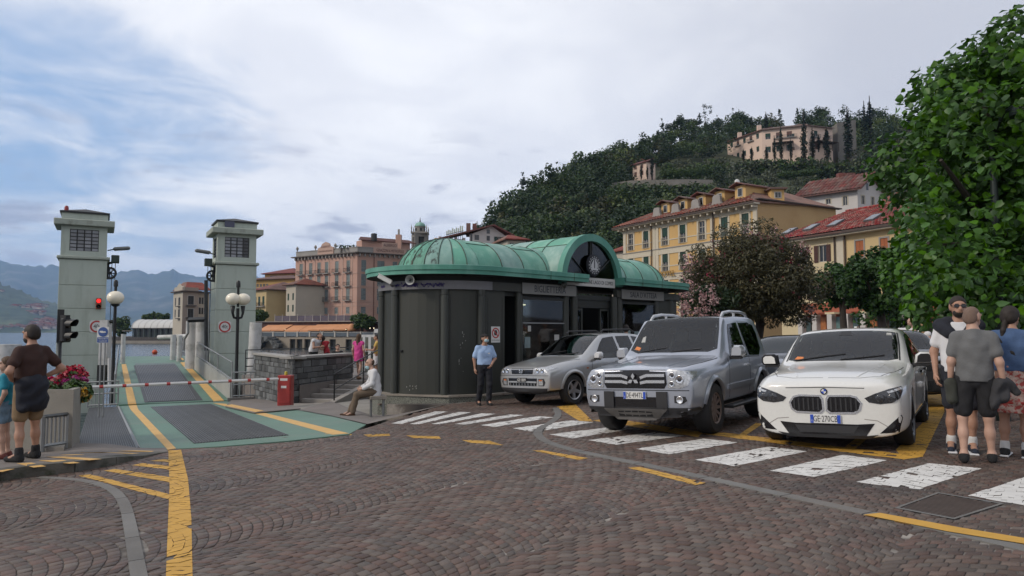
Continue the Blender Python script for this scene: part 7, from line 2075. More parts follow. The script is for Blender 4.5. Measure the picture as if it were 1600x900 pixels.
add_cloud('foliage',b2_,2600,.13,.3,m_f1,o2,rso);add_cloud('pale_blossom',[(oc(rso.uniform(1060,1125),rso.uniform(440,495),32.4),.2)for k in range(40)],900,.05,.9,m_olep,o2,rso)
MB().tube([P(1090,522,33.3),P(1092,490,33.3)],[.08,.05],6).build('stem',m_bark,o2,world=True)
# trees round the bay
for(lb_,px,py,Y,rpx,rpy)in(('dark green tree behind the boat station, left of the beige villa',242,496,246,20,9),('round green tree at the left end of the boat station',187,512,236,16,14),('green tree at the right end of the boat station roof',286,514,222,9,10),('trees in the garden below the cream houses',405,494,176,16,8),('leafy plane tree beside the domed orange awning',566,503,152,18,12)):
 c_=P(px,py,Y);t=thing('tree',lb_.replace('trees in','low tree in'),'tree',(c_.x,c_.y,-.3))
 add_cloud('crown',blobs(rsv,26,tuple(c_),(rpx*Y/1130,rpx*Y/1130,rpy*Y/1130),rpy*Y/1130*.4),1500,.45,.6,m_f2,t,rsv)
 MB().tube([(c_.x,c_.y,-.5),(c_.x,c_.y,c_.z)],.3,6).build('trunk',m_bark,t,world=True)
pm=P(196.5,494,240);pt_=thing('palm_tree','small palm tree silhouetted left of the boat station roof','palm',(pm.x,pm.y,0))
MB().tube([(pm.x,pm.y,-.5),(pm.x,pm.y,pm.z)],.22,6).build('trunk',m_bark,pt_,world=True)
for k in range(16):
 a=2*PI*k/16+rnd.uniform(-.1,.1);up=rnd.uniform(.2,.9);pts=[(pm.x+r_*math.cos(a)*1.7,pm.y+r_*math.sin(a)*1.7,pm.z+up*r_-1.6*r_*r_)for r_ in(0,.35,.7,1.0)]
 mb=MB();w_=Vector((-math.sin(a),math.cos(a),0))*.2
 for p_,q_ in zip(pts[:-1],pts[1:]):mb.quad(Vector(p_)-w_,Vector(p_)+w_,Vector(q_)+w_*.7,Vector(q_)-w_*.7)
 mb.build('frond',m_f1,pt_,world=True)
pm=P(543,380,188);pp_=thing('palm_tree','potted palm fronds on the roof of the pink hotel','palm',pm-Vector((0,0,1.5)))
for k in range(18):
 a=2*PI*k/18;up=rnd.uniform(.2,1.0);o_=(k%3-1)*1.6;pts=[(pm.x+o_+r_*math.cos(a)*1.9,pm.y+r_*math.sin(a)*1.9,pm.z-.6+up*r_-1.5*r_*r_)for r_ in(0,.35,.7,1.0)]
 mb=MB();w_=Vector((-math.sin(a),math.cos(a),0))*.25
 for p_,q_ in zip(pts[:-1],pts[1:]):mb.quad(Vector(p_)-w_,Vector(p_)+w_,Vector(q_)+w_*.7,Vector(q_)-w_*.7)
 mb.build('frond',m_f1,pp_,world=True)
for k in(-1,0,1):MB().tube([(pm.x+k*1.6,pm.y,pm.z-2.8),(pm.x+k*1.6,pm.y,pm.z-.5)],.12,5).build('stem',m_bark,pp_,world=True)
lp_=P(1564,560,11.4);lp_.z=plane_z(lp_.x,lp_.y)
lpt=thing('lamp_post','plain dark green metal lamp post rising into the lime tree behind the right hand group','street lamp',lp_)
MB().lathe([(.10,0),(.10,.35),(.07,.45),(.058,2.6),(.05,4.6)],12).build('post',mat('post_green',(.020,.030,.028),.45,.3),lpt,smooth='auto')
MB().tube([(0,0,4.5),(0,-.3,4.8),(0,-.7,4.85)],.03,6).build('arm',MATS['post_green'],lpt)
MB().lathe([(.20,4.62),(.18,4.75),(.06,4.82)],12,M=Matrix.Translation((0,-.75,0))).build('lantern',MATS['post_green'],lpt)
wp=thing('white_planter','low white planter wall with plants behind the grey shirted man','planter',P(1540,545,20))
MB().bbox(-.5,-.2,0,.5,.2,.35,.02,M=Matrix.Translation((P(1550,545,22).x,22,plane_z(6,22)))).build('trough',m_coping,wp,world=True)
# air: one closed box of thin haze
hz_=MB().box(-15000,-400,-4.5,12000,12500,1050)
hm=bpy.data.materials.new('haze');hm.use_nodes=True
hn=hm.node_tree;hn.nodes.clear();ho=hn.nodes.new('ShaderNodeOutputMaterial');pv=hn.nodes.new('ShaderNodeVolumePrincipled')
pv.inputs['Density'].default_value=.00008;pv.inputs['Color'].default_value=(.40,.63,1.0,1);pv.inputs['Anisotropy'].default_value=0.0
hn.links.new(pv.outputs[0],ho.inputs['Volume'])
HAZE=hz_.build('haze',hm,kind='stuff')
# cars
def patch_grid(poly,step):
 """2D polygon -> triangulated grid (verts, faces)."""
 bm=bmesh.new();bm.faces.new([bm.verts.new((p[0],p[1],0))for p in poly])
 xs=[p[0]for p in poly];ys=[p[1]for p in poly]
 for ax,lo,hi in((0,min(xs),max(xs)),(1,min(ys),max(ys))):
  n_=int((hi-lo)/step)
  for k in range(1,n_+1):
   co=[0,0,0];no=[0,0,0];co[ax]=lo+(hi-lo)*k/(n_+1);no[ax]=1
   bmesh.ops.bisect_plane(bm,geom=bm.verts[:]+bm.edges[:]+bm.faces[:],plane_co=co,plane_no=no,dist=1e-5)
 bmesh.ops.triangulate(bm,faces=[f for f in bm.faces if len(f.verts)>4])
 bm.verts.index_update()
 vs=[(v.co.x,v.co.y)for v in bm.verts];fs=[tuple(v.index for v in f.verts)for f in bm.faces]
 be=[(e.verts[0].index,e.verts[1].index)for e in bm.edges if e.is_boundary]
 bm.free();return vs,fs,be
class Car:
 """x: across (car's own left is +x when it faces -y), y: from front to rear, z: up."""
 def __init__(s,name,label,stations,wheels,wr_,loc,heading,paint,group,tyre_w=.215,rows={},sts={}):
  n_=Vector((-GA,-GB,1)).normalized()
  fwd=Vector((math.sin(heading),math.cos(heading),0));fwd=(fwd-n_*fwd.dot(n_)).normalized()
  sx=fwd.cross(n_).normalized()
  Rm=Matrix((sx,fwd,n_)).transposed()
  s.root=thing(name,label,'car',loc,group=group,rot=Rm)
  s.paint,s.wheels,s.wr=paint,wheels,wr_
  vs,fs=[],[];vk={}
  nr=len(stations[0][1]);rings=[]
  for si,(y,half)in enumerate(stations):
   idx=[]
   for k,(x,z,*dy)in enumerate(half):idx.append(len(vs));vk[len(vs)]=(si,k);vs.append((x,y+(dy[0]if dy else 0),z))
   left=[]
   for k,(x,z,*dy)in enumerate(half):
    if x<1e-4:left.append(idx[k])
    else:left.append(len(vs));vk[len(vs)]=(si,k);vs.append((-x,y+(dy[0]if dy else 0),z))
   rings.append((idx,left))
  for(a,al),(b,bl)in zip(rings[:-1],rings[1:]):
   for k in range(nr-1):
    fs.append((a[k],b[k],b[k+1],a[k+1]))
    fs.append((al[k+1],bl[k+1],bl[k],al[k]))
  for(idx,left),flip in((rings[0],False),(rings[-1],True)):
   for k in range(nr-1):
    q=[idx[k],idx[k+1],left[k+1],left[k]]
    q=[v for i,v in enumerate(q)if v not in q[:i]]
    fs.append(tuple(q)if not flip else tuple(reversed(q)))
  fs=[tuple(dict.fromkeys(f))for f in fs];fs=[f for f in fs if len(f)>2]
  me=bpy.data.meshes.new('cage');me.from_pydata(vs,[],fs);bm=bmesh.new();bm.from_mesh(me)
  bmesh.ops.recalc_face_normals(bm,faces=bm.faces[:]);bm.to_mesh(me);bm.free()
  at_=me.attributes.new('crease_edge','FLOAT','EDGE')
  for e in me.edges:
   (s1,k1),(s2,k2)=vk[e.vertices[0]],vk[e.vertices[1]]
   at_.data[e.index].value=rows.get(k1,0)if k1==k2 and s1!=s2 else sts.get(s1,0)if s1==s2 else 0
  o=bpy.data.objects.new('cage',me);COL.objects.link(o)
  md=o.modifiers.new('s','SUBSURF');md.levels=3;md.render_levels=3
  dg=bpy.context.evaluated_depsgraph_get()
  full=bpy.data.meshes.new_from_object(o.evaluated_get(dg))
  s.bvh=BVHTree.FromPolygons([v.co.copy()for v in full.vertices],[tuple(p.vertices)for p in full.polygons])
  cb=MB()
  for yw in wheels:
   for sx_ in(-1,1):
    M=Matrix.Translation((sx_*.35,yw,wr_))@Matrix.Rotation(PI/2*sx_,4,'Y')
    cb.lathe([(wr_+.055,.08),(wr_+.055,1.2)],40,0,M)
  co=cb.build('cut',m_blackm)
  bo=bpy.data.objects.new('body',full);COL.objects.link(bo)
  md=bo.modifiers.new('b','BOOLEAN');md.operation='DIFFERENCE';md.object=co;md.solver='EXACT'
  dg=bpy.context.evaluated_depsgraph_get();dg.update()
  cut=bpy.data.meshes.new_from_object(bo.evaluated_get(dg))
  for q in(o,co,bo):bpy.data.objects.remove(q)
  cut.materials.clear();cut.materials.append(paint);cut.materials.append(m_under)
  mi=[]
  for p in cut.polygons:
   c_=p.center;dark=p.normal.z<-.75 and c_.z<.45
   for yw in wheels:
    r_=math.hypot(c_.y-yw,c_.z-wr_)
    if r_<wr_+.058 and abs(c_.x)<.97:dark=True
   mi.append(1 if dark else 0)
  cut.polygons.foreach_set('material_index',mi)
  auto_smooth(cut,32)
  s.body=link('body',cut,s.root)
  s.tyre_w=tyre_w
 def cast(s,mode,a,b,side=1):
  if mode=='front':o,d=Vector((a,-6,b)),Vector((0,1,0))
  elif mode=='rear':o,d=Vector((a,8,b)),Vector((0,-1,0))
  elif mode=='top':o,d=Vector((a,b,5)),Vector((0,0,-1))
  else:o,d=Vector((side*4,a,b)),Vector((-side,0,0))
  h=s.bvh.ray_cast(o,d)
  return(h[0],h[1])if h[0]is not None else(None,None)
 def patch(s,name,poly,mode,mm,off=.004,th_=.012,side=1,step=.05,parent=None,smooth=True):
  if not isinstance(poly[0][0],(int,float)):
   mb=MB()
   for p in poly:
    o=s.patch(name,p,mode,mm,off,th_,side,step,parent)
    if o:mb.add([tuple(v.co)for v in o.data.vertices],[tuple(q.vertices)for q in o.data.polygons]);bpy.data.objects.remove(o)
   return mb.build(name,mm,parent or s.root,smooth='auto')
  vs,fs,be=patch_grid(poly,step)
  P3,ok=[],[]
  for(a,b)in vs:
   h,n_=s.cast(mode,a,b,side);P3.append((h,n_));ok.append(h is not None)
  if not any(ok):return None
  for i,k in enumerate(ok):
   if not k:
    j=min((q for q in range(len(vs))if ok[q]),key=lambda q:(vs[q][0]-vs[i][0])**2+(vs[q][1]-vs[i][1])**2)
    h,n_=P3[j];a,b=vs[i]
    P3[i]=((Vector((a,h.y,b))if mode in('front','rear')else Vector((a,b,h.z))if mode=='top' else Vector((h.x,a,b))),n_)
  out=[h+n_*off for h,n_ in P3];inn=[h-n_*th_ for h,n_ in P3];n=len(vs)
  d=Vector((0,-1,0))if mode=='front' else Vector((0,1,0))if mode=='rear' else Vector((0,0,1))if mode=='top' else Vector((side,0,0))
  F=[]
  for f in fs:
   nn_=(out[f[1]]-out[f[0]]).cross(out[f[2]]-out[f[0]])
   F.append(f if nn_.dot(d)>0 else tuple(reversed(f)))
  for a,b in be:F.append((a,b,b+n,a+n))
  mb=MB();mb.add(out+inn,F)
  o=mb.build(name,mm,parent or s.root,smooth='auto')
  return o
 def glaze(s,top,sides,roof,belt,yd,ys=(.35,1.15)):
  """Open the body behind the glass and furnish the cabin; black bands hide the cut edge."""
  bm=bmesh.new();bm.from_mesh(s.body.data);ts,ss=shrink(top,.955),[shrink(w,.93)for w in sides];dele=[]
  for f in bm.faces:
   c_=f.calc_center_median();n_=f.normal
   if c_.z<belt-.06:continue
   if n_.z>.12 and in_poly(np.array([c_.x]),np.array([c_.y]),ts)[0]and c_.z>belt-.02:dele.append(f)
   elif abs(n_.x)>.3 and any(in_poly(np.array([c_.y]),np.array([c_.z]),w)[0]for w in ss):dele.append(f)
  bmesh.ops.delete(bm,geom=dele,context='FACES');bm.to_mesh(s.body.data);bm.free()
  def bands(w,k):q=shrink(w,k);return[[w[i],w[(i+1)%len(w)],q[(i+1)%len(w)],q[i]]for i in range(len(w))]
  s.patch('glass_band',bands(top,.94),'top',m_gloss,off=.0035,th_=.02)
  for sd in(1,-1):s.patch('glass_band',[b for w in sides for b in bands(w,.90)],'side',m_gloss,off=.0025,th_=.02,side=sd)
  MB().box(-.70,yd-.05,.34,.70,1.6,.38).box(-.74,yd-.05,.38,-.70,1.6,belt-.10).box(.70,yd-.05,.38,.74,1.6,belt-.10).box(-.70,1.5,.38,.70,1.55,belt-.05).build('cabin_floor',m_under,s.root)
  MB().bbox(-.69,yd-.10,belt-.40,.69,yd+.30,belt-.03,.06).build('dashboard',m_trim,s.root)
  M=Matrix.Translation((.36,yd+.48,belt-.06))@Matrix.Rotation(R(-62),4,'X')
  MB().tube([M@Vector((.18*math.cos(t),.18*math.sin(t),0))for t in[2*PI*i/20 for i in range(21)]],.016,6,cap=False).tube([M@Vector((-.17,0,0)),M@Vector((.17,0,0))],.022,6).build('steering_wheel',m_gloss,s.root)
  for y in ys:
   for x in(-.36,.36):
    st_=MB().bbox(x-.24,y-.30,.45,x+.24,y+.24,.62,.04).bbox(x-.23,-.07,0,x+.23,.07,.56,.05,0,Matrix.Translation((0,y+.26,.58))@Matrix.Rotation(R(-14),4,'X')).build('seat',m_seat,s.root)
    MB().bbox(x-.12,y+.36,1.15*roof/1.53,x+.12,y+.44,1.32*roof/1.53,.03).build('headrest',m_seat,st_)
  MB().bbox(-.12,yd+.62,roof-.20,.12,yd+.65,roof-.13,.01).build('rear_view_mirror',m_trim,s.root)
 def both(s,name,poly,mode,mm,**kw):
  r=[]
  if mode in('front','rear','top'):
   r.append(s.patch(name,poly,mode,mm,**kw));r.append(s.patch(name,[(-a,b)for a,b in poly],mode,mm,**kw))
  else:
   r.append(s.patch(name,poly,mode,mm,side=1,**kw));r.append(s.patch(name,poly,mode,mm,side=-1,**kw))
  return r
 def strip(s,name,pts,w,mode,mm,off=.004,th_=.01,**kw):
  """A narrow band following a line on the body."""
  pts=[Vector(p)for p in pts];L_,R_=[],[]
  for i,p in enumerate(pts):
   d=(pts[min(i+1,len(pts)-1)]-pts[max(0,i-1)]).normalized();nn_=Vector((-d.y,d.x));L_.append(p+nn_*w/2);R_.append(p-nn_*w/2)
  return s.patch(name,[tuple(p)for p in L_]+[tuple(p)for p in reversed(R_)],mode,mm,off=off,th_=th_,**kw)
 def wheel_set(s,track,spokes,rim_m,rim_r,dark_rim=False,flare=None,steer=0.0):
  for yw in s.wheels:
   for sx in(1,-1):
    M=Matrix.Translation((sx*track,yw,s.wr))@Matrix.Rotation(steer if yw<0 else 0,4,'Z')@Matrix.Rotation(PI/2*sx,4,'Y')
    w=s.tyre_w/2;r=s.wr
    t=MB().lathe([(rim_r,-w),(r-.05,-w),(r-.012,-w*.8),(r,-w*.55),(r,w*.55),(r-.012,w*.8),(r-.035,w*1.02),(rim_r+.008,w*1.0),(rim_r-.005,w*.85),(rim_r-.02,w*.2),(rim_r-.02,-w)],36,0,M,cap=False).build('wheel',m_tyre,s.root,smooth='auto')
    rm=MB();rr=rim_r
    rm.lathe([(rr-.022,w*.86),(rr-.004,w*.98),(rr+.004,w*.9)],36,0,M,cap=False);rm.lathe([(0,w*.72),(.055,w*.72),(.06,w*.55),(.04,w*.3)],16,0,M)
    for k in range(spokes):
     a=2*PI*k/spokes;M2=M@Matrix.Rotation(a,4,'Z')
     ws,we=(.046,.030)if spokes<=6 else(.026,.020)
     rm.add([(.03,-ws,w*.66),(rr-.01,-we,w*.86),(rr-.01,we,w*.86),(.03,ws,w*.66),(.03,-ws*1.2,w*.3),(rr-.01,-we*1.2,w*.5),(rr-.01,we*1.2,w*.5),(.03,ws*1.2,w*.3)],[(0,1,2,3),(0,4,5,1),(3,2,6,7),(1,5,6,2),(0,3,7,4)],0,M2)
    rm.build('rim',rim_m,t,smooth='auto')
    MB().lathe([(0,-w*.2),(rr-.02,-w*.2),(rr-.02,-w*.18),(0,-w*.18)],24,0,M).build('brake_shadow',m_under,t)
    if flare:
     n=26;a0,a1=R(flare[2]),R(180-flare[2]);ri,ro=r+.045,r+.045+flare[0]
     vs,fs=[],[]
     for i in range(n+1):
      a=a0+(a1-a0)*i/n
      for rr_ in(ri,(ri+ro)/2,ro):
       y,z=yw+rr_*math.cos(a),s.wr+rr_*math.sin(a)
       h,n_=s.cast('side',y,z,sx);
       x=abs(h.x)if h is not None else track+.1
       k_=flare[1]*(1.0 if rr_<ro-1e-6 else .15)
       vs.append((sx*max(x,track+w*.7)*1.0+sx*k_,y,z))
     for i in range(n):
      for j in range(2):fs.append((i*3+j,i*3+j+1,(i+1)*3+j+1,(i+1)*3+j))
     vs2=[(v[0]-sx*.06,v[1],v[2])for v in vs[0::3]]
     b0=len(vs);vs+=vs2
     for i in range(n):fs.append((i*3,(i+1)*3,b0+i+1,b0+i))
     MB().add(vs,fs).build('wheel_flare',flare[3]if len(flare)>3 else s.paint,s.root,smooth=True)
 def mirror_pair(s,x,y,z,w,h,d,mm,mm2=None,arm=True):
  for sx in(1,-1):
   M=Matrix.Translation((sx*(x+w/2),y,z))
   mb=MB();pr=[(-w/2,0),(-w/2*.85,h*.75),(-w*.2,h),(w*.3,h*.98),(w/2*.95,h*.75),(w/2,h*.25),(w*.4,0)]
   n=len(pr);vs=[]
   for yy,sc in((0,.72),(-.05*0+d*.35,1.0),(d,1.0)):
    for p in pr:vs.append((sx*p[0]*sc,yy-d/2,(p[1]-h/2)*sc+h/2))
   fs=[tuple(range(n))]+[(k*n+i,k*n+(i+1)%n,(k+1)*n+(i+1)%n,(k+1)*n+i)for k in range(2)for i in range(n)]+[tuple(range(3*n-1,2*n-1,-1))]
   mb.add(vs,fs,0,M);o=mb.build('wing_mirror',mm,s.root,smooth='auto')
   MB().bbox(-w*.42,d/2-.004,h*.1,w*.42,d/2+.006,h*.9,.004,0,M).build('mirror_glass',m_wdark,o)
   MB().bbox(min(sx*(-w*.62),sx*w*.30),-d*.2,-.035,max(sx*(-w*.62),sx*w*.30),d*.3,.012,.008,0,M).build('mirror_arm',mm2 or m_trim,o)
 def plate(s,text,x0,z0,w,h,mode='front',blue=True,dark=False):
  h_,n_=s.cast('front',x0,z0);
  M=basis(Vector((x0,h_.y-.022,z0)),Vector((1,0,0)),Vector((0,0,1)),Vector((0,-1,0)))
  p=MB().bbox(-w/2,-h/2,-.012,w/2,h/2,.004,.003,0,M).build('number_plate',m_sign_k if dark else m_plate,s.root)
  if blue:
   MB().box(-w/2+.004,-h/2+.004,.0045,-w/2+.042,h/2-.004,.0058,0,M).build('blue_band',m_plate_b,p)
   MB().box(w/2-.042,-h/2+.004,.0045,w/2-.004,h/2-.004,.0058,0,M).build('blue_band',m_plate_b,p)
   text_mesh('letter','I',.04,M@Matrix.Translation((-w/2+.023,-h*.22,.006)),m_sign_w,p,.0006)
  text_mesh('registration',text,h*.98,M@Matrix.Translation((0,-.002,.0055)),m_sign_w if dark else m_sign_k,p,.0008,sx=.62 if blue else .8)
  return p
def carpaint(name,col,metal,rough,coat=1.0):
 m_=mat(name,col,rough,metal,var=.03,scale=30,coat=coat)
 nt=m_.node_tree;o=nt.nodes['Material Output'];b=nt.nodes['Principled BSDF'];g_=nt.nodes.new('ShaderNodeNewGeometry');d_=nt.nodes.new('ShaderNodeBsdfDiffuse');d_.inputs[0].default_value=(.03,.03,.032,1)
 mx=nt.nodes.new('ShaderNodeMixShader');nt.links.new(g_.outputs['Backfacing'],mx.inputs[0]);nt.links.new(b.outputs[0],mx.inputs[1]);nt.links.new(d_.outputs[0],mx.inputs[2]);nt.links.new(mx.outputs[0],o.inputs[0]);return m_
m_under=mat('underbody_black',(.010,.010,.011),.85,var=0);m_tyre=mat('tyre_rubber',(.018,.018,.019),.8,var=.1)
m_trim=mat('black_trim',(.022,.022,.024),.55,var=.05);m_gloss=mat('gloss_black',(.010,.010,.012),.15,var=0,spec=.6)
m_chrome=mat('chrome',(.78,.79,.80),.26,1.0,var=0);m_alloy=mat('alloy_rim',(.42,.42,.43),.32,.8,var=.05);m_alloy_d=mat('dusty_rim',(.17,.13,.115),.55,.4,var=.15,scale=8)
m_plate=mat('plate_white',(.62,.62,.60),.4,var=0);m_plate_b=mat('plate_blue',(.02,.07,.42),.4,var=0)
m_lens=mat('lamp_lens',(.52,.53,.54),.22,.6,var=.35,scale=30,spec=.8,coat=1.0);m_lens_d=mat('lamp_dark',(.035,.037,.042),.12,.3,var=.3,scale=30,coat=1.0);m_bulbg=mat('lamp_reflector',(.75,.76,.78),.08,1.0,var=0)
m_amberl=mat('amber_lens',(.45,.12,.02),.3,var=0)
m_carglass=gl('car_glass',(.74,.80,.78),.02,.06);m_carglass_d=gl('car_glass_dark',(.26,.28,.28),.02,.05);m_seat=mat('seat_cloth',(.10,.10,.105),.9,var=.1)
m_skid=mat('skid_plate',(.11,.105,.10),.5,.3,var=.15)
m_silver=carpaint('silver_paint',(.47,.475,.475),.5,.30);m_bluegrey=carpaint('blue_silver_paint',(.38,.41,.47),.5,.30);m_whitep=carpaint('white_paint',(.66,.66,.63),.0,.28);m_blackp=carpaint('black_paint',(.012,.013,.014),.0,.2);m_greyp=carpaint('slate_paint',(.07,.08,.10),.4,.3)
def half(zl,wl,w1,z1,wm,zm,ws,zs,w5,z5,wr,zr,zc,dy=(0,)*9):
 p=[(0,zl),(wl*.8,zl),(w1,z1),(wm,zm),(ws,zs),(w5,z5),(wr,zr),(wr*.5,zr+(zc-zr)*.75),(0,zc)]
 return[(a,b,d)for(a,b),d in zip(p,dy)]
QG='cars waiting in the ferry queue'
# white crossover
L2=2.18
st=[(-2.18,half(.17,.56,.66,.22,.74,.48,.72,.70,.66,.76,.60,.79,.80)),(-2.11,half(.15,.68,.80,.22,.85,.49,.83,.73,.76,.80,.68,.84,.86)),(-1.90,half(.15,.76,.88,.24,.91,.50,.89,.76,.83,.86,.72,.905,.93)),(-1.55,half(.17,.78,.90,.26,.925,.52,.91,.79,.87,.89,.73,.945,.975)),(-1.15,half(.20,.78,.89,.28,.91,.54,.905,.80,.88,.90,.72,.975,1.005)),(-.86,half(.20,.78,.89,.28,.91,.55,.91,.84,.885,.94,.74,1.02,1.045)),(-.72,half(.20,.78,.89,.28,.91,.56,.91,.87,.88,.97,.75,1.06,1.085)),(-.20,half(.20,.78,.89,.28,.91,.56,.91,.91,.835,1.17,.725,1.37,1.40)),(.05,half(.20,.78,.89,.28,.91,.56,.91,.92,.815,1.24,.69,1.475,1.505)),(.45,half(.20,.78,.89,.28,.91,.57,.91,.93,.81,1.26,.68,1.50,1.535)),(1.05,half(.20,.78,.89,.28,.91,.58,.91,.95,.81,1.25,.67,1.48,1.515)),(1.55,half(.22,.78,.89,.30,.915,.60,.905,.98,.79,1.22,.64,1.41,1.44)),(1.90,half(.26,.74,.87,.34,.90,.62,.88,.99,.75,1.10,.58,1.20,1.23)),(2.10,half(.32,.68,.82,.38,.85,.62,.82,.92,.74,.99,.60,1.03,1.05)),(2.18,half(.40,.60,.72,.44,.76,.62,.74,.80,.68,.86,.58,.90,.91))]
WHT=(1.335,)
def fit(px,py):return G(px,py)
wpos_front=G(1288,700)
CW_H=R(33)
wc=G(1296,702)
fwd=Vector((math.sin(CW_H),math.cos(CW_H),0))
loc=wc+fwd*2.05;loc.z=plane_z(loc.x,loc.y)
cw=Car('car','white crossover car with twin black kidney grilles at the front of the queue',st,(-1.335,1.335),.34,loc,CW_H,m_whitep,QG,tyre_w=.225,rows={4:.35,6:.3,2:.3},sts={1:.35,6:.3,8:.3})
cw.wheel_set(.785,10,m_gloss,.235,flare=(.05,.006,4,m_whitep))
K=[(.03,.51),(.035,.63),(.06,.668),(.29,.672),(.355,.655),(.405,.59),(.385,.52),(.33,.485),(.07,.478)]
for pl_ in(K,[(-a,b)for a,b in K]):
 cx,cy=sum(p[0]for p in pl_)/len(pl_),sum(p[1]for p in pl_)/len(pl_)
 big=[(cx+(a-cx)*1.13,cy+(b-cy)*1.26)for a,b in pl_]
 g_=cw.patch('kidney_grille',big,'front',m_chrome,off=.008);cw.patch('grille_mesh',pl_,'front',m_gloss,off=.012,parent=g_)
 for k in range(6):
  xx=min(p[0]for p in pl_)+.045+k*(max(p[0]for p in pl_)-min(p[0]for p in pl_)-.09)/5
  cw.patch('slat',[(xx-.009,.50),(xx+.009,.50),(xx+.009,.65),(xx-.009,.65)],'front',m_trim,off=.022,parent=g_)
HL=[(.455,.655),(.50,.605),(.62,.585),(.75,.60),(.83,.65),(.86,.74),(.84,.79),(.72,.765),(.57,.71)]
for sx in(1,-1):
 pl_=[(sx*a,b)for a,b in HL]
 h_=cw.patch('headlight',pl_,'front',m_lens_d,off=.006)
 cw.patch('light_strip',[(sx*a,b)for a,b in[(.70,.735),(.835,.775),(.845,.755),(.72,.715)]],'front',m_lens,off=.010,parent=h_)
 for cx in(.62,.745):
  q_,n_=cw.cast('front',sx*cx,.655)
  MB().lathe([(0,0),(.042,.004),(.050,.0),(.050,-.01)],14,0,basis(q_+n_*.010,Vector((1,0,0)),Vector((0,0,1)),Vector((0,-1,0)))).build('lamp',m_lens_d,h_,smooth=True)
 cw.patch('side_intake',[(sx*a,b)for a,b in[(.60,.235),(.80,.25),(.845,.42),(.835,.46)]],'front',m_gloss,off=.004)
cw.patch('lower_grille',[(-.55,.35),(-.45,.20),(.45,.20),(.55,.35),(.36,.335),(-.36,.335)],'front',m_gloss,off=.006)
lg=cw.patch('mesh_insert',[(-.37,.315),(-.31,.225),(.31,.225),(.37,.315)],'front',m_trim,off=.012)
cw.patch('splitter',[(-.58,.215),(-.48,.17),(.48,.17),(.58,.215),(.46,.20),(-.46,.20)],'front',m_trim,off=.012)
for sx in(1,-1):cw.strip('bumper_crease',[(sx*.44,.40),(sx*.58,.385),(sx*.70,.31),(sx*.76,.23)],.010,'front',m_greyt,off=.0015)
for sx in(1,-1):cw.strip('bonnet_seam',[(sx*.03,-2.0),(sx*.40,-1.99),(sx*.62,-1.88),(sx*.74,-1.5),(sx*.80,-.95)],.008,'top',m_under,off=.0012)
cw.strip('bonnet_seam',[(-.46,.775),(0,.785),(.46,.775)],.009,'front',m_under,off=.0015)
for sx in(1,-1):cw.strip('bonnet_crease',[(sx*.36,-1.95),(sx*.50,-1.4),(sx*.58,-.95)],.02,'top',m_whitep,off=.006)
cw.plate('GE·270CB',-.0,.395,.36,.11)
q_,n_=cw.cast('front',0,.735)
Mb_=basis(q_+n_*.004,Vector((1,0,0)),n_.cross(Vector((1,0,0))).normalized(),n_)
em=MB().lathe([(0,0),(.041,0),(.041,.006),(.033,.008),(0,.008)],24,0,Mb_).build('badge',m_gloss,cw.root,smooth='auto')
for k,mm in enumerate((m_plate_b,m_plate,m_plate_b,m_plate)):
 MB().prism([(0,0)]+[(.029*math.cos(PI/2*k+PI/2*i/6),.029*math.sin(PI/2*k+PI/2*i/6))for i in range(7)],.008,.0095,0,Mb_).build('badge_quarter',mm,em)
def side_glass(car,wins,belt,mm=None,rub=None):
 for sd in(1,-1):
  for w_ in wins:car.patch('side_window',w_,'side',mm or m_carglass_d,off=.004,side=sd)
WS=[(-.70,1.075),(-.655,1.115),(.655,1.115),(.70,1.075)]
cw.glaze([(-.72,-.70),(-.60,-.765),(0,-.80),(.60,-.765),(.72,-.70),(.695,-.33),(.65,-.04),(.34,-.005),(-.34,-.005),(-.65,-.04),(-.695,-.33)],[[(-.62,1.0),(-.10,1.30),(.10,1.385),(.42,1.41),(.46,.985),(-.30,.965)],[(.51,.985),(.47,1.41),(.95,1.395),(1.30,1.33),(1.50,1.17),(1.42,1.045),(1.25,1.01)]],1.53,0.95,-0.45,(0.3,1.1))
cw.patch('windscreen',[(-.72,-.70),(-.60,-.765),(0,-.80),(.60,-.765),(.72,-.70),(.695,-.33),(.65,-.04),(.34,-.005),(-.34,-.005),(-.65,-.04),(-.695,-.33)],'top',m_carglass,off=.005)
for sx in(1,-1):cw.strip('pillar_trim',[(sx*.74,-.72),(sx*.712,-.35),(sx*.668,-.03)],.018,'top',m_trim,off=.006)
cw.strip('wiper',[(-.62,-.745),(-.2,-.66),(.05,-.62)],.016,'top',m_trim,off=.016)
cw.strip('wiper',[(.0,-.77),(.35,-.69),(.55,-.64)],.016,'top',m_trim,off=.016)
cw.patch('sensor_housing',[(-.09,-.16),(-.05,-.02),(.05,-.02),(.09,-.16)],'top',m_trim,off=.008)
cw.patch('sticker',[(.54,-.14),(.61,-.14),(.60,-.08),(.54,-.08)],'top',m_paper,off=.008)
cw.patch('ticket',[(-.63,-.70),(-.52,-.73),(-.51,-.66),(-.60,-.64)],'top',mat('orange_ticket',(.60,.20,.06),.7),off=.009)
side_glass(cw,[[(-.62,1.0),(-.10,1.30),(.10,1.385),(.42,1.41),(.46,.985),(-.30,.965)],[(.51,.985),(.47,1.41),(.95,1.395),(1.30,1.33),(1.50,1.17),(1.42,1.045),(1.25,1.01)]],.98)
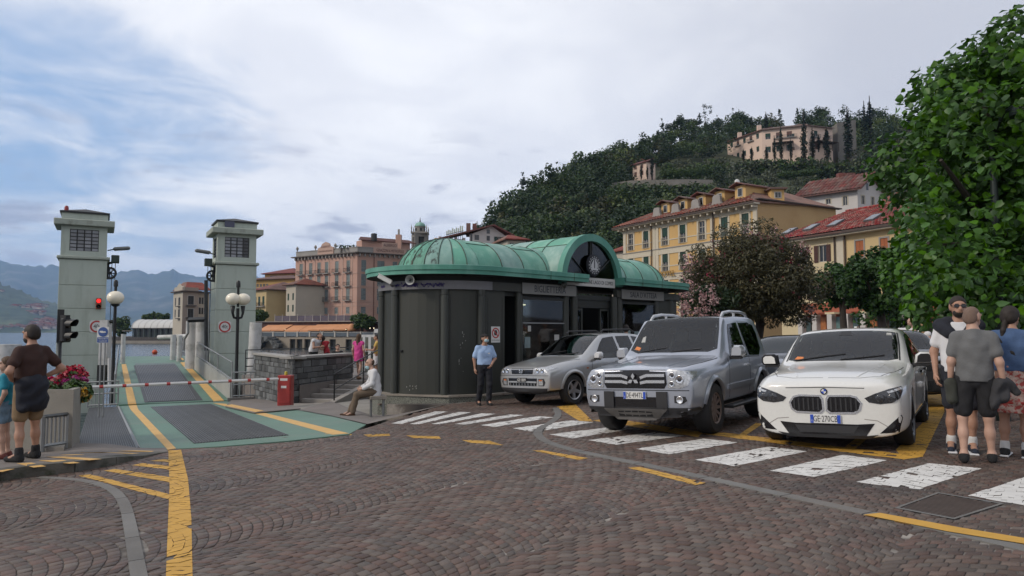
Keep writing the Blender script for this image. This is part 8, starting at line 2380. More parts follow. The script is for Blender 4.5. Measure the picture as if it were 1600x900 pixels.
for sd in(1,-1):
 cw.strip('door_seam',[(-.62,.93),(-.64,.5),(-.55,.33)],.010,'side',m_under,off=.0015,side=sd);cw.strip('door_seam',[(.49,.96),(.50,.5),(.48,.33)],.010,'side',m_under,off=.0015,side=sd);cw.strip('door_seam',[(1.25,.99),(1.12,.72),(.95,.5),(.85,.33)],.010,'side',m_under,off=.0015,side=sd)
 for yy in(.25,1.05):cw.patch('door_handle',[(yy,.835),(yy+.18,.84),(yy+.18,.865),(yy,.86)],'side',m_whitep,off=.03,side=sd)
 cw.patch('sill_trim',[(-.95,.30),(-.92,.22),(.92,.22),(.95,.30)],'side',m_trim,off=.006,side=sd)
 cw.strip('chrome_edge',[(-.62,.955),(.5,.955),(1.35,1.02)],.014,'side',m_trim,off=.006,side=sd)
cw.mirror_pair(.90,-.52,1.00,.25,.16,.14,m_whitep,m_trim)
MB().prism([(-.02,.9),(.02,.9),(.015,1.15),(-.015,1.15)],1.50,1.545).build('shark_fin',m_whitep,cw.root)
# silver blue three door off-roader
st=[(-2.20,half(.40,.60,.66,.46,.74,.62,.74,.80,.72,.92,.70,.985,1.0)),(-2.12,half(.33,.72,.80,.42,.86,.60,.85,.82,.80,.95,.74,1.01,1.03)),(-1.85,half(.33,.78,.87,.42,.915,.62,.90,.85,.86,.98,.76,1.05,1.075)),(-1.45,half(.34,.78,.88,.42,.93,.64,.91,.88,.885,1.01,.78,1.085,1.11)),(-1.00,half(.36,.78,.88,.44,.93,.66,.915,.92,.89,1.05,.79,1.12,1.145)),(-.80,half(.36,.78,.88,.44,.925,.66,.92,.95,.885,1.08,.80,1.15,1.175)),(-.66,half(.36,.78,.88,.44,.92,.66,.92,.98,.875,1.12,.79,1.22,1.25)),(-.26,half(.36,.78,.88,.44,.915,.66,.915,1.03,.81,1.40,.72,1.66,1.69)),(-.10,half(.36,.78,.88,.44,.915,.66,.915,1.04,.80,1.45,.715,1.77,1.80)),(.30,half(.36,.78,.88,.44,.915,.66,.915,1.05,.795,1.47,.71,1.80,1.825)),(.95,half(.36,.78,.88,.44,.92,.66,.915,1.06,.795,1.47,.71,1.80,1.83)),(1.45,half(.38,.78,.88,.46,.925,.66,.915,1.06,.795,1.46,.71,1.785,1.815)),(1.78,half(.42,.74,.86,.50,.90,.66,.895,1.06,.785,1.42,.70,1.72,1.75)),(1.90,half(.50,.68,.80,.56,.85,.68,.85,1.04,.76,1.36,.66,1.60,1.63)),(1.93,half(.58,.60,.70,.62,.76,.72,.76,1.02,.70,1.30,.62,1.50,1.53))]
CP_H=R(34)
pc=G(1003,683);fwd=Vector((math.sin(CP_H),math.cos(CP_H),0));loc=pc+fwd*2.02;loc.z=plane_z(loc.x,loc.y)
cp=Car('car','silver blue three door off-roader with a tall bluff front in the middle of the queue',st,(-1.30,1.245),.385,loc,CP_H,m_bluegrey,QG,tyre_w=.265,rows={6:.5,4:.4,2:.4},sts={1:.55,5:.3,8:.5,13:.5})
cp.wheel_set(.785,12,m_alloy_d,.235,flare=(.075,.035,12,m_bluegrey))
GR=[(-.50,.80),(-.485,1.0),(.485,1.0),(.50,.80),(.46,.735),(-.46,.735)]
cp.patch('grille',GR,'front',m_gloss,off=.006)
for zz in(.925,.835):
 for sx in(1,-1):
  cp.strip('grille_bar',[(sx*.475,zz),(sx*.20,zz),(sx*.10,zz-.035 if zz>.9 else zz-.02)],.042,'front',m_chrome,off=.03)
q_,n_=cp.cast('front',0,.865)
for k in range(3):
 a=PI/2+2*PI*k/3;Mt=basis(Vector((0,q_.y-.045,.865)),Vector((1,0,0)),Vector((0,0,1)),Vector((0,-1,0)))@Matrix.Rotation(a,4,'Z')
 MB().prism([(0.004,0),(.05,-.029),(.096,0),(.05,.029)],0,.014,0,Mt).build('badge',m_chrome,cp.root)
for sx in(1,-1):
 h_=cp.patch('headlight',[(sx*a,b)for a,b in[(.515,.745),(.515,1.0),(.66,.995),(.84,.965),(.86,.90),(.80,.78),(.70,.735)]],'front',m_lens,off=.008)
 for(cx,cz,r_)in((.69,.865,.062),(.575,.80,.04),(.585,.92,.045)):
  q_,n_=cp.cast('front',sx*cx,cz);MB().lathe([(r_*.3,.004),(r_*.85,.012),(r_,.014),(r_,-.01)],16,0,basis(q_+n_*.006,Vector((1,0,0)),Vector((0,0,1)),Vector((0,-1,0)))).build('lamp',m_bulbg,h_,smooth=True)
  MB().lathe([(0,.006),(r_*.5,.004),(r_*.5,0)],12,0,basis(q_+n_*.012,Vector((1,0,0)),Vector((0,0,1)),Vector((0,-1,0)))).build('bulb',m_lens_d,h_)
 f_=cp.patch('fog_recess',[(sx*a,b)for a,b in[(.60,.53),(.60,.63),(.76,.62),(.78,.56),(.72,.52)]],'front',m_trim,off=.004)
 q_,n_=cp.cast('front',sx*.68,.575);MB().lathe([(.02,.004),(.045,.012),(.052,.014),(.052,0)],16,0,basis(q_+n_*.004,Vector((1,0,0)),Vector((0,0,1)),Vector((0,-1,0)))).build('fog_lamp',m_chrome,f_,smooth=True)
 cp.patch('bumper_guard',[(sx*a,b)for a,b in[(.34,.40),(.34,.69),(.50,.69),(.50,.40)]],'front',m_trim,off=.032,th_=.03)
cp.patch('lower_bumper',[(-.82,.36),(-.86,.46),(.86,.46),(.82,.36),(.6,.33),(-.6,.33)],'front',m_trim,off=.02)
cp.patch('air_intake',[(-.34,.45),(-.34,.61),(.34,.61),(.34,.45)],'front',m_gloss,off=.006)
cp.patch('skid_plate',[(-.50,.44),(-.30,.31),(.30,.31),(.50,.44)],'front',m_skid,off=.05,th_=.03)
for k in range(5):cp.patch('slot',[(-.26+k*.11,.37),(-.26+k*.11,.41),(-.17+k*.11,.41),(-.17+k*.11,.37)],'front',m_under,off=.055)
cp.strip('bumper_seam',[(-.86,.705),(0,.71),(.86,.705)],.012,'front',m_under,off=.002)
cp.plate('DE·494TL',.0,.635,.36,.11)
cp.glaze([(-.755,-.635),(-.62,-.70),(0,-.725),(.62,-.70),(.755,-.635),(.70,-.32),(.645,-.11),(.35,-.085),(-.35,-.085),(-.645,-.11),(-.70,-.32)],[[(-.42,1.12),(-.10,1.60),(-.02,1.66),(.46,1.69),(.50,1.12)],[(.62,1.12),(.57,1.68),(1.10,1.69),(1.42,1.64),(1.50,1.50),(1.44,1.22),(1.20,1.10)]],1.83,1.08,-0.35,(0.35,1.05))
cp.patch('windscreen',[(-.755,-.635),(-.62,-.70),(0,-.725),(.62,-.70),(.755,-.635),(.70,-.32),(.645,-.11),(.35,-.085),(-.35,-.085),(-.645,-.11),(-.70,-.32)],'top',m_carglass,off=.005)
for a,b in(((-.60,-.70),(-.1,-.63)),((.0,-.715),(.5,-.65))):cp.strip('wiper',[a,((a[0]+b[0])/2,(a[1]+b[1])/2),b],.016,'top',m_trim,off=.014)
cp.patch('ticket',[(-.68,-.63),(-.58,-.66),(-.57,-.61),(-.66,-.58)],'top',MATS['orange_ticket'],off=.009);cp.patch('notice',[(-.60,-.52),(-.53,-.52),(-.55,-.42),(-.60,-.44)],'top',m_paper,off=.009)
for sx in(1,-1):cp.strip('bonnet_seam',[(sx*.50,-2.05),(sx*.70,-1.95),(sx*.78,-1.5),(sx*.82,-.85)],.010,'top',m_under,off=.0012);cp.strip('bonnet_crease',[(sx*.44,-1.98),(sx*.52,-1.4),(sx*.54,-.9)],.022,'top',m_bluegrey,off=.006)
side_glass(cp,[[(-.42,1.12),(-.10,1.60),(-.02,1.66),(.46,1.69),(.50,1.12)],[(.62,1.12),(.57,1.68),(1.10,1.69),(1.42,1.64),(1.50,1.50),(1.44,1.22),(1.20,1.10)]],1.1)
for sd in(1,-1):
 cp.strip('door_seam',[(-.56,1.10),(-.60,.7),(-.56,.45)],.012,'side',m_under,off=.0015,side=sd);cp.strip('door_seam',[(.56,1.72),(.57,1.1),(.56,.7),(.50,.45)],.012,'side',m_under,off=.0015,side=sd)
 cp.strip('side_moulding',[(-.70,.66),(.0,.665),(.72,.675)],.075,'side',m_bluegrey,off=.022,side=sd)
 cp.patch('door_handle',[(.30,.95),(.48,.955),(.48,.99),(.30,.985)],'side',m_chrome,off=.035,side=sd)
 cp.strip('window_trim',[(-.44,1.10),(.5,1.10),(1.2,1.085)],.016,'side',m_trim,off=.006,side=sd)
 MB().bbox(sd*.93-.10,-.72,.33,sd*.93+.07,.72,.38,.015).build('running_board',m_trim,cp.root)
 pts=[(sd*.63,.0,1.78),(sd*.63,.14,1.855),(sd*.63,.5,1.885),(sd*.63,1.05,1.885),(sd*.63,1.38,1.855),(sd*.63,1.52,1.775)]
 rl=MB();rl.tube(pts,[.02,.03,.026,.026,.03,.02],8);rl.cyl((sd*.63,.72,1.78),(sd*.63,.72,1.88),.024,6);rl.build('roof_rail',m_silver,cp.root,smooth='auto')
 cp.patch('quarter_vent',[(1.60,.92),(1.72,.95),(1.72,1.0),(1.60,.98)],'side',m_trim,off=.004,side=sd)
cp.mirror_pair(.90,-.42,1.12,.22,.19,.15,mat('mirror_silver',(.45,.46,.48),.25,.5,var=0,coat=1.0),m_trim)
# older silver soft-roader by the kiosk
st=[(-2.10,half(.34,.56,.64,.40,.72,.56,.72,.72,.66,.80,.58,.835,.85)),(-2.02,half(.28,.68,.78,.36,.82,.56,.81,.75,.74,.85,.66,.885,.905)),(-1.75,half(.28,.74,.83,.36,.865,.58,.85,.79,.80,.90,.70,.95,.975)),(-1.35,half(.29,.74,.84,.37,.87,.60,.86,.83,.835,.95,.72,1.01,1.035)),(-.95,half(.30,.74,.84,.38,.87,.62,.865,.87,.84,.99,.73,1.06,1.085)),(-.78,half(.30,.74,.84,.38,.865,.62,.865,.90,.83,1.02,.73,1.10,1.125)),(-.28,half(.30,.74,.84,.38,.865,.62,.86,.95,.76,1.25,.66,1.44,1.47)),(.02,half(.30,.74,.84,.38,.865,.62,.86,.96,.735,1.33,.62,1.58,1.615)),(.45,half(.30,.74,.84,.38,.865,.62,.86,.98,.73,1.35,.61,1.615,1.65)),(1.10,half(.30,.74,.84,.38,.865,.64,.86,1.0,.73,1.36,.61,1.61,1.645)),(1.65,half(.34,.72,.83,.42,.86,.64,.85,1.0,.73,1.34,.61,1.56,1.59)),(1.92,half(.40,.68,.79,.48,.83,.66,.82,1.0,.71,1.28,.60,1.46,1.49)),(2.02,half(.48,.58,.68,.54,.74,.68,.74,.98,.66,1.2,.58,1.36,1.38))]
CR_H=R(46)
rc=G(822,634.5);fwd=Vector((math.sin(CR_H),math.cos(CR_H),0));loc=rc+fwd*2.0;loc.z=plane_z(loc.x,loc.y)
cr=Car('car','older silver soft-roader with white headlamps nosing out beside the kiosk and the officer',st,(-1.27,1.22),.345,loc,CR_H,m_silver,QG,tyre_w=.215,rows={4:.3,6:.4,2:.3},sts={1:.4,7:.3})
cr.wheel_set(.755,5,m_alloy,.225,flare=(.075,.03,6,m_silver))
cr.patch('grille',[(-.33,.735),(-.36,.86),(.36,.86),(.33,.735)],'front',m_gloss,off=.006)
q_,n_=cr.cast('front',0,.80);Mb_=basis(Vector((0,q_.y-.03,.80)),Vector((1,0,0)),Vector((0,0,1)),Vector((0,-1,0)))
for(ra,rb,dz)in((.062,.044,0),(.026,.043,0),(.044,.020,.014)):
 MB().tube([Mb_@Vector((ra*math.cos(t),rb*math.sin(t)+dz,.006))for t in[2*PI*i/18 for i in range(19)]],.006,5,cap=False).build('badge',m_chrome,cr.root)
for sx in(1,-1):
 h_=cr.patch('headlight',[(sx*a,b)for a,b in[(.385,.735),(.40,.85),(.55,.88),(.74,.90),(.80,.865),(.76,.78),(.68,.735)]],'front',m_lens,off=.008)
 for cx in(.49,.62):
  q_,n_=cr.cast('front',sx*cx,.805);MB().lathe([(.012,.004),(.048,.012),(.055,.014),(.055,-.01)],14,0,basis(q_+n_*.006,Vector((1,0,0)),Vector((0,0,1)),Vector((0,-1,0)))).build('lamp',m_bulbg,h_,smooth=True)
 f_=cr.patch('fog_recess',[(sx*a,b)for a,b in[(.50,.47),(.50,.63),(.66,.635),(.70,.55),(.66,.47)]],'front',m_trim,off=.004)
 cr.patch('fog_lamp',[(sx*a,b)for a,b in[(.52,.485),(.52,.61),(.63,.615),(.64,.49)]],'front',m_lens,off=.012,parent=f_);cr.patch('indicator',[(sx*a,b)for a,b in[(.53,.58),(.53,.61),(.62,.612),(.62,.585)]],'front',m_amberl,off=.015,parent=f_)
cr.patch('lower_grille',[(-.44,.47),(-.46,.64),(.46,.64),(.44,.47)],'front',m_gloss,off=.005)
cr.strip('grille_bar',[(-.45,.555),(0,.56),(.45,.555)],.035,'front',m_silver,off=.02)
for k in range(9):xx=-.38+k*.095;cr.patch('rib',[(xx-.006,.475),(xx-.006,.53),(xx+.006,.53),(xx+.006,.475)],'front',m_silver,off=.012)
cr.patch('lower_bumper',[(-.70,.34),(-.74,.42),(.74,.42),(.70,.34),(.5,.30),(-.5,.30)],'front',m_trim,off=.012)
cr.strip('bumper_seam',[(-.78,.70),(0,.705),(.78,.70)],.010,'front',m_under,off=.002)
cr.plate('GE·1809',.0,.60,.30,.10,blue=False,dark=True)
cr.glaze([(-.69,-.76),(-.55,-.83),(0,-.86),(.55,-.83),(.69,-.76),(.64,-.40),(.58,.0),(.3,.03),(-.3,.03),(-.58,.0),(-.64,-.40)],[[(-.50,1.02),(-.10,1.40),(.05,1.50),(.46,1.535),(.50,1.01)],[(.60,1.01),(.56,1.535),(1.10,1.54),(1.16,1.02)],[(1.24,1.03),(1.20,1.53),(1.62,1.48),(1.70,1.10)]],1.65,0.98,-0.5,(0.25,1.05))
cr.patch('windscreen',[(-.69,-.76),(-.55,-.83),(0,-.86),(.55,-.83),(.69,-.76),(.64,-.40),(.58,.0),(.3,.03),(-.3,.03),(-.58,.0),(-.64,-.40)],'top',m_carglass,off=.005)
cr.strip('wiper',[(-.5,-.80),(-.1,-.70),(.1,-.66)],.016,'top',m_trim,off=.014);cr.strip('wiper',[(.05,-.84),(.4,-.76),(.55,-.70)],.016,'top',m_trim,off=.014)
for sx in(1,-1):cr.strip('bonnet_seam',[(sx*.36,-1.98),(sx*.62,-1.86),(sx*.72,-1.4),(sx*.78,-.95)],.010,'top',m_under,off=.0012)
side_glass(cr,[[(-.50,1.02),(-.10,1.40),(.05,1.50),(.46,1.535),(.50,1.01)],[(.60,1.01),(.56,1.535),(1.10,1.54),(1.16,1.02)],[(1.24,1.03),(1.20,1.53),(1.62,1.48),(1.70,1.10)]],1.0)
for sd in(1,-1):
 cr.strip('door_seam',[(-.60,1.0),(-.64,.65),(-.60,.38)],.011,'side',m_under,off=.0015,side=sd);cr.strip('door_seam',[(.55,1.0),(.56,.65),(.54,.38)],.011,'side',m_under,off=.0015,side=sd);cr.strip('door_seam',[(1.20,1.0),(1.0,.7),(.86,.42)],.011,'side',m_under,off=.0015,side=sd)
 for yy in(.28,.92):cr.patch('door_handle',[(yy,.90),(yy+.18,.905),(yy+.18,.94),(yy,.935)],'side',m_silver,off=.03,side=sd)
 cr.strip('side_moulding',[(-.45,.60),(.2,.61),(.80,.62)],.12,'side',m_silver,off=.02,side=sd)
 MB().tube([(sd*.56,.1,1.64),(sd*.56,.22,1.70),(sd*.56,1.3,1.70),(sd*.56,1.45,1.63)],.022,8).build('roof_rail',m_trim,cr.root,smooth='auto')
 cr.patch('side_repeater',[(-.82,.80),(-.82,.83),(-.76,.835),(-.76,.80)],'side',m_amberl,off=.006,side=sd)
cr.mirror_pair(.84,-.48,1.02,.20,.16,.13,mat('mirror_white',(.62,.62,.62),.3,.2,var=0),m_trim)
# small black car behind the white one, grey saloon and others further back
st=[(-1.92,half(.30,.52,.60,.36,.66,.52,.66,.66,.62,.76,.58,.82,.84)),(-1.84,half(.24,.64,.74,.32,.78,.52,.77,.70,.72,.82,.64,.885,.91)),(-1.50,half(.22,.70,.80,.30,.84,.54,.83,.76,.78,.88,.68,.955,.985)),(-1.0,half(.22,.70,.81,.30,.86,.56,.85,.82,.82,.93,.70,.995,1.02)),(-.80,half(.22,.70,.81,.30,.86,.56,.855,.86,.81,.98,.70,1.06,1.085)),(-.38,half(.22,.70,.81,.30,.86,.56,.855,.90,.74,1.20,.63,1.37,1.40)),(.0,half(.22,.70,.81,.30,.86,.56,.855,.92,.72,1.26,.60,1.445,1.48)),(.9,half(.22,.70,.81,.30,.86,.58,.855,.94,.72,1.26,.60,1.44,1.475)),(1.55,half(.26,.68,.79,.34,.84,.58,.83,.94,.70,1.22,.59,1.38,1.41)),(1.85,half(.34,.60,.72,.40,.78,.60,.77,.92,.68,1.1,.58,1.24,1.26)),(1.92,half(.42,.52,.62,.48,.68,.62,.68,.86,.62,1.0,.54,1.1,1.12))]
CM_H=R(17)
mc=G(1419,640);mc=P(1428,600,13.6);mc.z=plane_z(mc.x,mc.y);fwd=Vector((math.sin(CM_H),math.cos(CM_H),0));loc=mc+fwd*1.8;loc.z=plane_z(loc.x,loc.y)
cm=Car('car','small black hatchback with round headlamps half hidden behind the white crossover',st,(-1.24,1.25),.31,loc,CM_H,m_blackp,QG,tyre_w=.2)
cm.wheel_set(.735,5,m_alloy,.20,flare=(.05,.012,6,m_trim))
for sx in(1,-1):
 q_,n_=cm.cast('front',sx*.60,.74);Mh=basis(q_-n_*.03,Vector((1,0,0)),Vector((0,.35,1)).normalized(),Vector((0,-1,.35)).normalized())
 h_=MB().lathe([(.09,.045),(.118,.05),(.14,.035),(.15,0),(.15,-.05)],26,0,Mh).build('headlight',m_chrome,cm.root,smooth='auto')
 MB().lathe([(0,.06),(.07,.055),(.10,.045),(.118,.03)],22,0,Mh).build('lens',m_lens,h_,smooth=True);MB().lathe([(0,.068),(.04,.066),(.045,.058)],14,0,Mh).build('lamp',m_lens_d,h_)
 q_,n_=cm.cast('front',sx*.56,.44);MB().lathe([(0,.01),(.05,.012),(.06,.01),(.06,-.02)],18,0,basis(q_+n_*.004,Vector((1,0,0)),Vector((0,0,1)),Vector((0,-1,0)))).build('fog_lamp',m_lens,cm.root,smooth='auto')
cm.patch('grille',[(-.40,.50),(-.34,.68),(.34,.68),(.40,.50)],'front',m_trim,off=.008)
cm.glaze([(-.66,-.77),(-.50,-.83),(0,-.85),(.50,-.83),(.66,-.77),(.60,-.30),(.56,-.03),(.3,-.0),(-.3,-.0),(-.56,-.03),(-.60,-.30)],[[(-.52,.98),(-.15,1.28),(.0,1.36),(.50,1.385),(.52,.98)],[(.60,.98),(.58,1.385),(1.35,1.36),(1.45,1.02)]],1.48,0.93,-0.5,(0.25,0.95))
cm.patch('windscreen',[(-.66,-.77),(-.50,-.83),(0,-.85),(.50,-.83),(.66,-.77),(.60,-.30),(.56,-.03),(.3,-.0),(-.3,-.0),(-.56,-.03),(-.60,-.30)],'top',m_carglass,off=.005)
side_glass(cm,[[(-.52,.98),(-.15,1.28),(.0,1.36),(.50,1.385),(.52,.98)],[(.60,.98),(.58,1.385),(1.35,1.36),(1.45,1.02)]],.95)
cm.mirror_pair(.83,-.50,1.0,.19,.14,.12,m_blackp,m_trim)
st2=[(y*1.12,[(a*1.02,b*.97,d)for a,b,d in h])for y,h in st]
def back_car(label,px,py,Y,hd,paint,kid):
 l_=P(px,py,Y);l_.z=plane_z(l_.x,l_.y)if Y<30 else gz(l_.x,l_.y)
 c_=Car('car',label,st2,(-1.39,1.40),.31,l_,hd,paint,'parked cars further back in the square',tyre_w=.2)
 c_.wheel_set(.74,5,m_alloy,.20)
 c_.patch('windscreen',[(-.66,-.85),(-.50,-.92),(0,-.94),(.50,-.92),(.66,-.85),(.60,-.34),(.56,-.03),(.3,-.0),(-.3,-.0),(-.56,-.03),(-.60,-.34)],'top',m_carglass,off=.005)
 side_glass(c_,[[(-.58,.95),(-.17,1.24),(.0,1.32),(.56,1.34),(.58,.95)],[(.67,.95),(.65,1.34),(1.50,1.32),(1.62,.99)]],.95)
 for sx in(1,-1):c_.patch('headlight',[(sx*a,b)for a,b in[(.42,.64),(.46,.72),(.70,.76),(.74,.68),(.66,.62)]],'front',m_lens,off=.006)
 c_.patch('grille',[(-.36,.55),(-.32,.66),(.32,.66),(.36,.55)],'front',m_gloss,off=.006);c_.mirror_pair(.83,-.56,.96,.19,.14,.12,paint,m_trim)
 return c_
back_car('slate grey saloon showing its windscreen between the off-roader and the white crossover',1236,560,16.6,R(20),m_greyp,1)
back_car('black estate car with roof rails further back behind the white roof',1290,530,27,R(35),m_blackp,2)
back_car('dark blue car parked under the oleander behind the off-roader',1215,525,33,R(70),carpaint('navy_paint',(.03,.045,.08),.3,.3),3)
back_car('white car parked far back by the shop pillars',1258,522,46,R(60),m_whitep,4)
back_car('dark car with a silver window line behind the white crossover roof',1385,530,24,R(30),m_greyp,5)
# people
def surface_nets(D,org,res):
 nx,ny,nz=D.shape;S=D<0
 corners=[(i,j,k)for i in(0,1)for j in(0,1)for k in(0,1)]
 cs=np.stack([S[i:nx-1+i,j:ny-1+j,k:nz-1+k]for i,j,k in corners],0)
 act=cs.any(0)&~cs.all(0);ids=-np.ones(act.shape,dtype=np.int64);cell=np.argwhere(act);ids[act]=np.arange(len(cell))
 acc=np.zeros((len(cell),3));cnt=np.zeros(len(cell));ci,cj,ck=cell.T
 for a in range(8):
  for b in range(a+1,8):
   p,q=corners[a],corners[b]
   if sum(abs(p[i]-q[i])for i in range(3))!=1:continue
   da=D[ci+p[0],cj+p[1],ck+p[2]];db=D[ci+q[0],cj+q[1],ck+q[2]];m=(da<0)!=(db<0)
   t=np.where(m,da/np.where(m,da-db,1),0)
   for i in range(3):acc[:,i]+=np.where(m,p[i]+t*(q[i]-p[i]),0)
   cnt+=m
 V=(cell+acc/cnt[:,None])*res+org;F=[]
 for ax in range(3):
  a0=[slice(1,-1)]*3;a1=[slice(1,-1)]*3;a0[ax]=slice(0,-1);a1[ax]=slice(1,None)
  s0,s1=S[tuple(a0)],S[tuple(a1)]
  for flip,m in((False,s0&~s1),(True,~s0&s1)):
   e=np.argwhere(m)
   if not len(e):continue
   off=np.ones(3,dtype=int);off[ax]=0;e=e+off;u,v=[(1,2),(2,0),(0,1)][ax]
   q=[]
   for du,dv in((1,1),(0,1),(0,0),(1,0)):
    c_=e.copy();c_[:,u]-=du;c_[:,v]-=dv;q.append(ids[c_[:,0],c_[:,1],c_[:,2]])
   f=np.stack(q,1);F.append(f[:,::-1]if flip else f)
 return V,np.concatenate(F)
def blend(prims,res,k=.03,keep=()):
 """Rounded limbs (a, b, ra, rb) and balls (centre, radii) melted into one skin; keep = half spaces (point, normal) that cut it."""
 lo=np.array([1e9]*3);hi=-lo;pr=[]
 for p in prims:
  if len(p)==4:a,b=np.array(p[0],float),np.array(p[1],float);r=max(p[2],p[3]);l,h=np.minimum(a,b)-r,np.maximum(a,b)+r
  else:c_,r=np.array(p[0],float),np.array(p[1],float);l,h=c_-r,c_+r
  pr.append((p,l,h));lo=np.minimum(lo,l);hi=np.maximum(hi,h)
 lo=lo-res*3-k;n=np.ceil((hi+res*3+k-lo)/res).astype(int)+1
 D=np.full(n,9.0,dtype=np.float32);ax=[lo[i]+res*np.arange(n[i])for i in range(3)]
 for p,l,h in pr:
  i0=np.maximum(0,((l-lo-k*1.5-res*2)/res).astype(int));i1=np.minimum(n,((h-lo+k*1.5+res*2)/res).astype(int)+2)
  sl=tuple(slice(a,b)for a,b in zip(i0,i1));X,Y,Z=np.meshgrid(*[ax[i][i0[i]:i1[i]]for i in range(3)],indexing='ij')
  if len(p)==4:
   a,b=np.array(p[0],float),np.array(p[1],float);d=b-a;t=np.clip(((X-a[0])*d[0]+(Y-a[1])*d[1]+(Z-a[2])*d[2])/max(1e-9,d@d),0,1)
   q=np.sqrt((X-a[0]-d[0]*t)**2+(Y-a[1]-d[1]*t)**2+(Z-a[2]-d[2]*t)**2)-(p[2]+(p[3]-p[2])*t)
  else:
   c_,r=p[0],np.array(p[1],float);w=np.sqrt(((X-c_[0])/r[0])**2+((Y-c_[1])/r[1])**2+((Z-c_[2])/r[2])**2);q=(w-1)*r.min()*.9
  o=D[sl];hh=np.maximum(k-np.abs(o-q),0)/k;D[sl]=np.minimum(o,q)-hh*hh*k*.25
 if keep:
  X,Y,Z=np.meshgrid(*ax,indexing='ij')
  for pt,nr in keep:nr=np.array(nr,float);nr/=np.linalg.norm(nr);D=np.maximum(D,(X-pt[0])*nr[0]+(Y-pt[1])*nr[1]+(Z-pt[2])*nr[2])
 return surface_nets(D,lo,res)
m_skin=mat('skin_tan',(.36,.20,.135),.55,var=.06,scale=8);m_skin2=mat('skin_fair',(.44,.27,.20),.55,var=.06,scale=8)
def cloth(name,col,var=.12):return mat('cloth_'+name,col,.9,var=var*.5,scale=9,bump=.3,bscale=60)
HAIRD,HAIRB,HAIRG=mat('hair_dark',(.018,.012,.009),.7,var=.3,scale=40),mat('hair_brown',(.075,.042,.022),.7,var=.3,scale=40),mat('hair_fair',(.30,.20,.10),.7,var=.3,scale=40)
SHOE=cloth('black_shoe',(.012,.012,.013));WHITE=cloth('white',(.60,.60,.61),.05);BLACK=cloth('black',(.014,.014,.016));SOCK=cloth('sock',(.55,.55,.54))
def mix3(a,b,t):return tuple(a[i]+(b[i]-a[i])*t for i in range(3))
